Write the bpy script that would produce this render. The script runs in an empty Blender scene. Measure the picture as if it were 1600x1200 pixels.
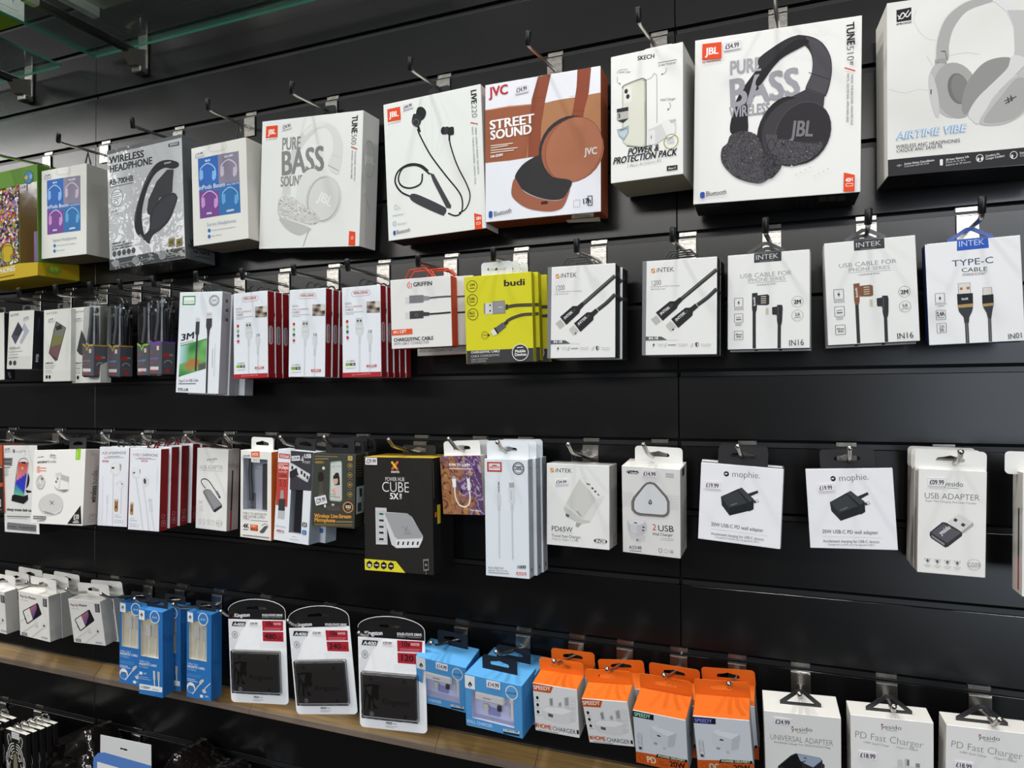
import bpy, bmesh, math, random
from mathutils import Matrix, Vector, Euler
from mathutils.geometry import tessellate_polygon

sc = bpy.context.scene
C = sc.collection
R = math.radians

# ------------------------------------------------------------------ camera
def make_camera():
    yaw, pitch, roll = 0.38650, 0.01461, -0.00619
    f = Vector((-math.sin(yaw)*math.cos(pitch), math.cos(yaw)*math.cos(pitch), math.sin(pitch)))
    r = Vector((math.cos(yaw), math.sin(yaw), 0)); u = r.cross(f)
    r2 = r*math.cos(roll) + u*math.sin(roll); u2 = u*math.cos(roll) - r*math.sin(roll)
    cd = bpy.data.cameras.new('camera'); cd.sensor_width = 36; cd.lens = 36*1107/1600; cd.clip_start = 0.01
    cam = bpy.data.objects.new('camera', cd); C.objects.link(cam)
    cam.matrix_world = Matrix(((r2.x, u2.x, -f.x, 0), (r2.y, u2.y, -f.y, -1.04145), (r2.z, u2.z, -f.z, 1.45), (0, 0, 0, 1)))
    sc.camera = cam
make_camera()

# ------------------------------------------------------------------ world, lamps, exposure
sc.view_settings.view_transform = 'Standard'; sc.view_settings.look = 'None'
sc.view_settings.exposure = -0.2; sc.view_settings.gamma = 1; sc.view_settings.use_curve_mapping = False
wd = bpy.data.worlds.new('shop_air'); sc.world = wd; wd.use_nodes = True
_n, _l = wd.node_tree.nodes, wd.node_tree.links
_t = _n.new('ShaderNodeTexCoord'); _s = _n.new('ShaderNodeSeparateXYZ'); _m = _n.new('ShaderNodeMapRange'); _r = _n.new('ShaderNodeValToRGB')
_l.new(_t.outputs['Generated'], _s.inputs[0]); _l.new(_s.outputs['Z'], _m.inputs['Value']); _m.inputs['From Min'].default_value = -1
_l.new(_m.outputs['Result'], _r.inputs['Fac']); _l.new(_r.outputs['Color'], _n['Background'].inputs[0])
_r.color_ramp.elements[0].color = (.06, .054, .048, 1); _r.color_ramp.elements[0].position = .35   # dark shop floor below
_r.color_ramp.elements[1].color = (.15, .15, .15, 1); _r.color_ramp.elements[1].position = .62          # pale walls and ceiling above
_n['Background'].inputs[1].default_value = 1.0
def lamp(name, loc, sx, sy, watts, aim, tint=(1, 0.98, 0.95)):
    ld = bpy.data.lights.new(name, 'AREA'); ld.shape = 'RECTANGLE'; ld.size = sx; ld.size_y = sy; ld.energy = watts; ld.color = tint
    o = bpy.data.objects.new(name, ld); C.objects.link(o); o.location = loc
    o.rotation_euler = (Vector(aim) - Vector(loc)).to_track_quat('-Z', 'Y').to_euler()
# ceiling panels of the shop
for i, (x, p) in enumerate(((-2.16, 42), (-1.13, 34), (-0.10, 22), (0.93, 20))):
    lamp('track_spot_%d' % (i+1), (x, -.62, 3.6), .17, .17, p, (x, -.3, 0))
lamp('strip_light', (-1.5, -3.9, 2.85), 7.0, .5, 132, (-1.5, -2.2, 0))
lamp('side_strip_light', (-4.2, -1.9, 2.85), 1.2, .5, 25, (-3.2, -1.2, 0))
lamp('shop_window', (2.05, -3.9, 1.52), 2.8, 2.95, 84, (.6, 0, 1.3), (.8, .89, 1))


# ------------------------------------------------------------------ materials
def lin(h):
    c = [int(h[i:i+2], 16)/255 for i in (0, 2, 4)]
    return tuple(x/12.92 if x <= .04045 else ((x+.055)/1.055)**2.4 for x in c) + (1,)
def new_mat(name):
    m = bpy.data.materials.new(name); m.use_nodes = True
    return m, m.node_tree.nodes, m.node_tree.links, m.node_tree.nodes['Principled BSDF']
def attr_mat(name, rough, spec=.5, metal=0, coat=0, bump=None, coat_bump=None):
    m, n, l, b = new_mat(name)
    a = n.new('ShaderNodeAttribute'); a.attribute_name = 'Col'; l.new(a.outputs['Color'], b.inputs['Base Color'])
    b.inputs['Roughness'].default_value = rough; b.inputs['Specular IOR Level'].default_value = spec
    b.inputs['Metallic'].default_value = metal
    if coat: b.inputs['Coat Weight'].default_value = coat; b.inputs['Coat Roughness'].default_value = .06
    for bp, sock in ((bump, 'Normal'), (coat_bump, 'Coat Normal')):
        if bp:
            t = n.new('ShaderNodeTexCoord'); z = n.new('ShaderNodeTexNoise'); z.inputs['Scale'].default_value = bp[0]; z.inputs['Detail'].default_value = 3
            u = n.new('ShaderNodeBump'); u.inputs['Strength'].default_value = bp[1]; u.inputs['Distance'].default_value = bp[2]
            l.new(t.outputs['Object'], z.inputs['Vector']); l.new(z.outputs['Fac'], u.inputs['Height']); l.new(u.outputs['Normal'], b.inputs[sock])
    return m
M = {}
M['card'] = attr_mat('coated_card', .58, .22, bump=(9, .12, .004))
M['matte'] = attr_mat('uncoated_card', .65, .25)
M['wrap'] = attr_mat('shrink_wrapped_card', .5, .25, coat=.55, coat_bump=(22, .5, .006))
M['spot'] = attr_mat('embossed_varnish', .2, .6, metal=.4, bump=(230, .8, .003))
M['foil'] = attr_mat('foil_print', .3, .5, metal=.85)
M['plastic'] = attr_mat('plastic', .32, .5)
M['gloss'] = attr_mat('gloss_plastic', .15, .5)
def plain(name, col, rough, metal=0, spec=.5, bump=None):
    m, n, l, b = new_mat(name); b.inputs['Base Color'].default_value = lin(col)
    b.inputs['Roughness'].default_value = rough; b.inputs['Metallic'].default_value = metal; b.inputs['Specular IOR Level'].default_value = spec
    if bump:
        t = n.new('ShaderNodeTexCoord'); z = n.new('ShaderNodeTexNoise'); z.inputs['Scale'].default_value = bump[0]
        u = n.new('ShaderNodeBump'); u.inputs['Strength'].default_value = bump[1]; u.inputs['Distance'].default_value = bump[2]
        l.new(t.outputs['Object'], z.inputs['Vector']); l.new(z.outputs['Fac'], u.inputs['Height']); l.new(u.outputs['Normal'], b.inputs['Normal'])
    return m
M['chrome'] = plain('chrome', 'b4b1ab', .26, 1, bump=(160, .15, .001))
M['rubber'] = plain('black_rubber', '141414', .35)
M['groove'] = plain('groove_insert', '17181a', .35)
M['void'] = plain('groove_shadow_gap', '060606', .8)
M['bag'] = plain('black_film', '0d0a09', .12, spec=.9, bump=(55, .7, .006))
def slat_mat():
    m, n, l, b = new_mat('charcoal_slat_board')
    t = n.new('ShaderNodeTexCoord'); z = n.new('ShaderNodeTexNoise'); z.inputs['Scale'].default_value = 2.2; z.inputs['Detail'].default_value = 5
    mp = n.new('ShaderNodeMapping'); mp.inputs['Scale'].default_value = (1, 1, 1.6)
    r = n.new('ShaderNodeMapRange'); r.inputs['To Min'].default_value = .2; r.inputs['To Max'].default_value = .29
    l.new(t.outputs['Object'], mp.inputs['Vector']); l.new(mp.outputs['Vector'], z.inputs['Vector']); l.new(z.outputs['Fac'], r.inputs['Value']); l.new(r.outputs['Result'], b.inputs['Roughness'])
    b.inputs['Base Color'].default_value = (.0036, .0038, .0042, 1); b.inputs['Specular IOR Level'].default_value = .5
    z2 = n.new('ShaderNodeTexNoise'); z2.inputs['Scale'].default_value = 900; u = n.new('ShaderNodeBump'); u.inputs['Strength'].default_value = .12; u.inputs['Distance'].default_value = .0004
    l.new(t.outputs['Object'], z2.inputs['Vector']); l.new(z2.outputs['Fac'], u.inputs['Height']); l.new(u.outputs['Normal'], b.inputs['Normal'])
    return m
M['slat'] = slat_mat()
def wood_mat(name, c1, c2, rough):
    m, n, l, b = new_mat(name)
    t = n.new('ShaderNodeTexCoord'); mp = n.new('ShaderNodeMapping'); mp.inputs['Scale'].default_value = (3, 90, 90)
    z = n.new('ShaderNodeTexNoise'); z.inputs['Scale'].default_value = 3; z.inputs['Detail'].default_value = 6; z.inputs['Roughness'].default_value = .65
    r = n.new('ShaderNodeValToRGB'); r.color_ramp.elements[0].color = lin(c1); r.color_ramp.elements[1].color = lin(c2)
    r.color_ramp.elements[0].position = .32; r.color_ramp.elements[1].position = .68
    l.new(t.outputs['Object'], mp.inputs['Vector']); l.new(mp.outputs['Vector'], z.inputs['Vector']); l.new(z.outputs['Fac'], r.inputs['Fac']); l.new(r.outputs['Color'], b.inputs['Base Color'])
    b.inputs['Roughness'].default_value = rough
    return m
M['oak'] = wood_mat('oak_veneer', '69502a', '8d6f3c', .4)
M['edge'] = wood_mat('worn_board_edge', '5c5044', '766658', .6)
def clear_mat(name, tint, refl, rough, bump=None):
    m, n, l, b = new_mat(name); n.remove(b)
    tr = n.new('ShaderNodeBsdfTransparent'); tr.inputs[0].default_value = lin(tint)
    g = n.new('ShaderNodeBsdfGlossy'); g.inputs['Roughness'].default_value = rough
    fr = n.new('ShaderNodeFresnel'); fr.inputs['IOR'].default_value = 1.5
    mx = n.new('ShaderNodeMixShader'); ma = n.new('ShaderNodeMath'); ma.operation = 'MULTIPLY'; ma.inputs[1].default_value = refl
    l.new(fr.outputs[0], ma.inputs[0]); l.new(ma.outputs[0], mx.inputs[0]); l.new(tr.outputs[0], mx.inputs[1]); l.new(g.outputs[0], mx.inputs[2])
    l.new(mx.outputs[0], n['Material Output'].inputs[0])
    if bump:
        t = n.new('ShaderNodeTexCoord'); z = n.new('ShaderNodeTexNoise'); z.inputs['Scale'].default_value = bump[0]
        u = n.new('ShaderNodeBump'); u.inputs['Strength'].default_value = bump[1]; u.inputs['Distance'].default_value = bump[2]
        l.new(t.outputs['Object'], z.inputs['Vector']); l.new(z.outputs['Fac'], u.inputs['Height'])
        l.new(u.outputs['Normal'], g.inputs['Normal'])
    return m
M['clear'] = clear_mat('clear_plastic', 'f7f8f8', 1.6, .07, (30, .5, .004))
M['pane'] = clear_mat('window_film', 'fafafa', .08, .1, (18, .2, .003))
M['glass'] = clear_mat('float_glass', 'f0f6f3', .5, .02)
M['glassedge'] = attr_mat('glass_edge', .2, .6)

# ------------------------------------------------------------------ glyphs of the built-in typeface (regular, bold, light)
CHARS = [chr(i) for i in range(33, 127)] + [chr(163)]
GL = {}
def load_glyphs():
    tmp = []
    for st, off in (('r', .0), ('l', -.012)):
        for ch in CHARS:
            for s in (ch, 'H' + ch + 'H'):
                cu = bpy.data.curves.new('glyph', 'FONT'); cu.body = s; cu.size = 1; cu.offset = off; cu.resolution_u = 3
                o = bpy.data.objects.new('glyph', cu); C.objects.link(o); tmp.append((st, ch, s, o))
    cu = bpy.data.curves.new('glyph', 'FONT'); cu.body = 'HH'; cu.size = 1; hh = bpy.data.objects.new('glyph', cu); C.objects.link(hh)
    dg = bpy.context.evaluated_depsgraph_get(); dg.update()
    def mesh(o):
        e = o.evaluated_get(dg); m = e.to_mesh(); v = [(p.co.x, p.co.y) for p in m.vertices]; f = [tuple(q.vertices) for q in m.polygons]; e.to_mesh_clear(); return v, f
    base = max(x for x, y in mesh(hh)[0])
    for st, ch, s, o in tmp:
        v, f = mesh(o)
        if len(s) == 1 and ch != 'H' or (ch == 'H' and len(s) == 1): GL[st, ch] = [v, f, .3]
        else: GL[st, ch][2] = max(x for x, y in v) - base
    for st, ch, s, o in tmp:
        d = o.data; bpy.data.objects.remove(o); bpy.data.curves.remove(d)
    d = hh.data; bpy.data.objects.remove(hh); bpy.data.curves.remove(d)
load_glyphs()
CAP = max(y for x, y in GL['r', 'H'][0])

# ------------------------------------------------------------------ mesh builder
class MB:
    def __init__(s): s.v = []; s.f = []; s.c = []; s.m = []; s.s = []
    def add(s, vs, fs, col='808080', mat='card', smooth=False):
        o = len(s.v); s.v += [tuple(p) for p in vs]; c = lin(col) if isinstance(col, str) else col
        for f in fs: s.f.append([i+o for i in f]); s.c.append(c); s.m.append(mat); s.s.append(smooth)
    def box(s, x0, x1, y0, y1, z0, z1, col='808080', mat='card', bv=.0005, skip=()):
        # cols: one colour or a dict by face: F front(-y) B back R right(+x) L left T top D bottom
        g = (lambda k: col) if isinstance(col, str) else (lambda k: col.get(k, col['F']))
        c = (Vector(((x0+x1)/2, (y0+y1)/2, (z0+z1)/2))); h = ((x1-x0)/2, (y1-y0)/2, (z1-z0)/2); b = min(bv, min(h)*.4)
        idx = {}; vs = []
        for sx in (-1, 1):
            for sy in (-1, 1):
                for sz in (-1, 1):
                    for ax in range(3):
                        p = [sx*h[0], sy*h[1], sz*h[2]]
                        for k in range(3):
                            if k != ax: p[k] -= (sx, sy, sz)[k]*b
                        idx[sx, sy, sz, ax] = len(vs); vs.append(c + Vector(p))
        def q(l): return [idx[k] for k in l]
        F = {'F': q([(-1,-1,-1,1), (1,-1,-1,1), (1,-1,1,1), (-1,-1,1,1)]), 'B': q([(1,1,-1,1), (-1,1,-1,1), (-1,1,1,1), (1,1,1,1)]),
             'R': q([(1,-1,-1,0), (1,1,-1,0), (1,1,1,0), (1,-1,1,0)]), 'L': q([(-1,1,-1,0), (-1,-1,-1,0), (-1,-1,1,0), (-1,1,1,0)]),
             'T': q([(-1,-1,1,2), (1,-1,1,2), (1,1,1,2), (-1,1,1,2)]), 'D': q([(-1,1,-1,2), (1,1,-1,2), (1,-1,-1,2), (-1,-1,-1,2)])}
        used = []
        for k, f in F.items():
            if k not in skip: used.append((f, g(k)))
        # edge chamfers
        for a in range(3):
            o1, o2 = [k for k in range(3) if k != a]
            for s1 in (-1, 1):
                for s2 in (-1, 1):
                    def key(sa, ax):
                        t = [0, 0, 0]; t[a] = sa; t[o1] = s1; t[o2] = s2; return (*t, ax)
                    f = [idx[key(-1, o1)], idx[key(1, o1)], idx[key(1, o2)], idx[key(-1, o2)]]
                    n = (vs[f[1]]-vs[f[0]]).cross(vs[f[2]]-vs[f[0]]); out = Vector([0, 0, 0]); out[o1] = s1; out[o2] = s2
                    if n.dot(out) < 0: f.reverse()
                    names = {(0, -1): 'L', (0, 1): 'R', (1, -1): 'F', (1, 1): 'B', (2, -1): 'D', (2, 1): 'T'}
                    k1, k2 = names[o1, s1], names[o2, s2]
                    kk = 'F' if 'F' in (k1, k2) else ('T' if 'T' in (k1, k2) else k1)
                    if k1 in skip or k2 in skip: kk = [k for k in (k1, k2) if k not in skip][0] if not (k1 in skip and k2 in skip) else k1
                    used.append((f, g(kk)))
        for sx in (-1, 1):
            for sy in (-1, 1):
                for sz in (-1, 1):
                    f = [idx[sx, sy, sz, k] for k in range(3)]
                    n = (vs[f[1]]-vs[f[0]]).cross(vs[f[2]]-vs[f[0]])
                    if n.dot(Vector((sx, sy, sz))) < 0: f.reverse()
                    used.append((f, g('F' if sy < 0 else 'B')))
        o = len(s.v); s.v += [tuple(p) for p in vs]
        for f, cc in used: s.f.append([i+o for i in f]); s.c.append(lin(cc)); s.m.append(mat); s.s.append(False)
    def tube(s, pts, r, n=10, col='808080', mat='chrome', cap=True):
        pts = [Vector(p) for p in pts]; rs = r if isinstance(r, (list, tuple)) else [r]*len(pts)
        rings = []; up = None
        for i, p in enumerate(pts):
            t = (pts[min(i+1, len(pts)-1)] - pts[max(i-1, 0)]).normalized()
            if up is None:
                up = Vector((0, 0, 1)) if abs(t.z) < .9 else Vector((1, 0, 0))
            a = (up - t*up.dot(t)).normalized(); b = t.cross(a); up = a
            rings.append([p + (a*math.cos(2*math.pi*k/n) + b*math.sin(2*math.pi*k/n))*rs[i] for k in range(n)])
        vs = [q for rg in rings for q in rg]; fs = []
        for i in range(len(pts)-1):
            for k in range(n): fs.append((i*n+k, i*n+(k+1) % n, (i+1)*n+(k+1) % n, (i+1)*n+k))
        s.add(vs, fs, col, mat, True)
        if cap: s.add(vs, [tuple(range(n-1, -1, -1)), tuple((len(pts)-1)*n+k for k in range(n))], col, mat)
    def ball(s, c, r, col='808080', mat='chrome', n=10, sc3=(1, 1, 1)):
        vs = []; fs = []; m = n//2+1
        for i in range(m+1):
            th = math.pi*i/m
            for k in range(n): vs.append((c[0]+r*sc3[0]*math.sin(th)*math.cos(2*math.pi*k/n), c[1]+r*sc3[1]*math.sin(th)*math.sin(2*math.pi*k/n), c[2]+r*sc3[2]*math.cos(th)))
        for i in range(m):
            for k in range(n): fs.append((i*n+k, (i+1)*n+k, (i+1)*n+(k+1) % n, i*n+(k+1) % n))
        s.add(vs, fs, col, mat, True)
    def plate(s, loops, fn, t, col='808080', mat='card'):
        # loops: outline and holes in 2D; fn(a, b, depth) gives the 3D point; t = thickness
        L = [[Vector((a, b, 0)) for a, b in lp] for lp in loops]; tri = tessellate_polygon(L); flat = [p for lp in L for p in lp]; n = len(flat)
        vs = [fn(p.x, p.y, 0) for p in flat] + [fn(p.x, p.y, t) for p in flat]
        fs = [tuple(f) for f in tri] + [tuple(n+i for i in reversed(f)) for f in tri]; o = 0
        for lp in L:
            k = len(lp)
            for i in range(k): fs.append((o+i, o+(i+1) % k, n+o+(i+1) % k, n+o+i))
            o += k
        s.add(vs, fs, col, mat)
    def build(s, name, parent=None):
        me = bpy.data.meshes.new(name); me.from_pydata(s.v, [], s.f)
        names = []
        for m in s.m:
            if m not in names: names.append(m)
        for m in names: me.materials.append(M[m])
        ix = {m: i for i, m in enumerate(names)}
        me.polygons.foreach_set('material_index', [ix[m] for m in s.m]); me.polygons.foreach_set('use_smooth', s.s)
        at = me.attributes.new('Col', 'FLOAT_COLOR', 'CORNER'); buf = []
        for f, c in zip(s.f, s.c):
            if len(c) == 4 and not isinstance(c[0], tuple): buf += list(c)*len(f)
            else:
                for k in c: buf += list(k)
        at.data.foreach_set('color', buf); me.update()
        o = bpy.data.objects.new(name, me); C.objects.link(o)
        if parent: o.parent = parent
        return o

def thing(name, label, cat, loc, rot=(0, 0, 0), group=None):
    o = bpy.data.objects.new(name, None); C.objects.link(o); o.empty_display_size = .02
    o.location = loc; o.rotation_euler = rot; o['label'] = label; o['category'] = cat
    if group: o['group'] = group
    return o
def structure(o): o['kind'] = 'structure'; return o
def dup(root, loc, label=None, group=None, rot=None, skip=()):
    r = root.copy(); C.objects.link(r); r.location = loc
    if rot: r.rotation_euler = rot
    if label: r['label'] = label
    if group: r['group'] = group
    for ch in list(root.children):
        if ch.name.split('.')[0] in skip: continue
        c = ch.copy(); C.objects.link(c); c.parent = r
        for g in list(ch.children):
            d = g.copy(); C.objects.link(d); d.parent = c
    return r

# ------------------------------------------------------------------ print on a face
def circle(u, v, ru, rv, n=24, rot=0):
    ca, sa = math.cos(rot), math.sin(rot); o = []
    for k in range(n):
        a, b = ru*math.cos(2*math.pi*k/n), rv*math.sin(2*math.pi*k/n); o.append((u+a*ca-b*sa, v+a*sa+b*ca))
    return o
def rrect(u0, v0, u1, v1, r, n=4):
    o = []
    for cx, cy, a0 in ((u1-r, v0+r, -90), (u1-r, v1-r, 0), (u0+r, v1-r, 90), (u0+r, v0+r, 180)):
        for k in range(n+1): a = R(a0+90*k/n); o.append((cx+r*math.cos(a), cy+r*math.sin(a)))
    return o
def marble(kind, a, b, rnd):
    def mixc(c1, c2, t): t = max(0, min(1, t)); return tuple(x+(y-x)*t for x, y in zip(c1, c2))
    if kind == 'marble':
        w = math.sin(a*7+2.2*math.sin(b*5+a*3))+.7*math.sin(b*13-a*9+1.5*math.sin(a*11))
        t = a*1.15-b*.55+.18*w
        c = mixc(lin('a8734c'), lin('5b3f66'), (t-.05)*2.2); vein = abs(math.sin(9*t+w*1.4))
        if vein > .93: c = mixc(c, lin('b9a3c8') if t > .35 else lin('5a3527'), .8)
        if math.sin(a*17+b*9+w)*math.sin(b*15-a*4) > .82: c = lin('b98a4e')
        if math.sin(a*23+3)*math.sin(b*21+w) > .9: c = lin('20160f')
        return c
    if kind == 'phone': # red to blue to green wallpaper
        c = mixc(lin('c24a3c'), lin('d9828a'), b*2) if b < .45-.25*(a-.5) else mixc(lin('2d2fae'), lin('3440c0'), b)
        if b > .78+.25*a-.1: c = mixc(lin('3a8fb0'), lin('6fc08a'), (b-.8)*5)
        return c
    if kind == 'leaf':
        t = math.sin(a*6+3*math.sin(b*4))+math.sin(b*7-a*5)
        c = mixc(lin('2f7a3e'), lin('7fb86a'), .5+.3*t)
        if a < .35 and b < .6: c = mixc(lin('a9cfd8'), c, a/.35)
        if (a-.5)**2*2+(b-.72)**2*5 < .16 and t > -.4: c = mixc(lin('b3652f'), c, .25+.2*t)
        if a > .7 and b > .8: c = lin('4e5a50')
        return c
    if kind == 'desk':
        t = math.sin(a*9+b*4)+math.sin(b*11-a*3); c = mixc(lin('2c2624'), lin('b8a79a'), .45+.3*t)
        if a > .6 and b < .6: c = mixc(c, lin('e4dfd2'), .7)
        return c
    if kind == 'dusk':
        return mixc(mixc(lin('b06a44'), lin('6a4a86'), b*1.3), lin('8a5f9e'), a*.6)
    if kind == 'plaster':
        t = math.sin(a*5+2*math.sin(b*4))*math.sin(b*6+a*2)
        return mixc(lin('d9d8d2'), lin('e6e5e0'), .5+.5*t)
    return lin('808080')
def paint(mb, prims, fn):
    lay = 0
    for p in prims:
        lay += 1; d = .00004 + lay*.000014; k = p[0]; mat = 'card'; col = p[-1] if k != 'm' else None
        if k != 'm' and ':' in col: mat, col = col.split(':')
        def put(pts, fs): mb.add([fn(a/1000, b/1000, d) for a, b in pts], fs, col, mat)
        if k == 't':
            _, s, u1, v1, u2, v2, h, st, _c = p
            it = 'i' in st; bold = st[0] == 'b'; st = 'l' if st[0] == 'l' else 'r'
            du, dv = u2-u1, v2-v1; L = math.hypot(du, dv); ex = (du/L, dv/L); ey = (ex[1], -ex[0])
            W = sum(GL.get((st, c), GL[st, 'o'])[2] for c in s); x = 0; kx = L/W; ky = h/CAP
            for c in s:
                g = GL.get((st, c))
                if g is None: x += .3; continue
                if g[1]:
                  for kk, (ox, oy) in enumerate(((-.032, -.014), (.032, -.014), (-.032, .014), (.032, .014)) if bold else ((0, 0),)):
                    pts = []
                    for a, b in g[0]:
                        a += ox; b += oy
                        aa = (x+a)*kx + (b*ky*.22 if it else 0); bb = b*ky; pts.append((u1+ex[0]*aa+ey[0]*bb, v1+ex[1]*aa+ey[1]*bb))
                    mb.add([fn(a/1000, b/1000, d+kk*.0000035) for a, b in pts], g[1], col, mat)
                x += g[2]
        elif k == 's':   # rounded outline through the given points
            q = p[1]; n = len(q)//2; pts = []
            for i in range(n):
                p0, p1, p2, p3 = [(q[2*(j % n)], q[2*(j % n)+1]) for j in (i-1, i, i+1, i+2)]
                for j in range(6):
                    t = j/6; pts.append(tuple(.5*(2*p1[e]+(p2[e]-p0[e])*t+(2*p0[e]-5*p1[e]+4*p2[e]-p3[e])*t*t+(3*p1[e]-p0[e]-3*p2[e]+p3[e])*t**3) for e in (0, 1)))
            put(pts, [tuple(range(len(pts)))])
        elif k == 'p':
            q = p[1]; pts = [(q[i], q[i+1]) for i in range(0, len(q), 2)]
            tri = tessellate_polygon([[Vector((a, b, 0)) for a, b in pts]]); put(pts, [tuple(t) for t in tri])
        elif k == 'l':
            q = p[1]; w = p[2]/2; pts = [(q[i], q[i+1]) for i in range(0, len(q), 2)]
            if len(pts) > 2:   # smooth the stroke
                sm = []
                for i in range(len(pts)-1):
                    p0, p1, p2, p3 = pts[max(i-1, 0)], pts[i], pts[i+1], pts[min(i+2, len(pts)-1)]
                    for j in range(5):
                        t = j/5; sm.append(tuple(.5*(2*p1[e]+(p2[e]-p0[e])*t+(2*p0[e]-5*p1[e]+4*p2[e]-p3[e])*t*t+(3*p1[e]-p0[e]-3*p2[e]+p3[e])*t**3) for e in (0, 1)))
                pts = sm+[pts[-1]]
            A = []; B = []
            for i, q in enumerate(pts):
                a, b = pts[max(i-1, 0)], pts[min(i+1, len(pts)-1)]; tx, ty = b[0]-a[0], b[1]-a[1]; L = math.hypot(tx, ty) or 1
                A.append((q[0]-ty/L*w, q[1]+tx/L*w)); B.append((q[0]+ty/L*w, q[1]-tx/L*w))
            n = len(pts); put(A+B, [(i, i+1, n+i+1, n+i) for i in range(n-1)])
        elif k == 'e':
            _, u, v, ru, rv, rot, ring, _c = p
            if ring:
                put(circle(u, v, ru, rv, 28, rot)+circle(u, v, ru-ring, rv-ring, 28, rot), [(i, (i+1) % 28, 28+(i+1) % 28, 28+i) for i in range(28)])
            else: put(circle(u, v, ru, rv, 28, rot), [tuple(range(28))])
        elif k == 'r':
            _, u0, v0, u1, v1, rr, ring, _c = p
            q = rrect(u0, v0, u1, v1, rr) if rr else [(u0, v0), (u1, v0), (u1, v1), (u0, v1)]
            if ring:
                t = rrect(u0+ring, v0+ring, u1-ring, v1-ring, max(rr-ring, .01)) if rr else [(u0+ring, v0+ring), (u1-ring, v0+ring), (u1-ring, v1-ring), (u0+ring, v1-ring)]
                n = len(q); put(q+t, [(i, (i+1) % n, n+(i+1) % n, n+i) for i in range(n)])
            else: put(q, [tuple(range(len(q)))])
        elif k == 'm':   # picture patch: a small mesh with a colour per corner; quad corners TL TR BR BL
            _, q, n, kind = p; rnd = random.Random(3); TL, TR, BR, BL = [(q[i], q[i+1]) for i in (0, 2, 4, 6)]
            P = lambda a, b: tuple((TL[e]*(1-a)+TR[e]*a)*(1-b)+(BL[e]*(1-a)+BR[e]*a)*b for e in (0, 1))
            if kind == 'confetti':
                cs = ['b8402e', 'd88a2a', '6d4aa0', 'd86aa8', '5a78c0', 'e6e2dc', 'e6e2dc', '1e1a20', '86a83a', '7a3f2a', 'c9b24a', '3b3550']
                for _i in range(n*n):
                    a, b = rnd.random()*.96+.02, rnd.random()*.97+.015; u, v = P(a, b); dd = d+rnd.random()*.0004
                    mb.add([fn(x/1000, y/1000, dd) for x, y in circle(u, v, rnd.uniform(1.2, 4.6), rnd.uniform(1.2, 4.2), 9, rnd.random()*3)], [tuple(range(9))], rnd.choice(cs), mat)
                lay += 30
            else:
                vs = [fn(*(x/1000 for x in P(i/n, j/n)), d) for j in range(n+1) for i in range(n+1)]
                cc = [marble(kind, i/n, j/n, rnd) for j in range(n+1) for i in range(n+1)]; o = len(mb.v); mb.v += [tuple(x) for x in vs]
                for j in range(n):
                    for i in range(n):
                        f = [j*(n+1)+i, j*(n+1)+i+1, (j+1)*(n+1)+i+1, (j+1)*(n+1)+i]; mb.f.append([o+x for x in f]); mb.c.append(tuple(cc[x] for x in f)); mb.m.append(mat); mb.s.append(False)

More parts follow.
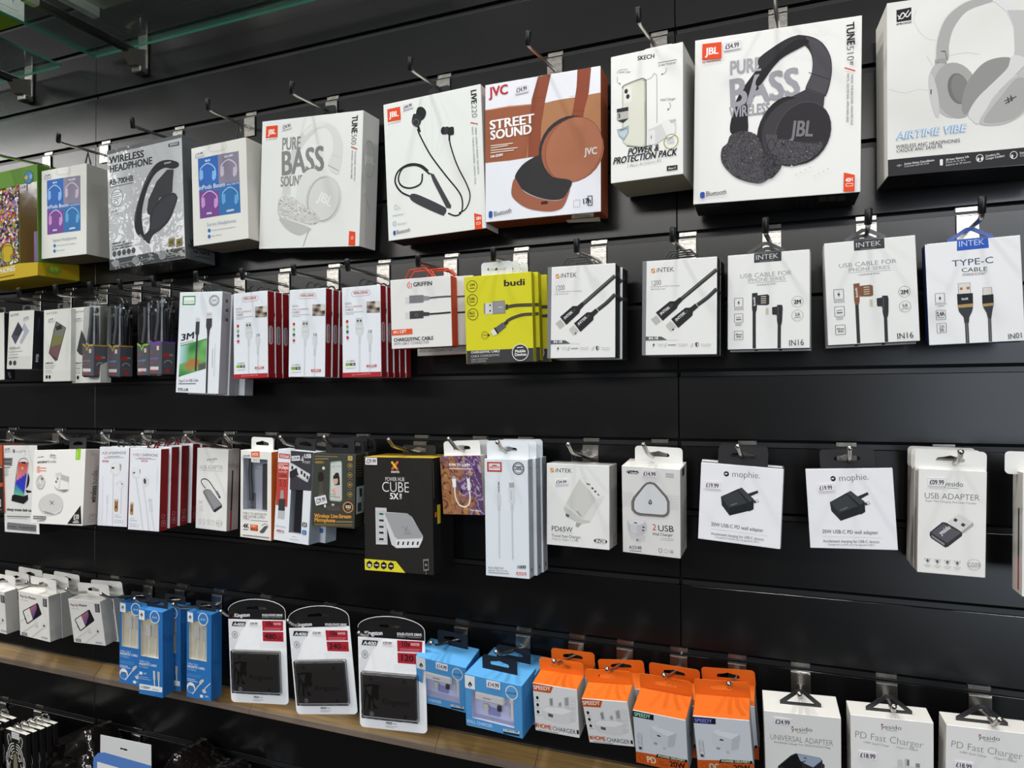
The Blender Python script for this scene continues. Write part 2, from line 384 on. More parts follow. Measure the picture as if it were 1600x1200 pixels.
# ------------------------------------------------------------------ a packaged product
def faces(w, h, d):
    # print coordinates: metres from the left edge and from the top edge of each face
    return {'F': lambda u, v, e: (u-w/2, -d/2-e, h-v), 'R': lambda u, v, e: (w/2+e, u-d/2, h-v), 'L': lambda u, v, e: (-w/2-e, d/2-u, h-v),
            'T': lambda u, v, e: (u-w/2, d/2-v, h+e), 'D': lambda u, v, e: (u-w/2, -d/2+v, -e)}
def hang_tab(root, kind, w, h, d, xo, tw, th, yf, col, mat='card', xo_prims=None):
    # xo = shift from the middle, yf = 0 front .. 1 back of the carton
    mb = MB(); y = -d/2+d*yf; t = .0007; z0 = h
    fn = lambda a, b, e: (xo+a, y+(e-.00035), z0+b)
    if kind == 'slot':
        r = min(.005, th*.25); o = [(a, -b) for a, b in rrect(-tw/2, -th, tw/2, .004, r)]
        o[0:0] = []
        hw, hh = min(.0135, tw*.27), .0032; zc = th*.52
        hole = [(-hw, zc-hh), (hw, zc-hh), (hw+.002, zc-hh*.3), (hw, zc+hh*.6), (.006, zc+hh), (0, zc+hh*1.5), (-.006, zc+hh), (-hw, zc+hh*.6), (-hw-.002, zc-hh*.3)]
        mb.plate([[(a, b) for a, b in o], hole], fn, t, col, mat)
    elif kind == 'tri':
        q = .004
        o = [(-tw/2, -.002), (tw/2, -.002), (tw/2, .004), (.004, th), (-.004, th), (-tw/2, .004)]
        i = [(-tw/2+q*1.6, .003), (tw/2-q*1.6, .003), (.002, th-q), (-.002, th-q)]
        mb.plate([o, i], lambda a, b, e: (xo+a, y+(e-.001), z0+b), .002, col, mat)
    elif kind == 'arch':
        o = [(-tw/2, -.002), (tw/2, -.002)]; i = []; q = .0045
        for k in range(11): a = math.pi*k/10; o.append((tw/2*math.cos(a), th*.35+th*.65*math.sin(a)))
        i = [(-tw/2+q, .004), (tw/2-q, .004)]
        for k in range(11): a = math.pi*k/10; i.append(((tw/2-q)*math.cos(a), th*.35+(th*.65-q)*math.sin(a)))
        mb.plate([o, i], lambda a, b, e: (xo+a, y+(e-.001), z0+b), .002, col, mat)
    elif kind == 'header':   # arched card header above a blister card
        o = [(-w/2, 0), (w/2, 0)]
        for k in range(15): a = math.pi*k/14; o.append((w/2*math.cos(a), th*.42+th*.58*math.sin(a)))
        hole = [(-.018, th*.5), (.018, th*.5), (.02, th*.56), (.016, th*.62), (.004, th*.62), (0, th*.68), (-.004, th*.62), (-.016, th*.62), (-.02, th*.56)]
        mb.plate([o, hole], lambda a, b, e: (a, y+e, z0+b), .0006, col, mat)
        ed = [(x, y+.0003, z0+zz) for x, zz in o[1:]]; mb.tube(ed, .0006, 5, 'c9cccc', 'plastic')
        paint(mb, xo_prims or [], lambda u, v, e: (u-w/2, y-e, z0-v))
    elif kind == 'loop':
        pts = [(xo+.006*math.cos(a)*1.3, y, z0-.001+th*.5+th*.5*math.sin(a)) for a in [R(-70+ k*320/14) for k in range(15)]]
        mb.tube(pts, .0014, 6, col, mat)
    elif kind == 'cord':
        mb.tube([(xo-.012, y, z0), (xo-.006, y, z0+th*.6), (xo, y, z0+th), (xo+.006, y, z0+th*.6), (xo+.012, y, z0)], .0016, 6, col, mat)
    elif kind == 'ring':
        for s in (-1, 1):
            mb.tube([(xo-.022, y+s*.006, z0), (xo-.014, y+s*.008, z0+th), (xo+.014, y+s*.009, z0+th*1.05), (xo+.024, y+s*.006, z0+.001)], .0013, 6, col, mat)
    return mb.build('hang_tab', root)
def price_label(root, q, txt, fn, lay=.0008):
    mb = MB(); TLu, TLv, TRu, TRv, hh = q
    du, dv = TRu-TLu, TRv-TLv; L = math.hypot(du, dv); ex = (du/L, dv/L); ey = (-ex[1], ex[0])
    P = lambda a, b: ((TLu+ex[0]*a+ey[0]*b)/1000, (TLv+ex[1]*a+ey[1]*b)/1000)
    mb.add([fn(*P(a, b), lay) for a, b in ((0, 0), (L, 0), (L, hh), (0, hh))] + [fn(*P(a, b), .0003) for a, b in ((0, 0), (L, 0), (L, hh), (0, hh))],
           [(0, 1, 2, 3), (0, 4, 5, 1), (1, 5, 6, 2), (2, 6, 7, 3), (3, 7, 4, 0)], 'e8e5e8', 'matte')
    def fl(u, v, e): return fn(u, v, lay+e)
    T = lambda a, b: (P(a, b)[0]*1000, P(a, b)[1]*1000)
    a, b = T(.08*L, hh*.78), T(.92*L, hh*.78)
    l1, l2, l3, l4 = T(0, hh*.05), T(L, hh*.05), T(0, hh*.95), T(L, hh*.95)
    paint(mb, [('l', [*l1, *l2], hh*.035, 'c4a3b0'), ('l', [*l3, *l4], hh*.035, 'c4a3b0'), ('t', txt, *a, *b, hh*.56, 'b', '4a4a50')], fl)
    return mb.build('price_label', root)
def product(name, label, cat, loc, rot, dim, cols, o):
    w, h, d = (x/1000 for x in dim); root = thing(name, label, cat, loc, rot, o.get('group')); mb = MB(); fc = faces(w, h, d); mat = o.get('mat', 'card')
    win = o.get('win')
    if win:   # a carton with a window cut in its front, a tray behind it and a clear pane
        u0, v0, u1, v1, dp, tray = win; t = .0006
        mb.box(-w/2, w/2, -d/2, d/2, 0, h, cols, mat, .0005, skip=('F',))
        fw = fc['F']; q = [(0.0005, 0.0005), (w-.0005, 0.0005), (w-.0005, h-.0005), (0.0005, h-.0005)]; i = [(u0/1000, v0/1000), (u1/1000, v0/1000), (u1/1000, v1/1000), (u0/1000, v1/1000)]
        cf = cols if isinstance(cols, str) else cols['F']
        mb.add([fw(a, b, 0) for a, b in q+i], [(k, (k+1) % 4, 4+(k+1) % 4, 4+k) for k in range(4)], cf, mat)
        tb = MB(); D = -dp/1000; tb.add([fw(a, b, -.0002) for a, b in i]+[fw(a, b, D) for a, b in i], [(k, (k+1) % 4, 4+(k+1) % 4, 4+k) for k in range(4)]+[(4, 5, 6, 7)], tray, 'matte')
        tb.build('tray', root)
    elif o.get('round'):   # a flat card with rounded lower corners
        rr = o['round']/1000; q = [(-w/2, h), (-w/2, rr)]+[(-w/2+rr-rr*math.cos(R(a)), rr-rr*math.sin(R(a))) for a in range(15, 90, 15)]+[(-w/2+rr, 0), (w/2-rr, 0)]+[(w/2-rr+rr*math.sin(R(a)), rr-rr*math.cos(R(a))) for a in range(15, 90, 15)]+[(w/2, rr), (w/2, h)]
        mb.plate([q], lambda a, b, e: (a, -d/2+e, b), d, cols['F'], mat)
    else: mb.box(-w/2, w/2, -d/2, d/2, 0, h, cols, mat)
    for f, pr in o.get('art', {}).items(): paint(mb, pr, fc[f])
    mb.build('carton', root)
    for nm, kind, a in o.get('inner', ()):   # things seen through the window
        b = MB(); fw = fc['F']; e = a[-1]
        if kind == 'cable':
            pts = [fw(a[i]/1000, a[i+1]/1000, -e/1000) for i in range(2, len(a)-1, 2)]; b.tube(pts, a[0]/1000, 8, a[1], 'plastic')
        elif kind == 'slab':
            u0, v0, u1, v1, th, cc = a[:6]; x0, y0, z1 = fw(u0/1000, v0/1000, -e/1000); x1, _y, z0 = fw(u1/1000, v1/1000, -e/1000)
            b.box(x0, x1, y0, y0+th/1000, z0, z1, cc, 'plastic', .0025)
            if len(a) > 7: paint(b, a[6], lambda u, v, ee: fw(u, v, -e/1000+ee))
        elif kind == 'shell':
            u0, v0, u1, v1, th = a[:5]; x0, y0, z1 = fw(u0/1000, v0/1000, -e/1000); x1, _y, z0 = fw(u1/1000, v1/1000, -e/1000)
            b.box(x0, x1, y0, y0+th/1000, z0, z1, 'ffffff', 'clear', .002)
        b.build(nm, root)
    if win and not o.get('open'):
        pb = MB(); pb.add([fw(a, b, -.0004) for a, b in i], [(0, 1, 2, 3)], 'ffffff', 'pane'); pb.build('window_film', root)
    for tb in o.get('tabs', ()): hang_tab(root, tb[0], w, h, d, tb[1]/1000, tb[2]/1000, tb[3]/1000, tb[4], tb[5], *(tb[6:]))
    for f, q, txt in o.get('price', ()): price_label(root, q, txt, fc[f])
    return root
def stack(root, lst):
    # further copies of a product behind the first one on the same hook: (dx, dy, dz, turn, label)
    for dx, dy, dz, rz, lb in lst:
        e = root.rotation_euler; dup(root, root.location + Vector((dx, dy, dz))/1000, lb, root.get('group'), (e.x, e.y, e.z+R(rz)), ('price_label',))

def tube_pack(label, loc, rot, dim, line, cells, group):
    # clear square tube with a printed sleeve below and a coiled cable inside
    w, h, d = (x/1000 for x in dim); root = thing('cable_tube', label, 'packaged cable', loc, rot, group); fc = faces(w, h, d)
    b = MB(); b.box(-w/2, w/2, -d/2, d/2, 0, h, 'ffffff', 'clear', .002); b.build('clear_shell', root)
    s = MB(); i = -.0006; s.box(-w/2+i, w/2-i, -d/2+i, d/2-i, .002, h*.43, '54545b', 'card', .0015)
    top = h*.43; W = w*1000; H = h*1000; v = (h-top)*1000
    fr = [('p', [1, v-3, W*.3, v+1, W*.42, v+9, W*.55, v, W-1, v-1, W-1, v+2.5, W*.6, v+3, W*.42, v+13, W*.28, v+4, 1, v+1], line), ('t', '9', 4, v+24, 8, v+24, 6, 'b', 'b8352c'),
          ('t', 'surge', 3, v+33, W*.75, v+32, 4.5, 'r', cells), ('l', [3, v+38, W*.6, v+37], 1.4, 'b8352c'), ('r', 3, v+46, W*.8, v+52, 0, 0, 'c9c9c9'), ('l', [5, H-8, W*.6, H-9], 3, 'b8352c'), ('r', W*.62, v+8, W*.82, v+16, 1, 0, 'd8b8b4')]
    D = d*1000
    rt = [('l', [0, v+1, D, v+1], 2.6, line), ('p', [4, v+22, 16, v+21, 18, v+28, 4, v+28], 'b8352c'), ('r', 17, v+22, 25, v+26, 0, 0, '8a8a8a'), ('l', [6, v+40, 10, v+35, 19, v+35, 23, v+40], 2, '9a9a9c'), ('l', [6, v+45, 23, v+45], 1.2, '6a6a6c'), ('p', [7, v+50, 22, v+50, 14, v+58], 'b8352c')]
    paint(s, fr, lambda u, q, e: fc['F'](u, q, e-i)); paint(s, rt, lambda u, q, e: fc['R'](u, q, e-i)); s.build('sleeve', root)
    c = MB(); pts = []
    for k in range(6):
        x = (-1 if k % 2 else 1)*w*.26; y = (k-2.5)*d*.09
        seg = [(x, y, h*.12), (x*.95, y, h*.5), (x*.7, y, h*.82)]
        pts += seg if k % 2 == 0 else seg[::-1]
    c.tube(pts, .0028, 8, '5c5c62', 'plastic'); c.tube([(-.004, -d*.2, h*.93), (-.003, -d*.24, h*.7), (-.008, -d*.26, h*.45)], .0034, 8, '66666c', 'plastic')
    c.build('cable', root)
    r = MB(); r.box(-.007, .007, -.006, .006, h*.86, h*.93, '4a4a52', 'plastic', .002); r.build('plug', root)
    t = MB()
    for sg in (-1, 1): t.tube([(-w*.42, sg*.004, h), (-w*.2, sg*.005, h+.011), (w*.2, sg*.005, h+.011), (w*.42, sg*.004, h)], .0012, 6, 'ffffff', 'clear')
    t.build('hang_tab', root)
    return root

# ------------------------------------------------------------------ slat-wall hook
def hook(label, G, bx, bend, tip, cap, group, wire=.0028):
    root = thing('display_hook', label, 'hook', (bx/1000, 0, G/1000-.03), group=group)
    o = Vector((bx/1000, 0, G/1000-.03)); b = MB()
    b.box(-.0125, .0125, -.0035, -.0012, -.018, .0165, 'd6d3cc', 'chrome', .0006)
    b.box(-.0125, .0125, -.0035, .0095, .0165, .0182, 'd6d3cc', 'chrome', .0004)
    b.box(-.0125, .0125, .0015, .0032, .0225, .0285, 'd6d3cc', 'chrome', .0004)
    b.box(-.0125, .0125, .0078, .0095, .0182, .0285, 'd6d3cc', 'chrome', .0004)
    b.tube([(0, -.001, -.002), (0, -.0045, -.002)], [.007, .006], 12)
    b.build('bracket', root)
    w = MB(); B = Vector(bend)/1000-o; T = Vector(tip)/1000-o; S = Vector((0, -.003, -.002))
    k = .16; p1 = B+(S-B)*k*.5; p2 = B+(T-B)*.3
    pts = [S, S+(B-S)*.5, B+(S-B)*.12, B+(S-B)*.05+(T-B)*.05, B+(T-B)*.14, T]
    w.tube(pts, wire, 10)
    if not cap: w.ball(T, wire*1.25)
    w.build('prong', root)
    if cap:
        c = MB(); dT = (T-B).normalized(); L = .017
        c.tube([T-dT*L, T-dT*(L-.0008), T+dT*.001, T+dT*.0022], [.0036, .0042, .0042, .0032], 12, '141414', 'rubber'); c.build('tip_cap', root)
    return root

# ------------------------------------------------------------------ the setting: slat wall, ledge
G_TOP = 1.98473
def slat_wall():
    b = MB(); seams = [-2.6, -1.3627, -0.1635, 1.1]
    zs = [G_TOP + .1*k for k in range(6, -15, -1)]
    for a, c in zip(seams[:-1], seams[1:]):
        for i, z in enumerate(zs[:-1]):
            zt, zb = z-.0112, zs[i+1]
            if zb < .86 and zt > .9: zb = zb
            b.box(a+.0006, c-.0006, 0, .012, zb, zt, '202224', 'slat', .0004)
    b.box(-2.6, 1.1, .0115, .02, .55, 2.6, '060606', 'void', .001)
    structure(b.build('wall_back'))
    n = 0
    for z in zs[1:-1]:      # the insert rail in each groove
        g = MB()
        for a, c in zip(seams[:-1], seams[1:]):
            g.box(a+.002, c-.002, .0035, .0112, z-.0112, z-.0035, '17181a', 'groove', .0006)
        n += 1; structure(g.build('trim_%d' % n))
    # worn oak ledge between the fourth and the lowest row
    L = MB(); x = [-2.6, -1.75, -1.33, -.93, -.55, -.38, -.2, .1, .5, 1.1]
    prof = [(0, .9035, 'edge'), (-.007, .9035, 'edge'), (-.010, .9005, 'oak'), (-.0245, .8855, 'oak'), (-.0265, .8835, 'edge'), (-.0275, .8745, 'edge'), (0, .8725, 'edge')]
    for a, c in zip(x[:-1], x[1:]):
        vs = [(a+.0004, y, z) for y, z, m in prof]+[(c-.0004, y, z) for y, z, m in prof]; k = len(prof)
        for i in range(k-1): L.add([vs[i], vs[i+1], vs[k+i+1], vs[k+i]], [(0, 1, 2, 3)], '8a6428', prof[i+1][2])
        L.add(vs, [tuple(range(k)), tuple(range(2*k-1, k-1, -1))], '8a6428', 'edge')
    structure(L.build('trim_%d' % (n+1)))
slat_wall()

# ------------------------------------------------------------------ hooks and goods
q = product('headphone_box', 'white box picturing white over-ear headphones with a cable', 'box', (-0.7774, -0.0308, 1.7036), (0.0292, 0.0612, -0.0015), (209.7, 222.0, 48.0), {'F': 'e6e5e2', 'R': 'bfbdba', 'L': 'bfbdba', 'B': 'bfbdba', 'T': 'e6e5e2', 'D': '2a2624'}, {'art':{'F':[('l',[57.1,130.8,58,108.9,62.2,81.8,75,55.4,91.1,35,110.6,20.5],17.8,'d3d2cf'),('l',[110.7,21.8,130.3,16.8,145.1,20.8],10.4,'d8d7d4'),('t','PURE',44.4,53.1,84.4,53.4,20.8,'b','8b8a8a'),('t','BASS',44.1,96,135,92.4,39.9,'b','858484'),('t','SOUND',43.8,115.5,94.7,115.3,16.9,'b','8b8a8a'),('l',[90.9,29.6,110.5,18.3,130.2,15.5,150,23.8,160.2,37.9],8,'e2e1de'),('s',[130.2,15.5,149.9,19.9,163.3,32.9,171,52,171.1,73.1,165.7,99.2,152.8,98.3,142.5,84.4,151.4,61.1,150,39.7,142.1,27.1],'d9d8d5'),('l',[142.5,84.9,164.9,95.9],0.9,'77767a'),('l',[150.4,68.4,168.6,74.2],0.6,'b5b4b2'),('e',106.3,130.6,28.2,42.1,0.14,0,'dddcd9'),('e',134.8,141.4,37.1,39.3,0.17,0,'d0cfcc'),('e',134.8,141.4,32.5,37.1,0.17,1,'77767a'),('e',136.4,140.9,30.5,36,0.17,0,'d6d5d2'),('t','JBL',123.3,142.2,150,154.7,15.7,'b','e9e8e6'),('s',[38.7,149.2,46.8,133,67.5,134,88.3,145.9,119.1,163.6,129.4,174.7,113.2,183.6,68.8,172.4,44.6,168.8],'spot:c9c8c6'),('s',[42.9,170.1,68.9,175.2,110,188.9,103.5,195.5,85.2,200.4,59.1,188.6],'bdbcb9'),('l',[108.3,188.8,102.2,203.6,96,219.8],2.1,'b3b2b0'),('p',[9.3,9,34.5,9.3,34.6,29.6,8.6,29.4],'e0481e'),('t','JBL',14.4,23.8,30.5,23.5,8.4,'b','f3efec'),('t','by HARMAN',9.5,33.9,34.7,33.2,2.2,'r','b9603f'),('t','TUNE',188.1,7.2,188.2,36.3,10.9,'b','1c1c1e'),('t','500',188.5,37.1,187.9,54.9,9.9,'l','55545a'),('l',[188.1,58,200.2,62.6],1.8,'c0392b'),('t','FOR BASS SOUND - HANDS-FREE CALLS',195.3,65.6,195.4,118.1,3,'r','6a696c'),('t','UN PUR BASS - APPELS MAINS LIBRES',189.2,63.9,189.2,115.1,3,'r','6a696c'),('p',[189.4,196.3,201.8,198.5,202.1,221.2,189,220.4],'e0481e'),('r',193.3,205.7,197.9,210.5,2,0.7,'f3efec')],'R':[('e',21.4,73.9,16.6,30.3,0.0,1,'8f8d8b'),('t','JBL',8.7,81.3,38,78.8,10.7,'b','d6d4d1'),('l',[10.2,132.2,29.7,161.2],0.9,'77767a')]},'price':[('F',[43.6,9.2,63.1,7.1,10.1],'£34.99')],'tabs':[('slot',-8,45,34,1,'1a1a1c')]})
hook('chrome hook with black tip holding the box of white cabled headphones', 1984.7, -765.9, (-765.9, -109.0, 1945.2), (-759.9, -115.0, 1958.6), True, 'hooks of the top row')
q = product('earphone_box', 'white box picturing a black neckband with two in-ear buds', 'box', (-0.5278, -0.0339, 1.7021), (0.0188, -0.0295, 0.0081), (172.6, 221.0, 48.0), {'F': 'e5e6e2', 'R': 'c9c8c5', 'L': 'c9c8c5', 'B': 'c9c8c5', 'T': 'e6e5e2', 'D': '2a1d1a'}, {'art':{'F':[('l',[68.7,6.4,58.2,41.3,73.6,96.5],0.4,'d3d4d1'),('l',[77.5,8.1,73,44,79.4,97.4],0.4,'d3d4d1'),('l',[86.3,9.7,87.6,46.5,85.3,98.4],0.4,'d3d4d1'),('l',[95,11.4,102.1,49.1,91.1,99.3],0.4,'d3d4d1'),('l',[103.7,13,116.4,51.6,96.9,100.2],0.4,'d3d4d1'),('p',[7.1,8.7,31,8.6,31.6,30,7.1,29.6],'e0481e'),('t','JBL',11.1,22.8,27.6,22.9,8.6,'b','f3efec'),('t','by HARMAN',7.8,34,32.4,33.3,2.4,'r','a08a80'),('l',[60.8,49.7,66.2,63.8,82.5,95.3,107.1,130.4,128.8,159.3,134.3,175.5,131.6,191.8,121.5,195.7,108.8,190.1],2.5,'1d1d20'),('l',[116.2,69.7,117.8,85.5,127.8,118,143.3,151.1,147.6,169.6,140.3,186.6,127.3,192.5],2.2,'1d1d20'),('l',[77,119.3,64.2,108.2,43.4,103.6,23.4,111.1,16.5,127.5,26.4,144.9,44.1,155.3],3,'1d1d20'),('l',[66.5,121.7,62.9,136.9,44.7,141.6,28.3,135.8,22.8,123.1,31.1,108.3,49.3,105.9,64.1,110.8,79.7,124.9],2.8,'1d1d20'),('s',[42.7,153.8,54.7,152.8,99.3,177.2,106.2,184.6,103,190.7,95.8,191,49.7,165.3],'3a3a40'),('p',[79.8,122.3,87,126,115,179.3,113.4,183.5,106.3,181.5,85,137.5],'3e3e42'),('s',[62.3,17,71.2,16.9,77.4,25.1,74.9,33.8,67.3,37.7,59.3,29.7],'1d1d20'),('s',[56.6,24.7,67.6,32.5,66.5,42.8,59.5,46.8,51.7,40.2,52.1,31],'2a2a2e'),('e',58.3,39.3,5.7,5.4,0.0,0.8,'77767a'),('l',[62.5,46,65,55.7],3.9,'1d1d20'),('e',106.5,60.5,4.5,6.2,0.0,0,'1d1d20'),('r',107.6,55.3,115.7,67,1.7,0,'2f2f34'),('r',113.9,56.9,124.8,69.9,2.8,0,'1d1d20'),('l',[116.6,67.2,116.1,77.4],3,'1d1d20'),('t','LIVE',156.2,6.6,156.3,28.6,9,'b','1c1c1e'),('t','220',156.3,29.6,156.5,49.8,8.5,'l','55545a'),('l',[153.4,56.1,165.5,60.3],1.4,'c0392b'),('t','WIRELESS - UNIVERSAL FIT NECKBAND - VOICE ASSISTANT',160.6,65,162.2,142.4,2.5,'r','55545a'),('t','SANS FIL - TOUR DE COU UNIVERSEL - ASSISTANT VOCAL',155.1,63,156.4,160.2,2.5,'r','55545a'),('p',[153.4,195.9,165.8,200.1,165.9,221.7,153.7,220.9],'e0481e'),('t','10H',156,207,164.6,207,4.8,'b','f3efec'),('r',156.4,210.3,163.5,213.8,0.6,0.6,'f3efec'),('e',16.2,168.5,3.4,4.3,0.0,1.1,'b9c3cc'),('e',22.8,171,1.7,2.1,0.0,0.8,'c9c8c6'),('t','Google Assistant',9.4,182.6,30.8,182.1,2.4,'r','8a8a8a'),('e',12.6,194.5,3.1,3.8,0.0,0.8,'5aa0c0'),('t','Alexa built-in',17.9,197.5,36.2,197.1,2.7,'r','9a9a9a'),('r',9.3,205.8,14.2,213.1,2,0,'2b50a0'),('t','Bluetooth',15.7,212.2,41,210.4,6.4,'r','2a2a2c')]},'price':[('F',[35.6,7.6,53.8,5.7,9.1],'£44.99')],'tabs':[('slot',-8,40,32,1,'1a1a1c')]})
hook('chrome hook with black tip holding the black neckband earphones box', 1984.7, -542.5, (-543.1, -109.0, 1944.7), (-539.2, -115.0, 1957.5), True, 'hooks of the top row')
q = product('headphone_box', 'white and tan box picturing orange brown headphones, hung on a clear tab', 'box', (-0.3516, -0.0372, 1.7114), (0.0029, 0.0061, 0.0205), (179.5, 209.4, 45.0), {'F': 'e3e4ea', 'R': '8a4526', 'L': '8a4526', 'B': '8a4526', 'T': 'a9613c', 'D': '6e331b'}, {'art':{'F':[('p',[-0.1,38.1,12.7,38.3,21.3,38.5,38.5,37,72.2,39.8,99.7,41.2,121.3,38.8,137.3,37.3,158.4,39.2,179.7,38.6,179.5,109.4,137.1,114.3,94,118.1,66.5,119.2,38.4,120.1,15.5,119.3,-0.2,119.3],'a8744f'),('p',[-0.1,39.2,38.5,38.9,76.3,41.7,66.5,118.7,24.1,118.9,-0.2,118.2],'96563a'),('l',[6.9,38.6,32.8,38,63.8,39.4],1.3,'cda07d'),('l',[99.7,39.4,126.7,38.8,145.2,39],1.9,'e3e4ea'),('p',[85,0.6,105.2,0.2,96.4,36.3,90,71.9,88,108.2,86.4,119.8,69.2,118.5,69.8,90.2,74.9,33.1],'88462e'),('l',[76.9,31.3,96.4,33.2],0.5,'6e331b'),('p',[145.3,0.1,165.8,0.4,162.3,36,155.2,60.4,153.6,73,135.1,70.4,138.6,58,144,25.5],'88422c'),('l',[137.8,58.4,156.2,62.1],0.5,'6e331b'),('e',133.1,113.8,47.2,48.3,0.35,0,'2c2a2c'),('e',137.1,116.9,47.2,45.6,0.26,0,'985a42'),('e',139.2,115.8,43.1,47.8,0.26,0,'a4684c'),('e',139.2,115.8,43.1,47.8,0.26,0.8,'7c402a'),('l',[122.6,71.2,104.9,136.2],0.3,'9a6046'),('l',[125.2,72.6,108.4,136.1],0.3,'9a6046'),('l',[127.9,74,111.9,136],0.3,'9a6046'),('l',[130.6,75.4,115.4,135.9],0.3,'9a6046'),('l',[133.2,76.8,118.9,135.8],0.3,'9a6046'),('l',[135.9,78.2,122.4,135.7],0.3,'9a6046'),('l',[138.5,79.6,125.9,135.6],0.3,'9a6046'),('l',[141.2,81,129.4,135.5],0.3,'9a6046'),('l',[143.8,82.4,132.8,135.4],0.3,'9a6046'),('l',[146.5,83.7,136.3,135.2],0.3,'9a6046'),('l',[149.1,85.1,139.7,135.1],0.3,'9a6046'),('l',[151.7,86.5,143.2,135],0.3,'9a6046'),('l',[154.3,87.9,146.6,134.9],0.3,'9a6046'),('l',[156.9,89.2,150,134.8],0.3,'9a6046'),('t','JVC',156.1,125.6,174.3,126,9.7,'b','d8d2cc'),('s',[48.2,148.2,58.1,130.9,74.8,121,88.6,119.2,94,140.2,107.6,152.1,134.9,160.2,133,172.9,121,185.8,93.9,183.1,63.6,168.3],'2c2b2d'),('s',[48.2,148.2,63.6,169.6,93.9,183.9,121,186.6,133.8,171.7,125,195.2,112.9,201.8,93.9,201.3,66.3,193.5,46.7,178.5,42.5,166.1],'985a42'),('r',89.3,186.6,99.9,191.2,1.6,0,'3a1d12'),('t','JVC',7.8,19.1,37.7,18.3,14,'b','b3232f'),('t','STREET',7.4,69.2,79,68.3,13.4,'b','f2efee'),('t','SOUND',8.6,84.9,75.4,83.6,13.4,'b','f2efee'),('l',[9.2,94.1,45.5,94.5],1.3,'e6d8cc'),('l',[9.2,97.6,37,96.8],1.3,'e6d8cc'),('l',[9.1,101.1,52.5,102.2],1.3,'e6d8cc'),('l',[9.1,104.6,46.9,105],1.3,'e6d8cc'),('t','HA-S24W',9.1,112.4,29.3,111.6,3.8,'b','f2efee'),('r',5.6,193.2,11.9,203.6,2.7,0,'2b50a0'),('t','Bluetooth',14.5,202,43.3,198.5,7.5,'r','2a2a2c'),('r',139.1,189.4,148.8,200,0.5,0.5,'9a9a9c'),('t','17h',152.2,196.5,165.3,196,7.5,'b','1c1c1e'),('r',160.1,185.3,167.3,199.7,0.5,1.1,'1c1c1e')],'D':[('p',[135.7,4,168.2,2.5,162,26.6,128.3,24.9],'cfcac4'),('p',[118.5,30.4,169.5,31.8,164.9,58,115.9,48.5],'cfcac4'),('l',[140.2,2.4,135.3,18.4],0.8,'3a3a3a'),('l',[142.1,3.2,137.3,19.2],0.8,'3a3a3a'),('l',[144,3.9,139.2,20],0.8,'3a3a3a'),('l',[145.9,4.7,141.2,20.7],0.8,'3a3a3a'),('l',[147.8,5.4,143.1,21.5],0.8,'3a3a3a'),('l',[149.7,6.1,145,22.2],0.8,'3a3a3a'),('l',[151.6,6.9,147,23],0.8,'3a3a3a'),('l',[153.5,7.6,148.9,23.7],0.8,'3a3a3a'),('l',[155.4,8.4,150.9,24.5],0.8,'3a3a3a'),('l',[157.3,9.1,152.8,25.3],0.8,'3a3a3a'),('l',[159.3,9.9,154.7,26],0.8,'3a3a3a'),('l',[161.2,10.6,156.7,26.8],0.8,'3a3a3a')]},'price':[('F',[48.7,10.7,68.9,9.1,11.8],'£34.99')],'tabs':[('slot',0,44,24,1,'cfd3d3','clear')]})
hook('chrome hook with black tip holding the orange brown headphones box', 1984.7, -347.9, (-352.6, -109.0, 1944.8), (-348.6, -115.0, 1959.2), True, 'hooks of the top row')
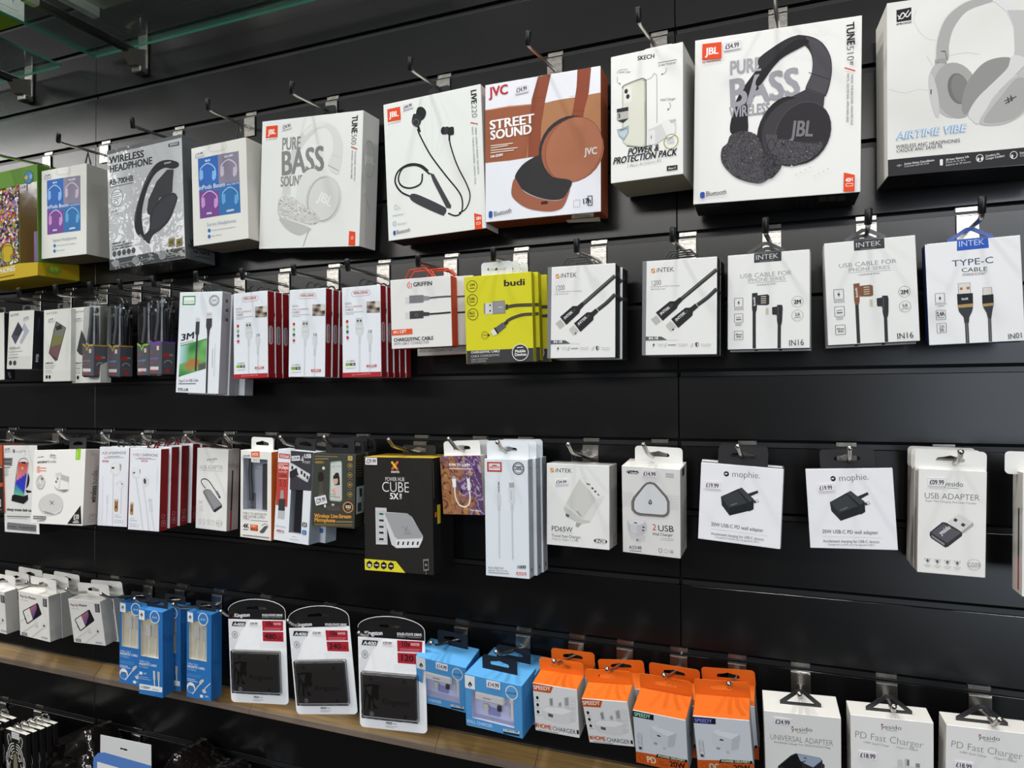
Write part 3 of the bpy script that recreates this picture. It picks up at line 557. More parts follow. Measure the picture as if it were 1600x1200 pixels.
q = product('accessory_box', 'narrow white box picturing a clear phone case and a plug', 'box', (-0.1871, -0.0513, 1.7399), (-0.0027, 0.0077, -0.0663), (99.3, 175.5, 78.0), {'F': 'e6e6e2', 'R': 'b9b8b4', 'L': 'b9b8b4', 'B': 'b9b8b4', 'T': 'd8d7d3', 'D': '8b8574'}, {'art':{'F':[('t','SKECH',37.5,12.4,61.2,13.8,5.7,'b','1a1a1c'),('t','Crystal Case',8.1,24.1,28.2,27.6,3.5,'ri','4a4a4a'),('t','Screen Protector',65.8,26.7,91,27.2,3.5,'ri','4a4a4a'),('t','Wall Charger',68.6,74,90.1,75.6,3.5,'ri','4a4a4a'),('l',[65.9,21.6,91,22.2],0.7,'1a1a1c'),('l',[12.2,20.4,23.8,21.3],0.5,'1a1a1c'),('l',[9.8,29.1,9.3,36.1,13.7,41],0.5,'1a1a1c'),('p',[11.7,39.4,14.2,41.3,12.7,37.7],'1a1a1c'),('l',[77.4,30.4,76,36.3,70.5,38.7],0.5,'1a1a1c'),('p',[70,39.1,72.8,38.2,71.8,36.2],'1a1a1c'),('l',[81.4,77.4,82.8,83.4,79.1,88],0.5,'1a1a1c'),('p',[78.7,88.4,81,86.5,79.1,85.2],'1a1a1c'),('l',[49,41.4,57,39.5,60.5,34.9,63.5,37.3,64.4,44.4,64.4,102],0.6,'8a8a84'),('l',[50,43.9,49.9,127.4],0.5,'b5b4ae'),('p',[16.1,46.9,19,42.7,42.9,37.9,47.6,41.2,49.5,48.5,49.5,127.3,47.1,132.7,23.8,126.9,17.8,122.4,16.1,117.5],'b9baab'),('l',[16.6,47,19.5,42.8,43.4,38.3,48.1,41.7,49.5,48.5,49.5,127.8,46.6,132.9,22.6,126.9],1.2,'55554f'),('p',[17.6,48.3,20.2,44.8,43.4,40.4,46.7,43.3,47.1,126.9,44.7,130.8,23.8,125.2,18.5,121.4],'d7d7c8'),('r',18.5,45.4,29.6,68.1,3.2,0,'e0e0d6'),('e',21.9,51.7,2.5,3.3,0.0,0,'2a2a2c'),('e',24.3,59.4,2.5,3.3,0.0,0,'2a2a2c'),('l',[48.1,71.4,48.1,94.6],0.9,'9a9a92'),('p',[8.6,73.8,25,73.6,25,79,8.6,79],'2a2a2c'),('p',[8.6,79.7,25,79,25,88.4,8.6,89.2],'b5b4ae'),('t','3',9.8,87,14.2,86.6,5.7,'b','1a1a1c'),('p',[9.3,90,26.2,89.1,17.8,94.7],'2a2a2c'),('p',[8.8,102.2,16.6,101.6,25.7,99.1,25.5,109.6,19,119.1,11.7,112.1],'8fa3ae'),('p',[10.8,103.7,16.6,103.4,23.8,101.3,23.8,109.3,18.5,116,12.9,111.1],'b9c8cf'),('t','ANTI',12.9,105.7,23.3,104.5,2.4,'b','33424a'),('p',[52.3,109.7,62.1,107.4,82.3,100.4,89.6,106.2,89.6,118.7,82.3,123.2,73.1,125.2,62.1,131.5,52.7,127.8],'cfcfcd'),('r',52.3,111.1,62.1,130.4,1.8,0,'dededc'),('l',[56.9,118.1,56.9,122.7],0.9,'2a2a2c'),('p',[69.7,102.9,77.7,100.1,85.7,105.5,89.1,111.8,88.2,121.9,80,126.3],'e2e2e0'),('p',[81.2,101.4,89.6,101,90,104.4,83.4,106.3],'b9b9b5'),('e',83.4,130.2,9.9,10.2,0.0,0.7,'c9a23c'),('e',83.4,130.2,9.2,9.5,0.0,0.5,'7fa04a'),('t','50%',77.3,129.7,87.3,129,5.2,'l','77767a'),('t','CHARGE',78.6,133.2,88,132.8,2.4,'r','8a8a8a'),('t','POWER &',23.8,139.8,69,139.9,8.5,'bi','1a1a1c'),('t','PROTECTION PACK',3,149.7,92.7,149.4,8.8,'bi','1a1a1c'),('t','3 Piece Accessory Kit',22.4,157.1,74.3,155.1,4.3,'li','8f8d88'),('p',[77.7,162.5,92,162.7,92,169,77.7,168.9],'2a2a2c'),('t','iPhone 13',80,167.4,90.4,167.2,2.4,'b','d0d0d0')],'R':[('t','SKECH',23.9,99.5,26.2,80.2,1.8,'r','55554f')]},'tabs':[('slot',5,44,24,0.6,'e0e0dd')]})
hook('chrome hook with black tip holding the phone case pack', 1984.7, -186.8, (-194.0, -109.0, 1943.6), (-193.3, -115.0, 1959.4), True, 'hooks of the top row')
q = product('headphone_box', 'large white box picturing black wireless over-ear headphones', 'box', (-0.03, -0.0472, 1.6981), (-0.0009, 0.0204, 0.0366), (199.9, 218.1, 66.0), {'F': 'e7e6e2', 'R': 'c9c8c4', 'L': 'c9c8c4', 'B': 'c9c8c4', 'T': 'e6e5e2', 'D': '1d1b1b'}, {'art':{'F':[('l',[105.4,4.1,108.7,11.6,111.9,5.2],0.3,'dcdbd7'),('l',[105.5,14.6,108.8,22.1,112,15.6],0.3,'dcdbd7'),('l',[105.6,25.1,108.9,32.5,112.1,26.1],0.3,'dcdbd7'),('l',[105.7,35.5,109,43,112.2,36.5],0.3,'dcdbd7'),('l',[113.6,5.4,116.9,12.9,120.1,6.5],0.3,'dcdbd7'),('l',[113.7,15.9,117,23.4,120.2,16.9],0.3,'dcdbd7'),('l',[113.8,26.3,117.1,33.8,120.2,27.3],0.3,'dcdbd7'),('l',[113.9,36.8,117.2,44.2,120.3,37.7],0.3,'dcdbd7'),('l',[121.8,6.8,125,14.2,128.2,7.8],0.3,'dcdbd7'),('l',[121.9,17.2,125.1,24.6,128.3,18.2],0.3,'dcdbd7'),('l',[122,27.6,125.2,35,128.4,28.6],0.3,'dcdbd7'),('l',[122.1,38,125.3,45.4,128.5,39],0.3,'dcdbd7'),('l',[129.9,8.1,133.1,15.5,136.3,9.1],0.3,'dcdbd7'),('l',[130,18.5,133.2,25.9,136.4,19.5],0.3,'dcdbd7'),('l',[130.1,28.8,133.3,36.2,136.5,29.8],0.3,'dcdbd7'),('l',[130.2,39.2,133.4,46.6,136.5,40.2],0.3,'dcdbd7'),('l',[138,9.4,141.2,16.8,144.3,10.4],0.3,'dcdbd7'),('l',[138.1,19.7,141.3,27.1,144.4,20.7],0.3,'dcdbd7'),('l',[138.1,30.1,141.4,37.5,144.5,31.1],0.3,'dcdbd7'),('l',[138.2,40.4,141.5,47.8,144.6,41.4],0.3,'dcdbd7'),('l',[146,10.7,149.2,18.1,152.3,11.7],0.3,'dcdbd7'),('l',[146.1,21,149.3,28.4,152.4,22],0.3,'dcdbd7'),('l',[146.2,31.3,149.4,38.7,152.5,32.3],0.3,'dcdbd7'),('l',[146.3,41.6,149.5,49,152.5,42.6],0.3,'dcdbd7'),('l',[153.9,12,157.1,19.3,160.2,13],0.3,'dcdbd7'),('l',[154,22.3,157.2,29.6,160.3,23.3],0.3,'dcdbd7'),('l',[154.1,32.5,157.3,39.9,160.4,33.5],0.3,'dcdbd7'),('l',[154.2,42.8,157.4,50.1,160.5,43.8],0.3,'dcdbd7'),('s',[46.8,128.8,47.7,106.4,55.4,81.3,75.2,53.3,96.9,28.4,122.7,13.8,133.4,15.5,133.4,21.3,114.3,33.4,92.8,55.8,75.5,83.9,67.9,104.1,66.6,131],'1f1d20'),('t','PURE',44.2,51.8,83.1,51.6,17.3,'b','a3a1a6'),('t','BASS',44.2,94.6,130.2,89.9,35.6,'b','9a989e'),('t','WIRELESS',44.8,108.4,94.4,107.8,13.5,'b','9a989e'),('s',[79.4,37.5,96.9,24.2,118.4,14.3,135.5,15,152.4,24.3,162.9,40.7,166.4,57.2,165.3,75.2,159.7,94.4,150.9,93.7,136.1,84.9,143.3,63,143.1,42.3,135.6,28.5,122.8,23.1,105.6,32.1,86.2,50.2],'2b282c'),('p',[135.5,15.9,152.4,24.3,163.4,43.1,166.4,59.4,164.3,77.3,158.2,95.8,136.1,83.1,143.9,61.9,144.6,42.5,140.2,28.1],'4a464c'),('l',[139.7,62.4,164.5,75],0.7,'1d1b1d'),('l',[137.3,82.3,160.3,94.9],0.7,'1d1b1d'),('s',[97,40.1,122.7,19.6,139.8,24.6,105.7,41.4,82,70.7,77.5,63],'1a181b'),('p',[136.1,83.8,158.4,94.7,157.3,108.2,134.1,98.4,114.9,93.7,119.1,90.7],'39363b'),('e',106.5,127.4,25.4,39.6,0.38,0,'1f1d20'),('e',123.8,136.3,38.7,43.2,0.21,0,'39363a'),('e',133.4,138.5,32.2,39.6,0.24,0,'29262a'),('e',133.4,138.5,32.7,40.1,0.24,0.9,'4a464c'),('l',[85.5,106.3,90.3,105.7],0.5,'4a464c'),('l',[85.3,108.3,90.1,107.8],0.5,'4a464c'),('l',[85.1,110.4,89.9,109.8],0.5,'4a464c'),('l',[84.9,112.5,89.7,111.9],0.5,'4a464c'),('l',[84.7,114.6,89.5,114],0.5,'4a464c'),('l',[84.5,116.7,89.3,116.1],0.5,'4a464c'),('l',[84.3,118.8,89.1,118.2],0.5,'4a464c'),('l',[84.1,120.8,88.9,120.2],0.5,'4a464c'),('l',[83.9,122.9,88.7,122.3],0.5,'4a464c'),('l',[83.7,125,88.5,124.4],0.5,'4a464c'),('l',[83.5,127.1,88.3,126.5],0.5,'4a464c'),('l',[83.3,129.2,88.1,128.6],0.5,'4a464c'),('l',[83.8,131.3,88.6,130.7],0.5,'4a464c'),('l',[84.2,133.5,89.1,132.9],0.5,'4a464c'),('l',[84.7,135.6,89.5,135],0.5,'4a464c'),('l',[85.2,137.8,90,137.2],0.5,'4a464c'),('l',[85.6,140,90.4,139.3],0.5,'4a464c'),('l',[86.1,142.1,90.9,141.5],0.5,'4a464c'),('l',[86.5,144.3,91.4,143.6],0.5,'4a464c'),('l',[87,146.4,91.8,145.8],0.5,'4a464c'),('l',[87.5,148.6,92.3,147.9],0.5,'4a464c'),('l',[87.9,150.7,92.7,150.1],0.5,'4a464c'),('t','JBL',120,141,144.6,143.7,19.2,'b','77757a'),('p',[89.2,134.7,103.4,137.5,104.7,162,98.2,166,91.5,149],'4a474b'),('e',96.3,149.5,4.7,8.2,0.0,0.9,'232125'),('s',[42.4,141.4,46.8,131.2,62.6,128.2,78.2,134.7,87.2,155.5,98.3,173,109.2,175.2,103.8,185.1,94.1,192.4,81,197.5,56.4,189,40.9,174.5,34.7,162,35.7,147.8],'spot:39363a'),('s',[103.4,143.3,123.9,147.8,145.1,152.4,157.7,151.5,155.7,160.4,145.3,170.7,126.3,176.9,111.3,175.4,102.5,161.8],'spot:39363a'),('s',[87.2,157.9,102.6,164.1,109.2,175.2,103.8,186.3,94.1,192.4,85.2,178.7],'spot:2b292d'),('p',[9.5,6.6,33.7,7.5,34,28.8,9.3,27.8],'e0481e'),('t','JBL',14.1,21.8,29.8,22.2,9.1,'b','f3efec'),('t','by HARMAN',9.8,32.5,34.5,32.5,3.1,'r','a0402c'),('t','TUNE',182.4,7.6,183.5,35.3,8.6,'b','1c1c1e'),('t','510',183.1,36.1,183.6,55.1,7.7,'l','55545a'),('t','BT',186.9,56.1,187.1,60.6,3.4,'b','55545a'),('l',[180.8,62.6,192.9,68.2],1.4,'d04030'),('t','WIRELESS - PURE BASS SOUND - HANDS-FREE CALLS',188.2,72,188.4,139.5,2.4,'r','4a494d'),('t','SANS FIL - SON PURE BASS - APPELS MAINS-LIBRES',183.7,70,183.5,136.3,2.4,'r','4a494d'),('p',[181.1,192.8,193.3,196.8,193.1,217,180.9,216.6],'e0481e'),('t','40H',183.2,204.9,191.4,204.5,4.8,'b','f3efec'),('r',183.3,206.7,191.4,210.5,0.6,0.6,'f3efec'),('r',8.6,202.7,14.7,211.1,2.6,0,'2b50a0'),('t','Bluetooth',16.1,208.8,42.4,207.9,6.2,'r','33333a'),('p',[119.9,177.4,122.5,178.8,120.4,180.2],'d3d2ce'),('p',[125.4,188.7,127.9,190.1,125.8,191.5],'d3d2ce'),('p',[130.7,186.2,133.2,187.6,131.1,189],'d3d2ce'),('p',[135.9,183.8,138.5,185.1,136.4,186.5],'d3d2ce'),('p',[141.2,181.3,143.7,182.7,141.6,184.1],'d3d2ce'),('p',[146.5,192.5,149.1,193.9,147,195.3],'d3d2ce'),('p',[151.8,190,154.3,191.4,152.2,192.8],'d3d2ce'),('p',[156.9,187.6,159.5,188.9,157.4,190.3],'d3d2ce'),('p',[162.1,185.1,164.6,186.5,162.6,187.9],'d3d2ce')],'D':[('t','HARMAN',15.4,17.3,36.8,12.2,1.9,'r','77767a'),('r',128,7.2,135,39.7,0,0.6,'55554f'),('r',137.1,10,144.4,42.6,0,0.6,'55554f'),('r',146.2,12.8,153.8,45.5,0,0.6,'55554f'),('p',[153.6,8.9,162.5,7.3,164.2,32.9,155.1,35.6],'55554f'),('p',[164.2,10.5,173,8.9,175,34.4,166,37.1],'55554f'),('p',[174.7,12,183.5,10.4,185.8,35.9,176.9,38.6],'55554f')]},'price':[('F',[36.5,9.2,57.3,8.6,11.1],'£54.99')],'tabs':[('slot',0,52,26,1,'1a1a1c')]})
hook('chrome hook with its tip above the large black headphones box', 1984.7, -23.0, (-24.8, -109.0, 1946.9), (-27.0, -115.0, 1957.8), True, 'hooks of the top row')
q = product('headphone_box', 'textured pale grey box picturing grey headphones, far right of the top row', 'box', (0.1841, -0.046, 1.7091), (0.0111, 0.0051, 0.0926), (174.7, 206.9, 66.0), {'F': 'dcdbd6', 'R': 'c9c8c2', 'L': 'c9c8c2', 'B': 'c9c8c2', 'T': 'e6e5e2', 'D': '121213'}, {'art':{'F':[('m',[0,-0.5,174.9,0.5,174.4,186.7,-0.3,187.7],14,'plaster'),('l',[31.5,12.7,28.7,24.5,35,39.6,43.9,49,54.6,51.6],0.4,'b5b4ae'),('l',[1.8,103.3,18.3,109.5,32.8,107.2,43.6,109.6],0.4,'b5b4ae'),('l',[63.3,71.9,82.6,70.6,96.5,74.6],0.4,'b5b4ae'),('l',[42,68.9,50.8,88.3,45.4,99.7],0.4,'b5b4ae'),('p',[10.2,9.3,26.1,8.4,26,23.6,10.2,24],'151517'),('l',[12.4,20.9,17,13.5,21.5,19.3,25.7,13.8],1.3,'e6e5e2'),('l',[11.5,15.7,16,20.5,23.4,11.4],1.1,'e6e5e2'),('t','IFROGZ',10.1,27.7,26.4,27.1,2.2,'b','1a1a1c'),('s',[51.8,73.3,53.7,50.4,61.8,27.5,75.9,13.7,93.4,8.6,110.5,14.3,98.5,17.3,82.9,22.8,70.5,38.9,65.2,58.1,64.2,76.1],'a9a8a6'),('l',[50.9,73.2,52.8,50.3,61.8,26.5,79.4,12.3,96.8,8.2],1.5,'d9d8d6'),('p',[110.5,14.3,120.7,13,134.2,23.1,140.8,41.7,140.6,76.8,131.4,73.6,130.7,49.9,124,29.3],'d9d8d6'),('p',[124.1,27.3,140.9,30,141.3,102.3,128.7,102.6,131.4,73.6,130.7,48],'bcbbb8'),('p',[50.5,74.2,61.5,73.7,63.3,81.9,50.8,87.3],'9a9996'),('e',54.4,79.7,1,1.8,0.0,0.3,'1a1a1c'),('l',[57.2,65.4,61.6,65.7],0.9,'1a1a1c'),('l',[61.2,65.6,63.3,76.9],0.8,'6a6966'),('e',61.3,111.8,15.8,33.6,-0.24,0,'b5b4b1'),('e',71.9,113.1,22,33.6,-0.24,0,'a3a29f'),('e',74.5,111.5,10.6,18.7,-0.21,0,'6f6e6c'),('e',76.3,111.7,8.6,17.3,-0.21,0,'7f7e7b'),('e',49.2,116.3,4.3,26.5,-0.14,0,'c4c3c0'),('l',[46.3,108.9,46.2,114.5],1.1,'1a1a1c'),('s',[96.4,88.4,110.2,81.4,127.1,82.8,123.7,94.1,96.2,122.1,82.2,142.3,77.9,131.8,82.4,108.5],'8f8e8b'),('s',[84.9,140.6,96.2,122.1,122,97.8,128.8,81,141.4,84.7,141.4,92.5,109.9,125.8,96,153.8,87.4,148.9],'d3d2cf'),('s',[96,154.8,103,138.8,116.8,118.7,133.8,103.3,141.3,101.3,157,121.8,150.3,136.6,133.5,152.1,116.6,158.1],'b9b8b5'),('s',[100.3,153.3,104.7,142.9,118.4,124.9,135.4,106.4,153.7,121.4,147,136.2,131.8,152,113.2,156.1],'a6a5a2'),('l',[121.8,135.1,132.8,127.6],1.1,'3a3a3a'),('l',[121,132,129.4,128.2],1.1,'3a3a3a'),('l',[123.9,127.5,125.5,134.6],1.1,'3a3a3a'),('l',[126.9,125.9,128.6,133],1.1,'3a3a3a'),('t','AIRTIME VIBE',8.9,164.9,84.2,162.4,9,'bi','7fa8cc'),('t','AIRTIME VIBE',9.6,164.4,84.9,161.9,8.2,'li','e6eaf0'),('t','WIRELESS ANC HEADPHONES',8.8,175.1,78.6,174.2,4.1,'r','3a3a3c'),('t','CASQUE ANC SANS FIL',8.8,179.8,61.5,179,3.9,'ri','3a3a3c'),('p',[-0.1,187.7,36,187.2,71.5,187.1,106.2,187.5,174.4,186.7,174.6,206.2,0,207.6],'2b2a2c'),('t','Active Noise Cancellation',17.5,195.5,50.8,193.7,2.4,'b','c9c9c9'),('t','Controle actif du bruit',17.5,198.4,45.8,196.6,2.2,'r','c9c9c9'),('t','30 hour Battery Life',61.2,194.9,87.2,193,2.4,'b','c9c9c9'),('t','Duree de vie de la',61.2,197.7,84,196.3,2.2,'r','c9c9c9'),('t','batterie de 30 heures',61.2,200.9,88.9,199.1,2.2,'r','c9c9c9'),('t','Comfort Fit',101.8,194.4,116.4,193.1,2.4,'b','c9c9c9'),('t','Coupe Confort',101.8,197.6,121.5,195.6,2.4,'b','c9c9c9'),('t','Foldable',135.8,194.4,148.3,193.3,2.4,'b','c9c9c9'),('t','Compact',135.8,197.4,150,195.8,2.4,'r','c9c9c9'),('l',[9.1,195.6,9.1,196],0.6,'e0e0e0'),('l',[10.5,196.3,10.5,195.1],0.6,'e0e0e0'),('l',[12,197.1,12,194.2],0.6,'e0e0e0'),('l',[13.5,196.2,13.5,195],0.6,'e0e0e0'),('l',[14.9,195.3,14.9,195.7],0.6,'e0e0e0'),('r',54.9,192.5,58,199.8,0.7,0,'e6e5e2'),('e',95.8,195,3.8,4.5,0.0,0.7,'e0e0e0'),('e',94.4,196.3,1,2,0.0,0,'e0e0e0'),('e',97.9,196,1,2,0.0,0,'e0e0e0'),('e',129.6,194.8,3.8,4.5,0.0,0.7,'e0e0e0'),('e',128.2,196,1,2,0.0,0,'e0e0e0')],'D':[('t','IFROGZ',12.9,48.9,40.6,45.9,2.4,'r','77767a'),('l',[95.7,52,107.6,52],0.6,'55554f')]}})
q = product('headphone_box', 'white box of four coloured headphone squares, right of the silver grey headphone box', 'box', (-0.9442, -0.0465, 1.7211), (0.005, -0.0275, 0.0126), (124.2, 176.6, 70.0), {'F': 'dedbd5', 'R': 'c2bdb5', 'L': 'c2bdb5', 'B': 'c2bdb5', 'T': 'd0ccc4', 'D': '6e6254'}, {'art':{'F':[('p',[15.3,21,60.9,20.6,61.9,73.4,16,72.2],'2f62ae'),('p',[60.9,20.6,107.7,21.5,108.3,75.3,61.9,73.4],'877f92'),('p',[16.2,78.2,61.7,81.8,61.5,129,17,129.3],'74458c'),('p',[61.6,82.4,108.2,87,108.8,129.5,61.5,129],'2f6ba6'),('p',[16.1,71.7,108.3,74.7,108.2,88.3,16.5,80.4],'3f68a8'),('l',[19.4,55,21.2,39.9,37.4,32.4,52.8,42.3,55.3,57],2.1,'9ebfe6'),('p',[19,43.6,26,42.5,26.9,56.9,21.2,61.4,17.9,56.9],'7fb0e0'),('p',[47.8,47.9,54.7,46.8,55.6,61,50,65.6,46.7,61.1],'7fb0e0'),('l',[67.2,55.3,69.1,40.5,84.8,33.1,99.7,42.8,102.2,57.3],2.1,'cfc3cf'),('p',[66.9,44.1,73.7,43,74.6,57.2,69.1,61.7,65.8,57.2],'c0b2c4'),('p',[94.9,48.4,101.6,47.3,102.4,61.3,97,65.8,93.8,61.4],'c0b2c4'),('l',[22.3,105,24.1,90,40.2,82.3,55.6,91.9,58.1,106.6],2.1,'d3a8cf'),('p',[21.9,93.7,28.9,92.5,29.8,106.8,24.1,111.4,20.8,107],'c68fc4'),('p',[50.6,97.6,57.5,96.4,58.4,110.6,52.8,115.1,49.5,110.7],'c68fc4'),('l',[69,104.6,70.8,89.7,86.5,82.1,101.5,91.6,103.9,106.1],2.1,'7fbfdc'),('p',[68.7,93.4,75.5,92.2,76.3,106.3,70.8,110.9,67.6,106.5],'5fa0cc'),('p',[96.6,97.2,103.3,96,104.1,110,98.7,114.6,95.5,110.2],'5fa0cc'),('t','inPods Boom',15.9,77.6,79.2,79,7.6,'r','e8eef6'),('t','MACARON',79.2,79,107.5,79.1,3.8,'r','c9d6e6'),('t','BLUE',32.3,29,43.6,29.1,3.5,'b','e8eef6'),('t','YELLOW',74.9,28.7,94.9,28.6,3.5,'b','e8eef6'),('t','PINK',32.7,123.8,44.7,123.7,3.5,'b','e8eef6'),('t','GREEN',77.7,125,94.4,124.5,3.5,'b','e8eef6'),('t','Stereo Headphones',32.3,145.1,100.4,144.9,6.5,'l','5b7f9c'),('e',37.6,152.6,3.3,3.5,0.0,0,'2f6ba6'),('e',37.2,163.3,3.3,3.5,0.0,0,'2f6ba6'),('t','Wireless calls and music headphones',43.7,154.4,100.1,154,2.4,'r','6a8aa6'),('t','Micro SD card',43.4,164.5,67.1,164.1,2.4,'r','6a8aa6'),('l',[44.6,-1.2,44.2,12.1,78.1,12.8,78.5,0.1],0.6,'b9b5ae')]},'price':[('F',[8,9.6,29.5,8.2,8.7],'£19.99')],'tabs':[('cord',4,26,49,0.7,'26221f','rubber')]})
hook('chrome hook holding the right one of two boxes with four coloured squares', 1984.7, -950.6, (-943.9, -109.0, 1945.7), (-939.5, -115.0, 1960.4), True, 'hooks of the top row')
q = product('headphone_box', 'white box of four coloured headphone squares, left of the silver grey headphone box', 'box', (-1.3459, -0.047, 1.7275), (0.0001, -0.0017, 0.0105), (127.4, 177.5, 70.0), {'F': 'dcd9d3', 'R': 'b5b0a8', 'L': 'b5b0a8', 'B': 'b5b0a8', 'T': 'cfcac2', 'D': '6e6254'}, {'art':{'F':[('p',[15.8,21,62.8,20.8,63.8,73.9,16.6,72.8],'2f62ae'),('p',[62.8,20.8,110.7,21.8,111.2,75.8,63.8,73.9],'877f92'),('p',[16.7,78.7,63.5,82.4,63.3,129.8,17.5,130.3],'74458c'),('p',[63.5,82.9,111.1,87.6,111.6,130.1,63.3,129.8],'2f6ba6'),('p',[16.6,72.2,111.2,75.3,111.1,88.9,17,81],'3f68a8'),('l',[20,55.3,21.9,40.2,38.5,32.7,54.4,42.6,57,57.4],2.2,'9ebfe6'),('p',[19.7,43.9,26.8,42.8,27.8,57.3,21.9,61.9,18.5,57.3],'7fb0e0'),('p',[49.3,48.3,56.3,47.2,57.3,61.5,51.5,66,48.2,61.5],'7fb0e0'),('l',[69.3,55.8,71.2,40.8,87.2,33.4,102.5,43.2,105.1,57.8],2.2,'cfc3cf'),('p',[69,44.5,75.9,43.4,76.8,57.6,71.1,62.2,67.8,57.7],'c0b2c4'),('p',[97.6,48.8,104.4,47.7,105.3,61.8,99.7,66.3,96.5,61.8],'c0b2c4'),('l',[23,105.8,24.9,90.7,41.5,82.9,57.2,92.5,59.9,107.3],2.2,'d3a8cf'),('p',[22.6,94.4,29.8,93.2,30.7,107.6,24.9,112.3,21.5,107.8],'c68fc4'),('p',[52.2,98.3,59.2,97.1,60.1,111.3,54.4,115.9,51,111.5],'c68fc4'),('l',[71,105.2,72.9,90.3,88.9,82.7,104.2,92.2,106.7,106.7],2.2,'7fbfdc'),('p',[70.7,94,77.6,92.8,78.5,107,72.9,111.6,69.6,107.2],'5fa0cc'),('p',[99.3,97.8,106.1,96.6,106.9,110.7,101.4,115.2,98.2,110.8],'5fa0cc'),('t','inPods Boom',16.4,78.2,81.5,79.6,7.2,'r','e8eef6'),('t','MACARON',81.5,79.6,110.4,79.6,3.6,'r','c9d6e6'),('t','BLUE',33.3,29.2,45,29.3,3.4,'b','e8eef6'),('t','YELLOW',77.1,28.9,97.6,29,3.4,'b','e8eef6'),('t','PINK',33.7,124.6,46,124.5,3.4,'b','e8eef6'),('t','GREEN',79.9,125.7,97,125.2,3.4,'b','e8eef6'),('t','Stereo Headphones',33.3,146.1,103,145.6,6.2,'l','5b7f9c'),('e',38.7,153.7,3.6,3.4,0.0,0,'2f6ba6'),('e',38.4,164.3,3.6,3.4,0.0,0,'2f6ba6'),('t','Wireless calls and music headphones',45,155.4,102.7,154.7,2.3,'r','6a8aa6'),('t','Micro SD card',44.7,165.5,69,164.9,2.3,'r','6a8aa6'),('l',[46,-1.3,45.6,12.2,80.4,12.9,80.8,0.2],0.6,'b9b5ae')]},'price':[('F',[7.2,7.3,27.2,6.5,9.7],'£19.99')],'tabs':[('cord',4,26,44,0.7,'26221f','rubber')]})
hook('chrome hook holding the left one of two boxes with four coloured squares', 1984.7, -1334.8, (-1322.9, -109.0, 1942.4), (-1313.6, -115.0, 1955.1), True, 'hooks of the top row')
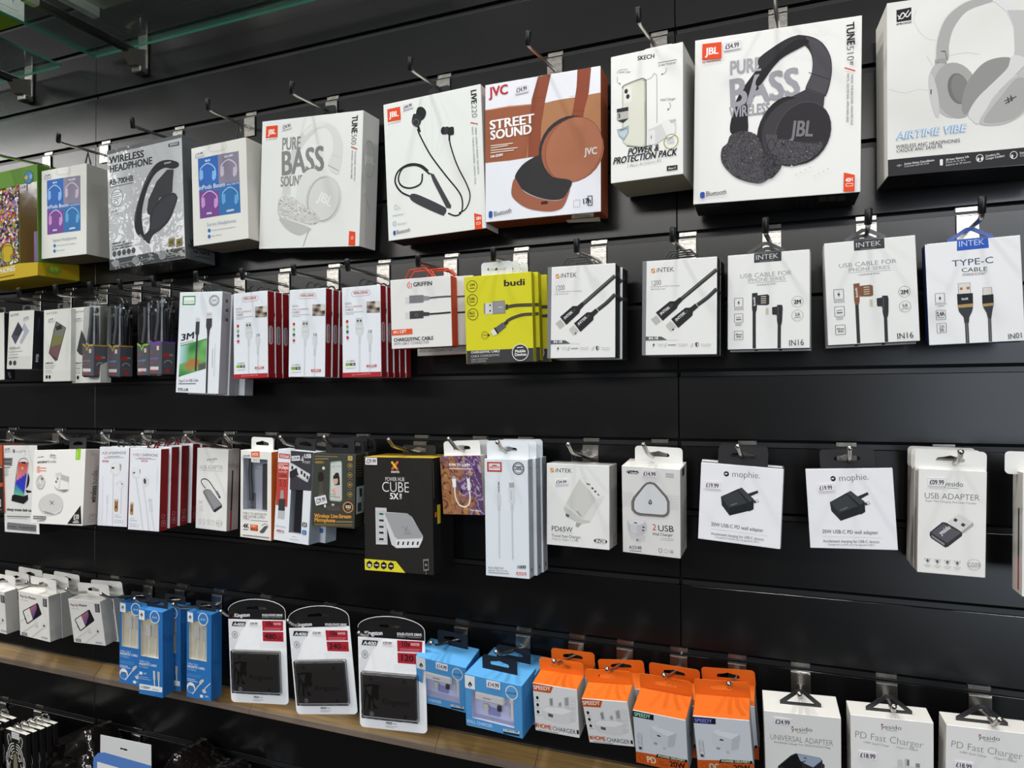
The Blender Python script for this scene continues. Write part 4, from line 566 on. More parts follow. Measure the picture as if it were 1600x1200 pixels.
q = product('headphone_box', 'silver grey shrink-wrapped box picturing folded black headphones', 'box', (-1.1186, -0.0483, 1.6944), (-0.013, -0.0527, 0.0408), (182.2, 228.7, 74.0), {'F': 'bfc0c2', 'R': '5a5c5e', 'L': '5a5c5e', 'B': '5a5c5e', 'T': '3a3c3e', 'D': '33302e'}, {'mat':'wrap','art':{'F':[('p',[0.2,-0.5,182.3,0.5,182.1,7.1,0.3,7.3],'wrap:5f6163'),('p',[-0.2,209.4,181.8,207.4,182.1,227.9,-0.2,229.4],'wrap:3b3d40'),('t','WIRELESS',5.7,25.6,92,27.4,13.1,'b','2a2a2c'),('t','HEADPHONE',5.9,42.9,111.7,43.7,13.1,'b','2a2a2c'),('t','RB-700HB',5.4,67.4,64.2,67.4,10.3,'b','1c1c1e'),('l',[6.1,71.2,63.3,71.3],1.9,'77787a'),('p',[151.3,13.2,176.6,13.3,176.3,20.5,151.1,19.3],'wrap:3b3d40'),('t','REMAX',154.7,17.7,173.6,18.1,3.4,'b','d0d0d0'),('e',23,94,14.9,17.1,0.0,0,'e3e4e6'),('e',23,94,14.9,17.1,0.0,1.1,'4a4b4d'),('l',[10.5,84,35,84.4],1.3,'77787a'),('l',[10.4,88,28.8,87.4],1.3,'77787a'),('l',[10.3,92,34.7,92.3],1.3,'77787a'),('l',[10.1,96,28.5,95.4],1.3,'77787a'),('e',20.5,102.7,5.7,5.1,0.0,1.1,'1a1a1c'),('s',[64.3,145.6,68.7,123.6,82.7,91.9,100.1,63.7,122.4,45,147.4,42.3,171.7,50.7,173.1,59.2,159,61,139.8,56.3,118.1,63.9,101.2,83.6,87.3,115.1,82.7,142.6,87.1,171.3,92.3,176.2,100.8,191.3,79.6,177.3,67.9,165.8],'29292c'),('l',[66.1,145.8,71.9,118.5,88.4,84.3,111.2,57.1],1.9,'55565a'),('p',[95.9,127.7,100.2,108.7,121.1,78.4,146.7,60.3,162.4,62.9,159.3,81.8,157.4,103.6,127.1,110,104.5,140.1,96.7,134.8],'3a3b3f'),('s',[102.7,139.9,112.2,124.5,137.9,106.1,159.1,105.3,167.5,112.1,167.2,121.7,150.2,152.3,128.4,168.6,108.5,177,97.2,190.8,86.9,175.5,100,164.7],'333438'),('s',[107.9,143.4,115.7,127.8,139.4,111.9,158.9,109.4,163.8,118.4,146.8,149.1,125,164,105.3,165.4],'3d3e43'),('l',[140.1,48,156,48],3.2,'9a9b9d'),('l',[76.2,171.2,84.9,180.8],2.6,'9a9b9d'),('t','WIRELESS 5.0',7.9,181.9,40.8,181.4,3.4,'b','2a2a2c'),('t','A FOLDABLE DESIGN',7.7,187.3,58.4,186,3.4,'b','2a2a2c'),('t','ULTRA-THIN DESIGN',7.5,192.4,58.2,191,3.4,'b','2a2a2c'),('e',12.9,199.7,4.6,5.1,0.0,0,'2a2a2c'),('e',12.9,199.7,2.5,2.9,0.0,0.7,'8a8b8d'),('e',24.9,199.5,4.6,5.1,0.0,0,'2a2a2c'),('e',24.9,199.5,2.5,2.9,0.0,0.7,'8a8b8d'),('e',36.9,199.3,4.6,5.1,0.0,0,'2a2a2c'),('e',36.9,199.3,2.5,2.9,0.0,0.7,'8a8b8d'),('e',48.7,199.1,4.6,5.1,0.0,0,'2a2a2c'),('e',48.7,199.1,2.5,2.9,0.0,0.7,'8a8b8d'),('e',60.5,198.9,4.6,5.1,0.0,0,'2a2a2c'),('e',60.5,198.9,2.5,2.9,0.0,0.7,'8a8b8d'),('p',[145.3,189.2,159.3,188.8,158.8,203.1,144.7,204],'8a7a4a'),('t','Hi',147.7,198.9,155.5,198.5,5.7,'b','2a2a2c'),('p',[163.4,191.6,177.3,191.3,176.7,205.4,162.8,206.3],'8a7a4a'),('t','Hi',165.8,201.2,173.5,200.9,5.7,'b','2a2a2c'),('e',16.4,218.6,8.9,7.1,0.0,0,'8f9193'),('l',[27.6,220,57.2,218.5],1.6,'8f9193'),('l',[27.4,223.9,46,223.9],1.3,'77797b'),('e',65.3,218.4,8.9,7.1,0.0,0,'8f9193'),('l',[76.2,219.7,105.2,218.3],1.6,'8f9193'),('l',[76.1,223.6,94.2,223.6],1.3,'77797b'),('e',130.1,218.1,8.9,7.1,0.0,0,'8f9193'),('l',[140.6,219.4,168.6,218],1.6,'8f9193'),('l',[140.5,223.3,158,223.3],1.3,'77797b')],'R':[('t','WIRELESS',12.3,199.4,74.7,197.6,8.6,'b','151517'),('t','HEADPHONE',8.4,208.5,73.6,205.6,8.6,'b','151517'),('t','RB-700HB',19.9,215.2,61.8,211.6,5.1,'b','151517'),('l',[23.2,220.6,62.3,218.1],1.3,'2a2a2c')],'D':[('t','Wireless Headphone',37.4,21.5,140.5,34.9,4,'r','151517')]},'price':[('F',[5.7,114.9,24.5,114.8,9.1],'£24.99')]})
hook('chrome hook with black tip holding the silver grey headphone box', 1984.7, -1130.1, (-1124.1, -109.0, 1944.0), (-1119.6, -115.0, 1955.4), True, 'hooks of the top row')
q = product('headphone_box', 'green and yellow window box with purple headphones at the left edge', 'box', (-1.5166, -0.0477, 1.6897), (-0.0109, -0.0332, 0.0164), (212.9, 226.2, 85.0), {'F': '5f8a2c', 'R': '507a28', 'L': '5f8a2c', 'B': '6d9a2e', 'T': '7fae3a', 'D': 'a38a18'}, {'win':(159.7,34.8,211.4,202.8,40,'8a6a1c'),'art':{'F':[('p',[0.3,35.4,159.2,35.1,157.9,195.6,-0.4,200.9],'241c2a'),('m',[-0.7,35.2,158.8,34.7,157.9,195.6,-0.4,200.9],44,'confetti'),('p',[-0.9,201.5,157.9,196,212.5,199.2,212.2,225.6,0.4,226.8],'c9a81c'),('e',187.4,23.5,13.4,13.6,0.0,0,'4a7fae'),('e',187.4,23.5,13.4,13.6,0.0,1.4,'33506a'),('e',180.4,23.1,4.8,4.1,0.0,0,'c9a83c'),('e',194.5,22.6,4.8,4.8,0.0,0,'7fa8cc'),('e',122.6,170.4,20.1,22.1,0.0,0,'c9a61e'),('e',122.6,170.4,20.1,22.1,0.0,1.9,'1a1612'),('l',[107.9,177,110,159,123.7,155.6,137.2,160.5,139,175.5],2,'5f7a1c'),('e',108.8,178.1,4.3,6.8,0.0,0,'7f9a2c'),('e',135,181,4.3,6.8,0.0,0,'6f8a24'),('t','HEADPHONES',61.5,213.8,146.3,209.2,10.2,'b','e6e0d0'),('l',[61.4,221.2,143.3,218],2.5,'6a5a1c')],'R':[('p',[-0.3,199.9,97.4,188.8,97,223.2,-0.5,225.7],'b8981a'),('e',32.9,210.3,16.2,9.5,0.0,0,'7f9a2c'),('e',28.5,207.8,4.8,5.4,0.0,0,'9ab83c'),('e',37.6,206.8,4.8,5.4,0.0,0,'9ab83c')]},'price':[('F',[161.2,35.1,181.6,35.8,13.6],'£14.99')],'inner':[('ear_cushion','slab',[189.2,132.3,199.2,196.3,22,'7a4a94',7]),('ear_cup','slab',[197.2,138.3,205.2,190.3,18,'a04a9a',9])]})
hook('chrome hook at the left edge holding the green and yellow window box', 1984.7, -1511.2, (-1503.0, -109.0, 1941.6), (-1498.4, -115.0, 1953.7), True, 'hooks of the top row')
q = product('power_bank_box', 'white box with black side cut off by the left edge, second row', 'box', (-1.563, -0.0687, 1.4866), (0.0041, -0.0077, 0.0145), (72.7, 139.6, 22.0), {'F': 'dddbd6', 'R': '1d1d21', 'L': '1d1d21', 'B': '1d1d21', 'T': 'cfcdc8', 'D': 'cfcdc8'}, {'art':{'R':[('t','INTEK',14.2,135,10.7,123,4.2,'b','9a9a9a')]},'tabs':[('slot',0,30,14,0.8,'cfd3d3','clear')]})
hook('chrome hook holding the white box cut off by the left edge', 1684.7, -1540.7, (-1543.2, -109.0, 1653.8), (-1536.4, -115.0, 1668.3), True, 'black tipped hooks of the second row')
q = product('power_bank_box', 'white box with black side picturing a dark and a pale power bank', 'box', (-1.48, -0.0675, 1.5076), (-0.0256, 0.0178, -0.0284), (80.5, 119.9, 24.0), {'F': 'dcdad5', 'R': '1b1c22', 'L': '1b1c22', 'B': '1b1c22', 'T': 'cfcdc8', 'D': 'cfcdc8'}, {'art':{'F':[('t','iNTEK',4.8,11.6,32.9,9.3,4.8,'b','8a6a55'),('p',[31.2,22.4,47.8,39,25,69.1,10.7,52],'4a4c58'),('p',[29.8,23.7,45.7,39.9,36.3,52.5,17.4,49.2],'33343e'),('p',[51.5,24.9,68,42.4,45.2,69.5,38.7,64.4,51.3,45,45.1,35],'a9abb8'),('t','10000mAh',3.7,80.1,41.8,78.3,5.2,'r','3a3a3c'),('t','Portable Powerbank',3.5,86.1,50.8,83.9,2.8,'r','4a4a4c'),('l',[3.8,90.7,35.7,89.6],1,'8a8a8a'),('r',3,93.3,77.4,117.7,0,0,'d0cec9'),('l',[3.3,97,35.5,96.1],1.3,'77767a'),('e',11.9,107.2,5.2,5,0.0,0,'1d1d20'),('t','C',9.5,109.2,14.5,109,3.6,'r','8a8a8a'),('e',25.7,107.3,5.2,5,0.0,0,'1d1d20'),('t','C',23.3,109.3,28.3,109.1,3.6,'r','8a8a8a')],'R':[('t','Powerbank',10.6,40.6,12.1,14.9,3,'r','55555c'),('t','INTEK',11.9,105.3,13.1,88.5,4.9,'b','c9c9c9')]},'price':[('F',[46.2,13.7,65.9,10.4,6.8],'£24.99')],'tabs':[('slot',0,32,14,0.5,'cfd3d3','clear')]})
hook('chrome hook holding the white box of dark and pale power banks', 1684.7, -1444.4, (-1433.8, -109.0, 1647.1), (-1427.6, -115.0, 1663.9), True, 'black tipped hooks of the second row')
q = product('power_bank_box', 'shrink-wrapped white box picturing a slanted iridescent power bank', 'box', (-1.3661, -0.0707, 1.4811), (-0.0092, -0.0042, -0.0168), (80.4, 143.7, 20.0), {'F': 'd8d6d0', 'R': 'b5b3ae', 'L': 'b5b3ae', 'B': 'b5b3ae', 'T': 'cfcdc8', 'D': 'cfcdc8'}, {'mat':'wrap','art':{'F':[('p',[37.3,23.7,67.3,38.1,42.7,101.8,35.6,103.1,16.1,86.6,30.4,40.2],'wrap:3d3a3a'),('p',[38.8,26.2,65.1,38.9,59.1,54.8,29.4,51.6],'wrap:6e7268'),('p',[29.4,51.6,59.1,54.8,53.6,69.8,22.2,74.4],'wrap:70703e'),('p',[22.2,74.4,53.6,69.8,42.7,99,18.1,86.7],'wrap:6e4a4e'),('p',[36,34.7,53.1,30.7,56,39.5,39,42.5],'wrap:1d1c1e'),('t','iNTEK',7.4,9.2,41.4,8.2,3.5,'b','9a9894'),('t','10000mAh',5.4,108.8,29.9,108.1,3.5,'b','3a3a3c'),('t','Portable Power',5.4,113.8,34.9,113,2.3,'r','4a4a4c'),('t','Wireless Charger',5.5,117.7,33.8,117.2,2.3,'r','4a4a4c'),('l',[5.6,121.9,25.8,121.4],0.9,'8a8a8a'),('r',2.7,122.8,78.5,142.4,0,0,'cfcdc7'),('l',[5.6,126.2,25.9,125.8],0.9,'8a8a8a'),('e',11,134.3,3.6,3.9,0.0,0,'1d1d20'),('e',19.7,134.5,3.6,3.9,0.0,0,'1d1d20')]},'price':[('F',[12.7,16.6,31.5,14.9,7.7],'£24.99')],'tabs':[('slot',0,32,14,0.6,'cfd3d3','clear')]})
hook('chrome hook holding the box of the iridescent power bank', 1684.7, -1336.7, (-1326.5, -109.0, 1647.0), (-1322.1, -115.0, 1663.5), True, 'black tipped hooks of the second row')
q = product('power_bank_box', 'white power bank box half hidden behind the clear cable tubes', 'box', (-1.297, -0.0584, 1.4776), (-0.0053, -0.0076, -0.0025), (79.0, 149.5, 24.0), {'F': 'd6d4ce', 'R': 'b5b3ae', 'L': 'b5b3ae', 'B': 'b5b3ae', 'T': 'cfcdc8', 'D': 'cfcdc8'}, {'art':{'F':[('t','iNTEK',8,10.6,35.3,9.7,3,'b','8a8884'),('p',[27.3,44.3,40.9,67.6,30.2,95.5,22,93.3,13.8,85.4],'3a3a3c'),('t','20000mAh',2.9,112.1,27.5,111.5,3.4,'b','3a3a3c'),('t','Portable Power',2.9,117,30.8,116.3,2.3,'r','4a4a4c'),('l',[2.9,120.3,24.3,120.3],1.2,'4a4a4c'),('l',[3,125,24.3,124.8],0.9,'8a8a8a'),('l',[3,129.8,24.3,129.3],1.2,'77767a'),('e',8,138.4,3.6,3.8,0.0,0,'1d1d20'),('e',17.3,138.6,3.6,3.8,0.0,0,'1d1d20')]},'price':[('F',[8.6,20.5,26.7,19.6,6.1],'£29.99')],'tabs':[('slot',0,30,14,0.6,'cfd3d3','clear')]})
hook('chrome hook holding the half hidden white power bank box', 1684.7, -1241.3, (-1231.7, -109.0, 1648.2), (-1228.2, -115.0, 1662.8), True, 'black tipped hooks of the second row')
q = product('cable_box', 'foremost white box with green leaf picture and black cables', 'box', (-0.9787, -0.0904, 1.4553), (-0.0145, 0.0386, 0.0264), (95.5, 177.8, 22.0), {'F': 'dfe2e8', 'R': '9a979c', 'L': '9a979c', 'B': '9a979c', 'T': 'cfd2d8', 'D': 'b9bcc2'}, {'art':{'F':[('r',7.3,6.8,36.2,23,0,0,'2f8a4c'),('r',10.1,8.9,34.3,20.9,0,0,'e6eae6'),('t','FASTER',12,19.3,32.5,18.4,3.7,'r','77a88a'),('e',78.6,15.7,11.6,10,0.0,2.4,'9a9a96'),('e',78.6,15.7,7.9,7.1,0.0,0.8,'77767a'),('t','100%',73.5,17.7,83.8,17,3.7,'r','6a6966'),('m',[6.7,94.9,65.7,82.7,66.1,134.3,5.6,150.1],16,'leaf'),('p',[65.7,81.5,38.4,87.8,6.6,94.3,6.7,96,65.8,83.5],'3f8a4a'),('p',[5.4,147,22.7,143.4,5.7,151.1],'2f7a3e'),('t','3M',6.7,86.6,37.5,81.6,11.2,'bi','2a2a2c'),('l',[6,91.8,36.1,85.8],1.2,'8a8a8a'),('l',[43.6,77.1,43.7,138.9],4,'2a2a2c'),('p',[39.7,52.3,48.1,51.9,48.2,72.9,45.3,78.1,42.1,78.1,39.2,73],'3a3a3e'),('r',39.3,45.7,48.1,52.3,0,0,'c9c9c7'),('l',[68.3,77,69.9,177.1],4,'2a2a2c'),('p',[63.1,47.3,75.5,46.7,75.7,60.6,71.9,66.7,70.5,79,66.3,79,65.1,66.8,62.7,60.6],'3a3a3e'),('r',63,35.6,75,46.7,0,0,'cfcfcc'),('r',65.2,39.1,67.4,40.7,0,0,'4a4a4a'),('r',69.9,39.1,72.1,40.8,0,0,'4a4a4a'),('t','Type-C to USB Cable',5.8,159.4,54.7,157.1,4.6,'r','2a2a2c'),('l',[6,162.5,44.9,161.1],1.2,'4a4a4a'),('r',5.3,169.8,28.1,174.3,0.5,0,'2f5a42'),('t','EC-082C',7.2,174.1,26.4,172.9,3.3,'b','e0e6e0'),('l',[79.6,99.4,80.5,132],0.9,'a9908a'),('l',[84.3,91.2,85.5,148.1],0.7,'b5b4b2')],'R':[('e',11.5,15.4,3.4,3.1,0.0,0,'55555a'),('e',12.4,31.7,3.4,3.1,0.0,0,'55555a'),('e',13.3,48,3.4,3.1,0.0,0,'55555a')]},'tabs':[('loop',-8,10,12,0.8,'26262a','plastic'),('loop',6,10,12,0.5,'26262a','plastic')]})
stack(q, [(2, 24, -3, -2, 'second white cable box behind the one with the green leaf picture'), (12, 50, -3, -1, 'rearmost white cable box behind the one with the green leaf picture')])
hook('chrome hook holding the white cable boxes with green leaf picture', 1684.7, -974.0, (-971.2, -109.0, 1652.4), (-966.3, -115.0, 1664.0), True, 'black tipped hooks of the second row')
q = product('cable_box', 'foremost red and white cable box on the leftmost red stack, red foot band', 'box', (-0.8659, -0.0846, 1.4804), (-0.0069, -0.0146, -0.0384), (76.7, 146.8, 16.0), {'F': 'dfe2e8', 'R': '7a1418', 'L': '7a1418', 'B': '7a1418', 'T': 'b9bcc2', 'D': '5c0d12'}, {'art':{'F':[('r',19.3,6.9,56.8,16.2,4.7,0.8,'b98a80'),('t','VEN-DENS',23.3,12.7,52.2,12.7,4.1,'b','a8332f'),('t','DATA',6.3,29,19,29.1,3.7,'r','3a3a3c'),('t','SYNC & CHARGING',6.4,34,43,34.1,3.1,'r','b9332f'),('t','CABLE',6.6,39.2,22.5,38.9,3.7,'r','3a3a3c'),('l',[6.6,41.7,43.9,41.7],0.7,'8a8a8a'),('l',[6.7,44.3,23.9,44.3],0.7,'8a8a8a'),('m',[49.4,26,76.2,26.2,75.8,45,49.6,44.2],10,'desk'),('e',10.3,56.4,2.9,2.6,0.0,0,'b9332f'),('l',[7.8,60.1,12.9,60.2],0.7,'9a9a9a'),('e',10.5,64.9,2.9,2.6,0.0,0,'7aa83a'),('l',[8.1,68.6,13.1,68.7],0.7,'9a9a9a'),('e',10.7,73.1,2.9,2.6,0.0,0,'4a5560'),('l',[8.3,76.8,13.3,76.9],0.7,'9a9a9a'),('e',10.9,82.7,2.9,2.6,0.0,0,'b9333f'),('l',[8.5,86.3,13.5,86.4],0.7,'9a9a9a'),('p',[27.8,51.2,40.8,51.6,40.9,62.3,28,62],'c3c4c4'),('p',[29.8,54.5,33.3,54.6,33.4,58,29.9,57.9],'4a4a4a'),('p',[35.8,54.7,39.3,54.8,39.4,58.2,35.9,58.1],'4a4a4a'),('p',[26.5,62.3,42.9,62.8,42.1,75,37.3,81.4,31.8,81.3,27.2,74.7],'cfd1d4'),('l',[27.6,69.1,42,69.1],2.1,'c0c2c5'),('l',[34.3,81.3,34.5,93.3],4.2,'c9cbcf'),('l',[34,93.3,33.8,138.7],2.3,'d0d2d6'),('l',[52.9,71.9,53,76.8],0.9,'3a3a3c'),('l',[56.1,72,56.2,76.8],0.9,'3a3a3c'),('l',[58.6,72.1,58.6,76.9],0.9,'3a3a3c'),('p',[50,77.4,59.9,77.7,59.5,88.3,56.8,94.7,53.2,94.6,50.7,88.1],'cccfd2'),('l',[55.1,94.6,54.8,107.4],3.9,'c3c5c9'),('l',[54.8,107.4,54.4,138.8],2.3,'d0d2d6'),('t','5-100W',8.6,122.6,25.4,122.1,2.8,'r','6a6966'),('p',[6.4,124,16.3,124.1,16.4,128.7,6.5,128.6],'7aa83a'),('p',[16.3,124.1,25.7,123.9,25.8,128.6,16.4,128.7],'1d1d20'),('t','2A',18.4,127.8,24.3,127.7,3.3,'b','c9c9c9'),('p',[6.6,128.8,25.8,128.8,25.9,131.5,6.6,131.5],'e9e9e6'),('p',[48.2,128.1,68,127.9,68,131.5,48.3,131.6],'b9454a'),('t','CABLE',50.7,131,65.6,130.7,2.6,'b','e6d8d8'),('l',[39.5,2.2,46.2,32,50.1,43.4],0.2,'cfd2d8'),('r',0,139.4,76.7,146.9,0,0,'a8232a'),('t','QUALITY DATA CHARGING CABLE',18.1,143.6,57.1,142.8,1.8,'r','d8b0b0')],'R':[('r',2.5,58.7,12,91,5,0,'a9a0a3'),('t','VEN-DENS',10,88.1,9.8,61.7,3.2,'b','5a3a40')]},'tabs':[('loop',0,11,13,0.5,'1c1b1d','plastic')]})
stack(q, [(0.8, 17.2, -0.09999999999999998, 1.5, 'second red-sided cable box from the front of the leftmost red stack'), (2.2, 34.4, -0.7, 0.5, 'third red-sided cable box from the front of the leftmost red stack'), (3.0000000000000004, 51.599999999999994, 0.20000000000000018, -0.8, 'fourth red-sided cable box from the front of the leftmost red stack')])
q = product('cable_box', 'foremost red and white cable box on the middle red stack', 'box', (-0.7519, -0.0823, 1.4807), (-0.0041, 0.0148, -0.0126), (74.0, 144.9, 16.0), {'F': 'dfe2e8', 'R': '7a1418', 'L': '7a1418', 'B': '7a1418', 'T': 'b9bcc2', 'D': '5c0d12'}, {'art':{'F':[('r',19,6.9,54.5,16.2,4.4,0.7,'b98a80'),('t','VEN-DENS',22.7,12.7,50.2,12.8,3.9,'b','a8332f'),('t','DATA',6.5,29.2,18.6,29.3,3.5,'r','3a3a3c'),('t','SYNC & CHARGING',6.6,34.3,41.5,34.4,2.9,'r','b9332f'),('t','CABLE',6.7,39.5,21.9,39.3,3.5,'r','3a3a3c'),('l',[6.7,42.1,42.3,42.1],0.7,'8a8a8a'),('l',[6.8,44.8,23.2,44.8],0.7,'8a8a8a'),('m',[47.6,26.1,72.9,26.4,72.8,45.5,47.8,44.7],10,'desk'),('e',10.1,57.2,2.7,2.5,0.0,0,'b9332f'),('l',[7.7,61.1,12.6,61.2],0.7,'9a9a9a'),('e',10.3,66,2.7,2.5,0.0,0,'7aa83a'),('l',[7.9,69.8,12.8,70],0.7,'9a9a9a'),('e',10.4,74.6,2.7,2.5,0.0,0,'4a5560'),('l',[8,78.4,12.9,78.5],0.7,'9a9a9a'),('e',10.6,84.5,2.7,2.5,0.0,0,'b9333f'),('l',[8.2,88.4,13,88.5],0.7,'9a9a9a'),('p',[27,51.9,39.4,52.3,39.6,63.3,27.1,63],'c3c4c4'),('p',[28.9,55.3,32.3,55.4,32.3,58.8,29,58.7],'4a4a4a'),('p',[34.7,55.4,38,55.5,38.1,59,34.7,58.9],'4a4a4a'),('p',[25.7,63.3,41.5,63.7,40.7,76.5,36.1,83.1,30.8,83,26.4,76.1],'cfd1d4'),('l',[26.8,70.3,40.6,70.3],2,'c0c2c5'),('l',[33.2,83.1,33.4,95.6],3.9,'c9cbcf'),('l',[32.9,95.6,32.7,144],2.2,'d0d2d6'),('l',[51.1,73.2,51.2,78.2],0.9,'3a3a3c'),('l',[54.2,73.3,54.3,78.3],0.9,'3a3a3c'),('l',[56.6,73.4,56.6,78.4],0.9,'3a3a3c'),('p',[48.4,78.9,57.8,79.2,57.5,90.3,55,97,51.5,96.9,49,90.1],'cccfd2'),('l',[53.4,96.9,53.1,110.4],3.7,'c3c5c9'),('l',[53.1,110.4,52.9,144],2.2,'d0d2d6'),('t','5-100W',8.1,126.8,24.5,126.1,2.7,'r','6a6966'),('p',[5.9,128.3,15.6,128.4,15.7,133.3,6,133.2],'7aa83a'),('p',[15.6,128.4,24.8,128.1,24.9,133.1,15.7,133.3],'1d1d20'),('t','2A',17.6,132.3,23.4,132.1,3.1,'b','c9c9c9'),('p',[6,133.4,24.9,133.3,24.9,136.2,6,136.3],'e9e9e6'),('p',[46.8,132.4,66.1,132.1,66.2,136,46.9,136.3],'b9454a'),('t','CABLE',49.2,135.5,63.8,135.2,2.5,'b','e6d8d8'),('l',[38.1,2.2,44.6,32.2,48.3,43.9],0.2,'cfd2d8')],'R':[('r',2.5,58,12,89.9,5,0,'a9a0a3'),('t','VEN-DENS',10,87,9.8,60.9,3.2,'b','5a3a40')]},'tabs':[('loop',0,11,13,0.5,'1c1b1d','plastic')]})
stack(q, [(0.8, 17.2, -0.09999999999999998, 1.5, 'second red-sided cable box from the front of the middle red stack'), (2.2, 34.4, -0.7, 0.5, 'third red-sided cable box from the front of the middle red stack'), (3.0000000000000004, 51.599999999999994, 0.20000000000000018, -0.8, 'fourth red-sided cable box from the front of the middle red stack')])
q = product('cable_box', 'foremost red and white cable box on the rightmost red stack, red foot band', 'box', (-0.6413, -0.0869, 1.4788), (0.0015, -0.0078, 0.0047), (71.8, 143.8, 16.0), {'F': 'dfe2e8', 'R': '7a1418', 'L': '7a1418', 'B': '7a1418', 'T': 'b9bcc2', 'D': '5c0d12'}, {'art':{'F':[('r',18.2,6.6,53,15.7,4.1,0.7,'b98a80'),('t','VEN-DENS',21.8,12.2,48.8,12.4,3.9,'b','a8332f'),('t','DATA',6,27.9,17.9,28.1,3.6,'r','3a3a3c'),('t','SYNC & CHARGING',6.1,32.8,40.2,33,3,'r','b9332f'),('t','CABLE',6.2,37.8,21.1,37.6,3.6,'r','3a3a3c'),('l',[6.3,40.3,41,40.4],0.6,'8a8a8a'),('l',[6.3,42.9,22.4,42.9],0.6,'8a8a8a'),('m',[46.2,25.2,70.9,25.5,70.6,43.7,46.4,42.8],10,'desk'),('e',9.7,54.6,2.5,2.6,0.0,0,'b9332f'),('l',[7.4,58.3,12.1,58.4],0.6,'9a9a9a'),('e',9.9,62.9,2.5,2.6,0.0,0,'7aa83a'),('l',[7.6,66.5,12.3,66.7],0.6,'9a9a9a'),('e',10,71,2.5,2.6,0.0,0,'4a5560'),('l',[7.8,74.6,12.5,74.7],0.6,'9a9a9a'),('e',10.2,80.3,2.5,2.6,0.0,0,'b9333f'),('l',[8,83.9,12.7,84],0.6,'9a9a9a'),('p',[26.1,49.6,38.2,50,38.3,60.4,26.2,60.1],'c3c4c4'),('p',[28,52.8,31.2,52.9,31.3,56.2,28,56.1],'4a4a4a'),('p',[33.6,53,36.8,53.1,36.9,56.4,33.6,56.3],'4a4a4a'),('p',[24.8,60.4,40.2,60.9,39.4,72.8,34.9,79.1,29.8,78.9,25.5,72.5],'cfd1d4'),('l',[25.9,67,39.4,67],1.9,'c0c2c5'),('l',[32.2,79,32.3,90.7],3.8,'c9cbcf'),('l',[31.9,90.7,31.7,135.3],2.1,'d0d2d6'),('l',[49.5,69.8,49.6,74.5],0.9,'3a3a3c'),('l',[52.5,69.9,52.5,74.6],0.9,'3a3a3c'),('l',[54.8,70,54.8,74.6],0.9,'3a3a3c'),('p',[46.8,75.2,56,75.4,55.6,85.8,53.2,92,49.8,91.9,47.4,85.6],'cccfd2'),('l',[51.6,92,51.3,104.4],3.6,'c3c5c9'),('l',[51.3,104.4,51,135.3],2.1,'d0d2d6'),('t','5-100W',8.1,119.6,23.8,119,2.8,'r','6a6966'),('p',[6,121,15.3,121.1,15.4,125.5,6.1,125.5],'7aa83a'),('p',[15.3,121.1,24.1,120.8,24.2,125.4,15.4,125.5],'1d1d20'),('t','2A',17.2,124.7,22.8,124.5,3.2,'b','c9c9c9'),('p',[6.1,125.7,24.2,125.6,24.2,128.2,6.1,128.4],'e9e9e6'),('p',[45.2,124.8,63.7,124.5,63.7,128,45.3,128.3],'b9454a'),('t','CABLE',47.5,127.6,61.5,127.3,2.6,'b','e6d8d8'),('l',[37,2.1,43.2,30.9,46.8,42.1],0.2,'cfd2d8'),('r',0,136.2,71.8,143.7,0,0,'a8232a'),('t','QUALITY DATA CHARGING CABLE',17.7,140.8,54.8,139.5,1.9,'r','d8b0b0')],'R':[('r',2.5,57.5,12,89.2,5,0,'a9a0a3'),('t','VEN-DENS',10,86.3,9.8,60.4,3.2,'b','5a3a40')]},'tabs':[('loop',0,11,13,0.5,'1c1b1d','plastic')]})
stack(q, [(0.8, 17.2, -0.09999999999999998, 1.5, 'second red-sided cable box from the front of the rightmost red stack'), (2.2, 34.4, -0.7, 0.5, 'third red-sided cable box from the front of the rightmost red stack'), (3.0000000000000004, 51.599999999999994, 0.20000000000000018, -0.8, 'fourth red-sided cable box from the front of the rightmost red stack'), (4.4, 68.8, -0.3999999999999999, -1, 'fifth red-sided cable box from the front of the rightmost red stack')])
hook('chrome hook holding the leftmost red cable box stack', 1684.7, -871.2, (-868.2, -109.0, 1649.5), (-865.1, -115.0, 1661.6), True, 'black tipped hooks of the second row')
hook('chrome hook holding the middle red cable box stack', 1684.7, -763.6, (-761.5, -109.0, 1649.6), (-757.8, -115.0, 1660.8), True, 'black tipped hooks of the second row')
hook('chrome hook holding the rightmost red cable box stack', 1684.7, -659.6, (-656.8, -109.0, 1649.7), (-654.3, -115.0, 1660.8), True, 'black tipped hooks of the second row')
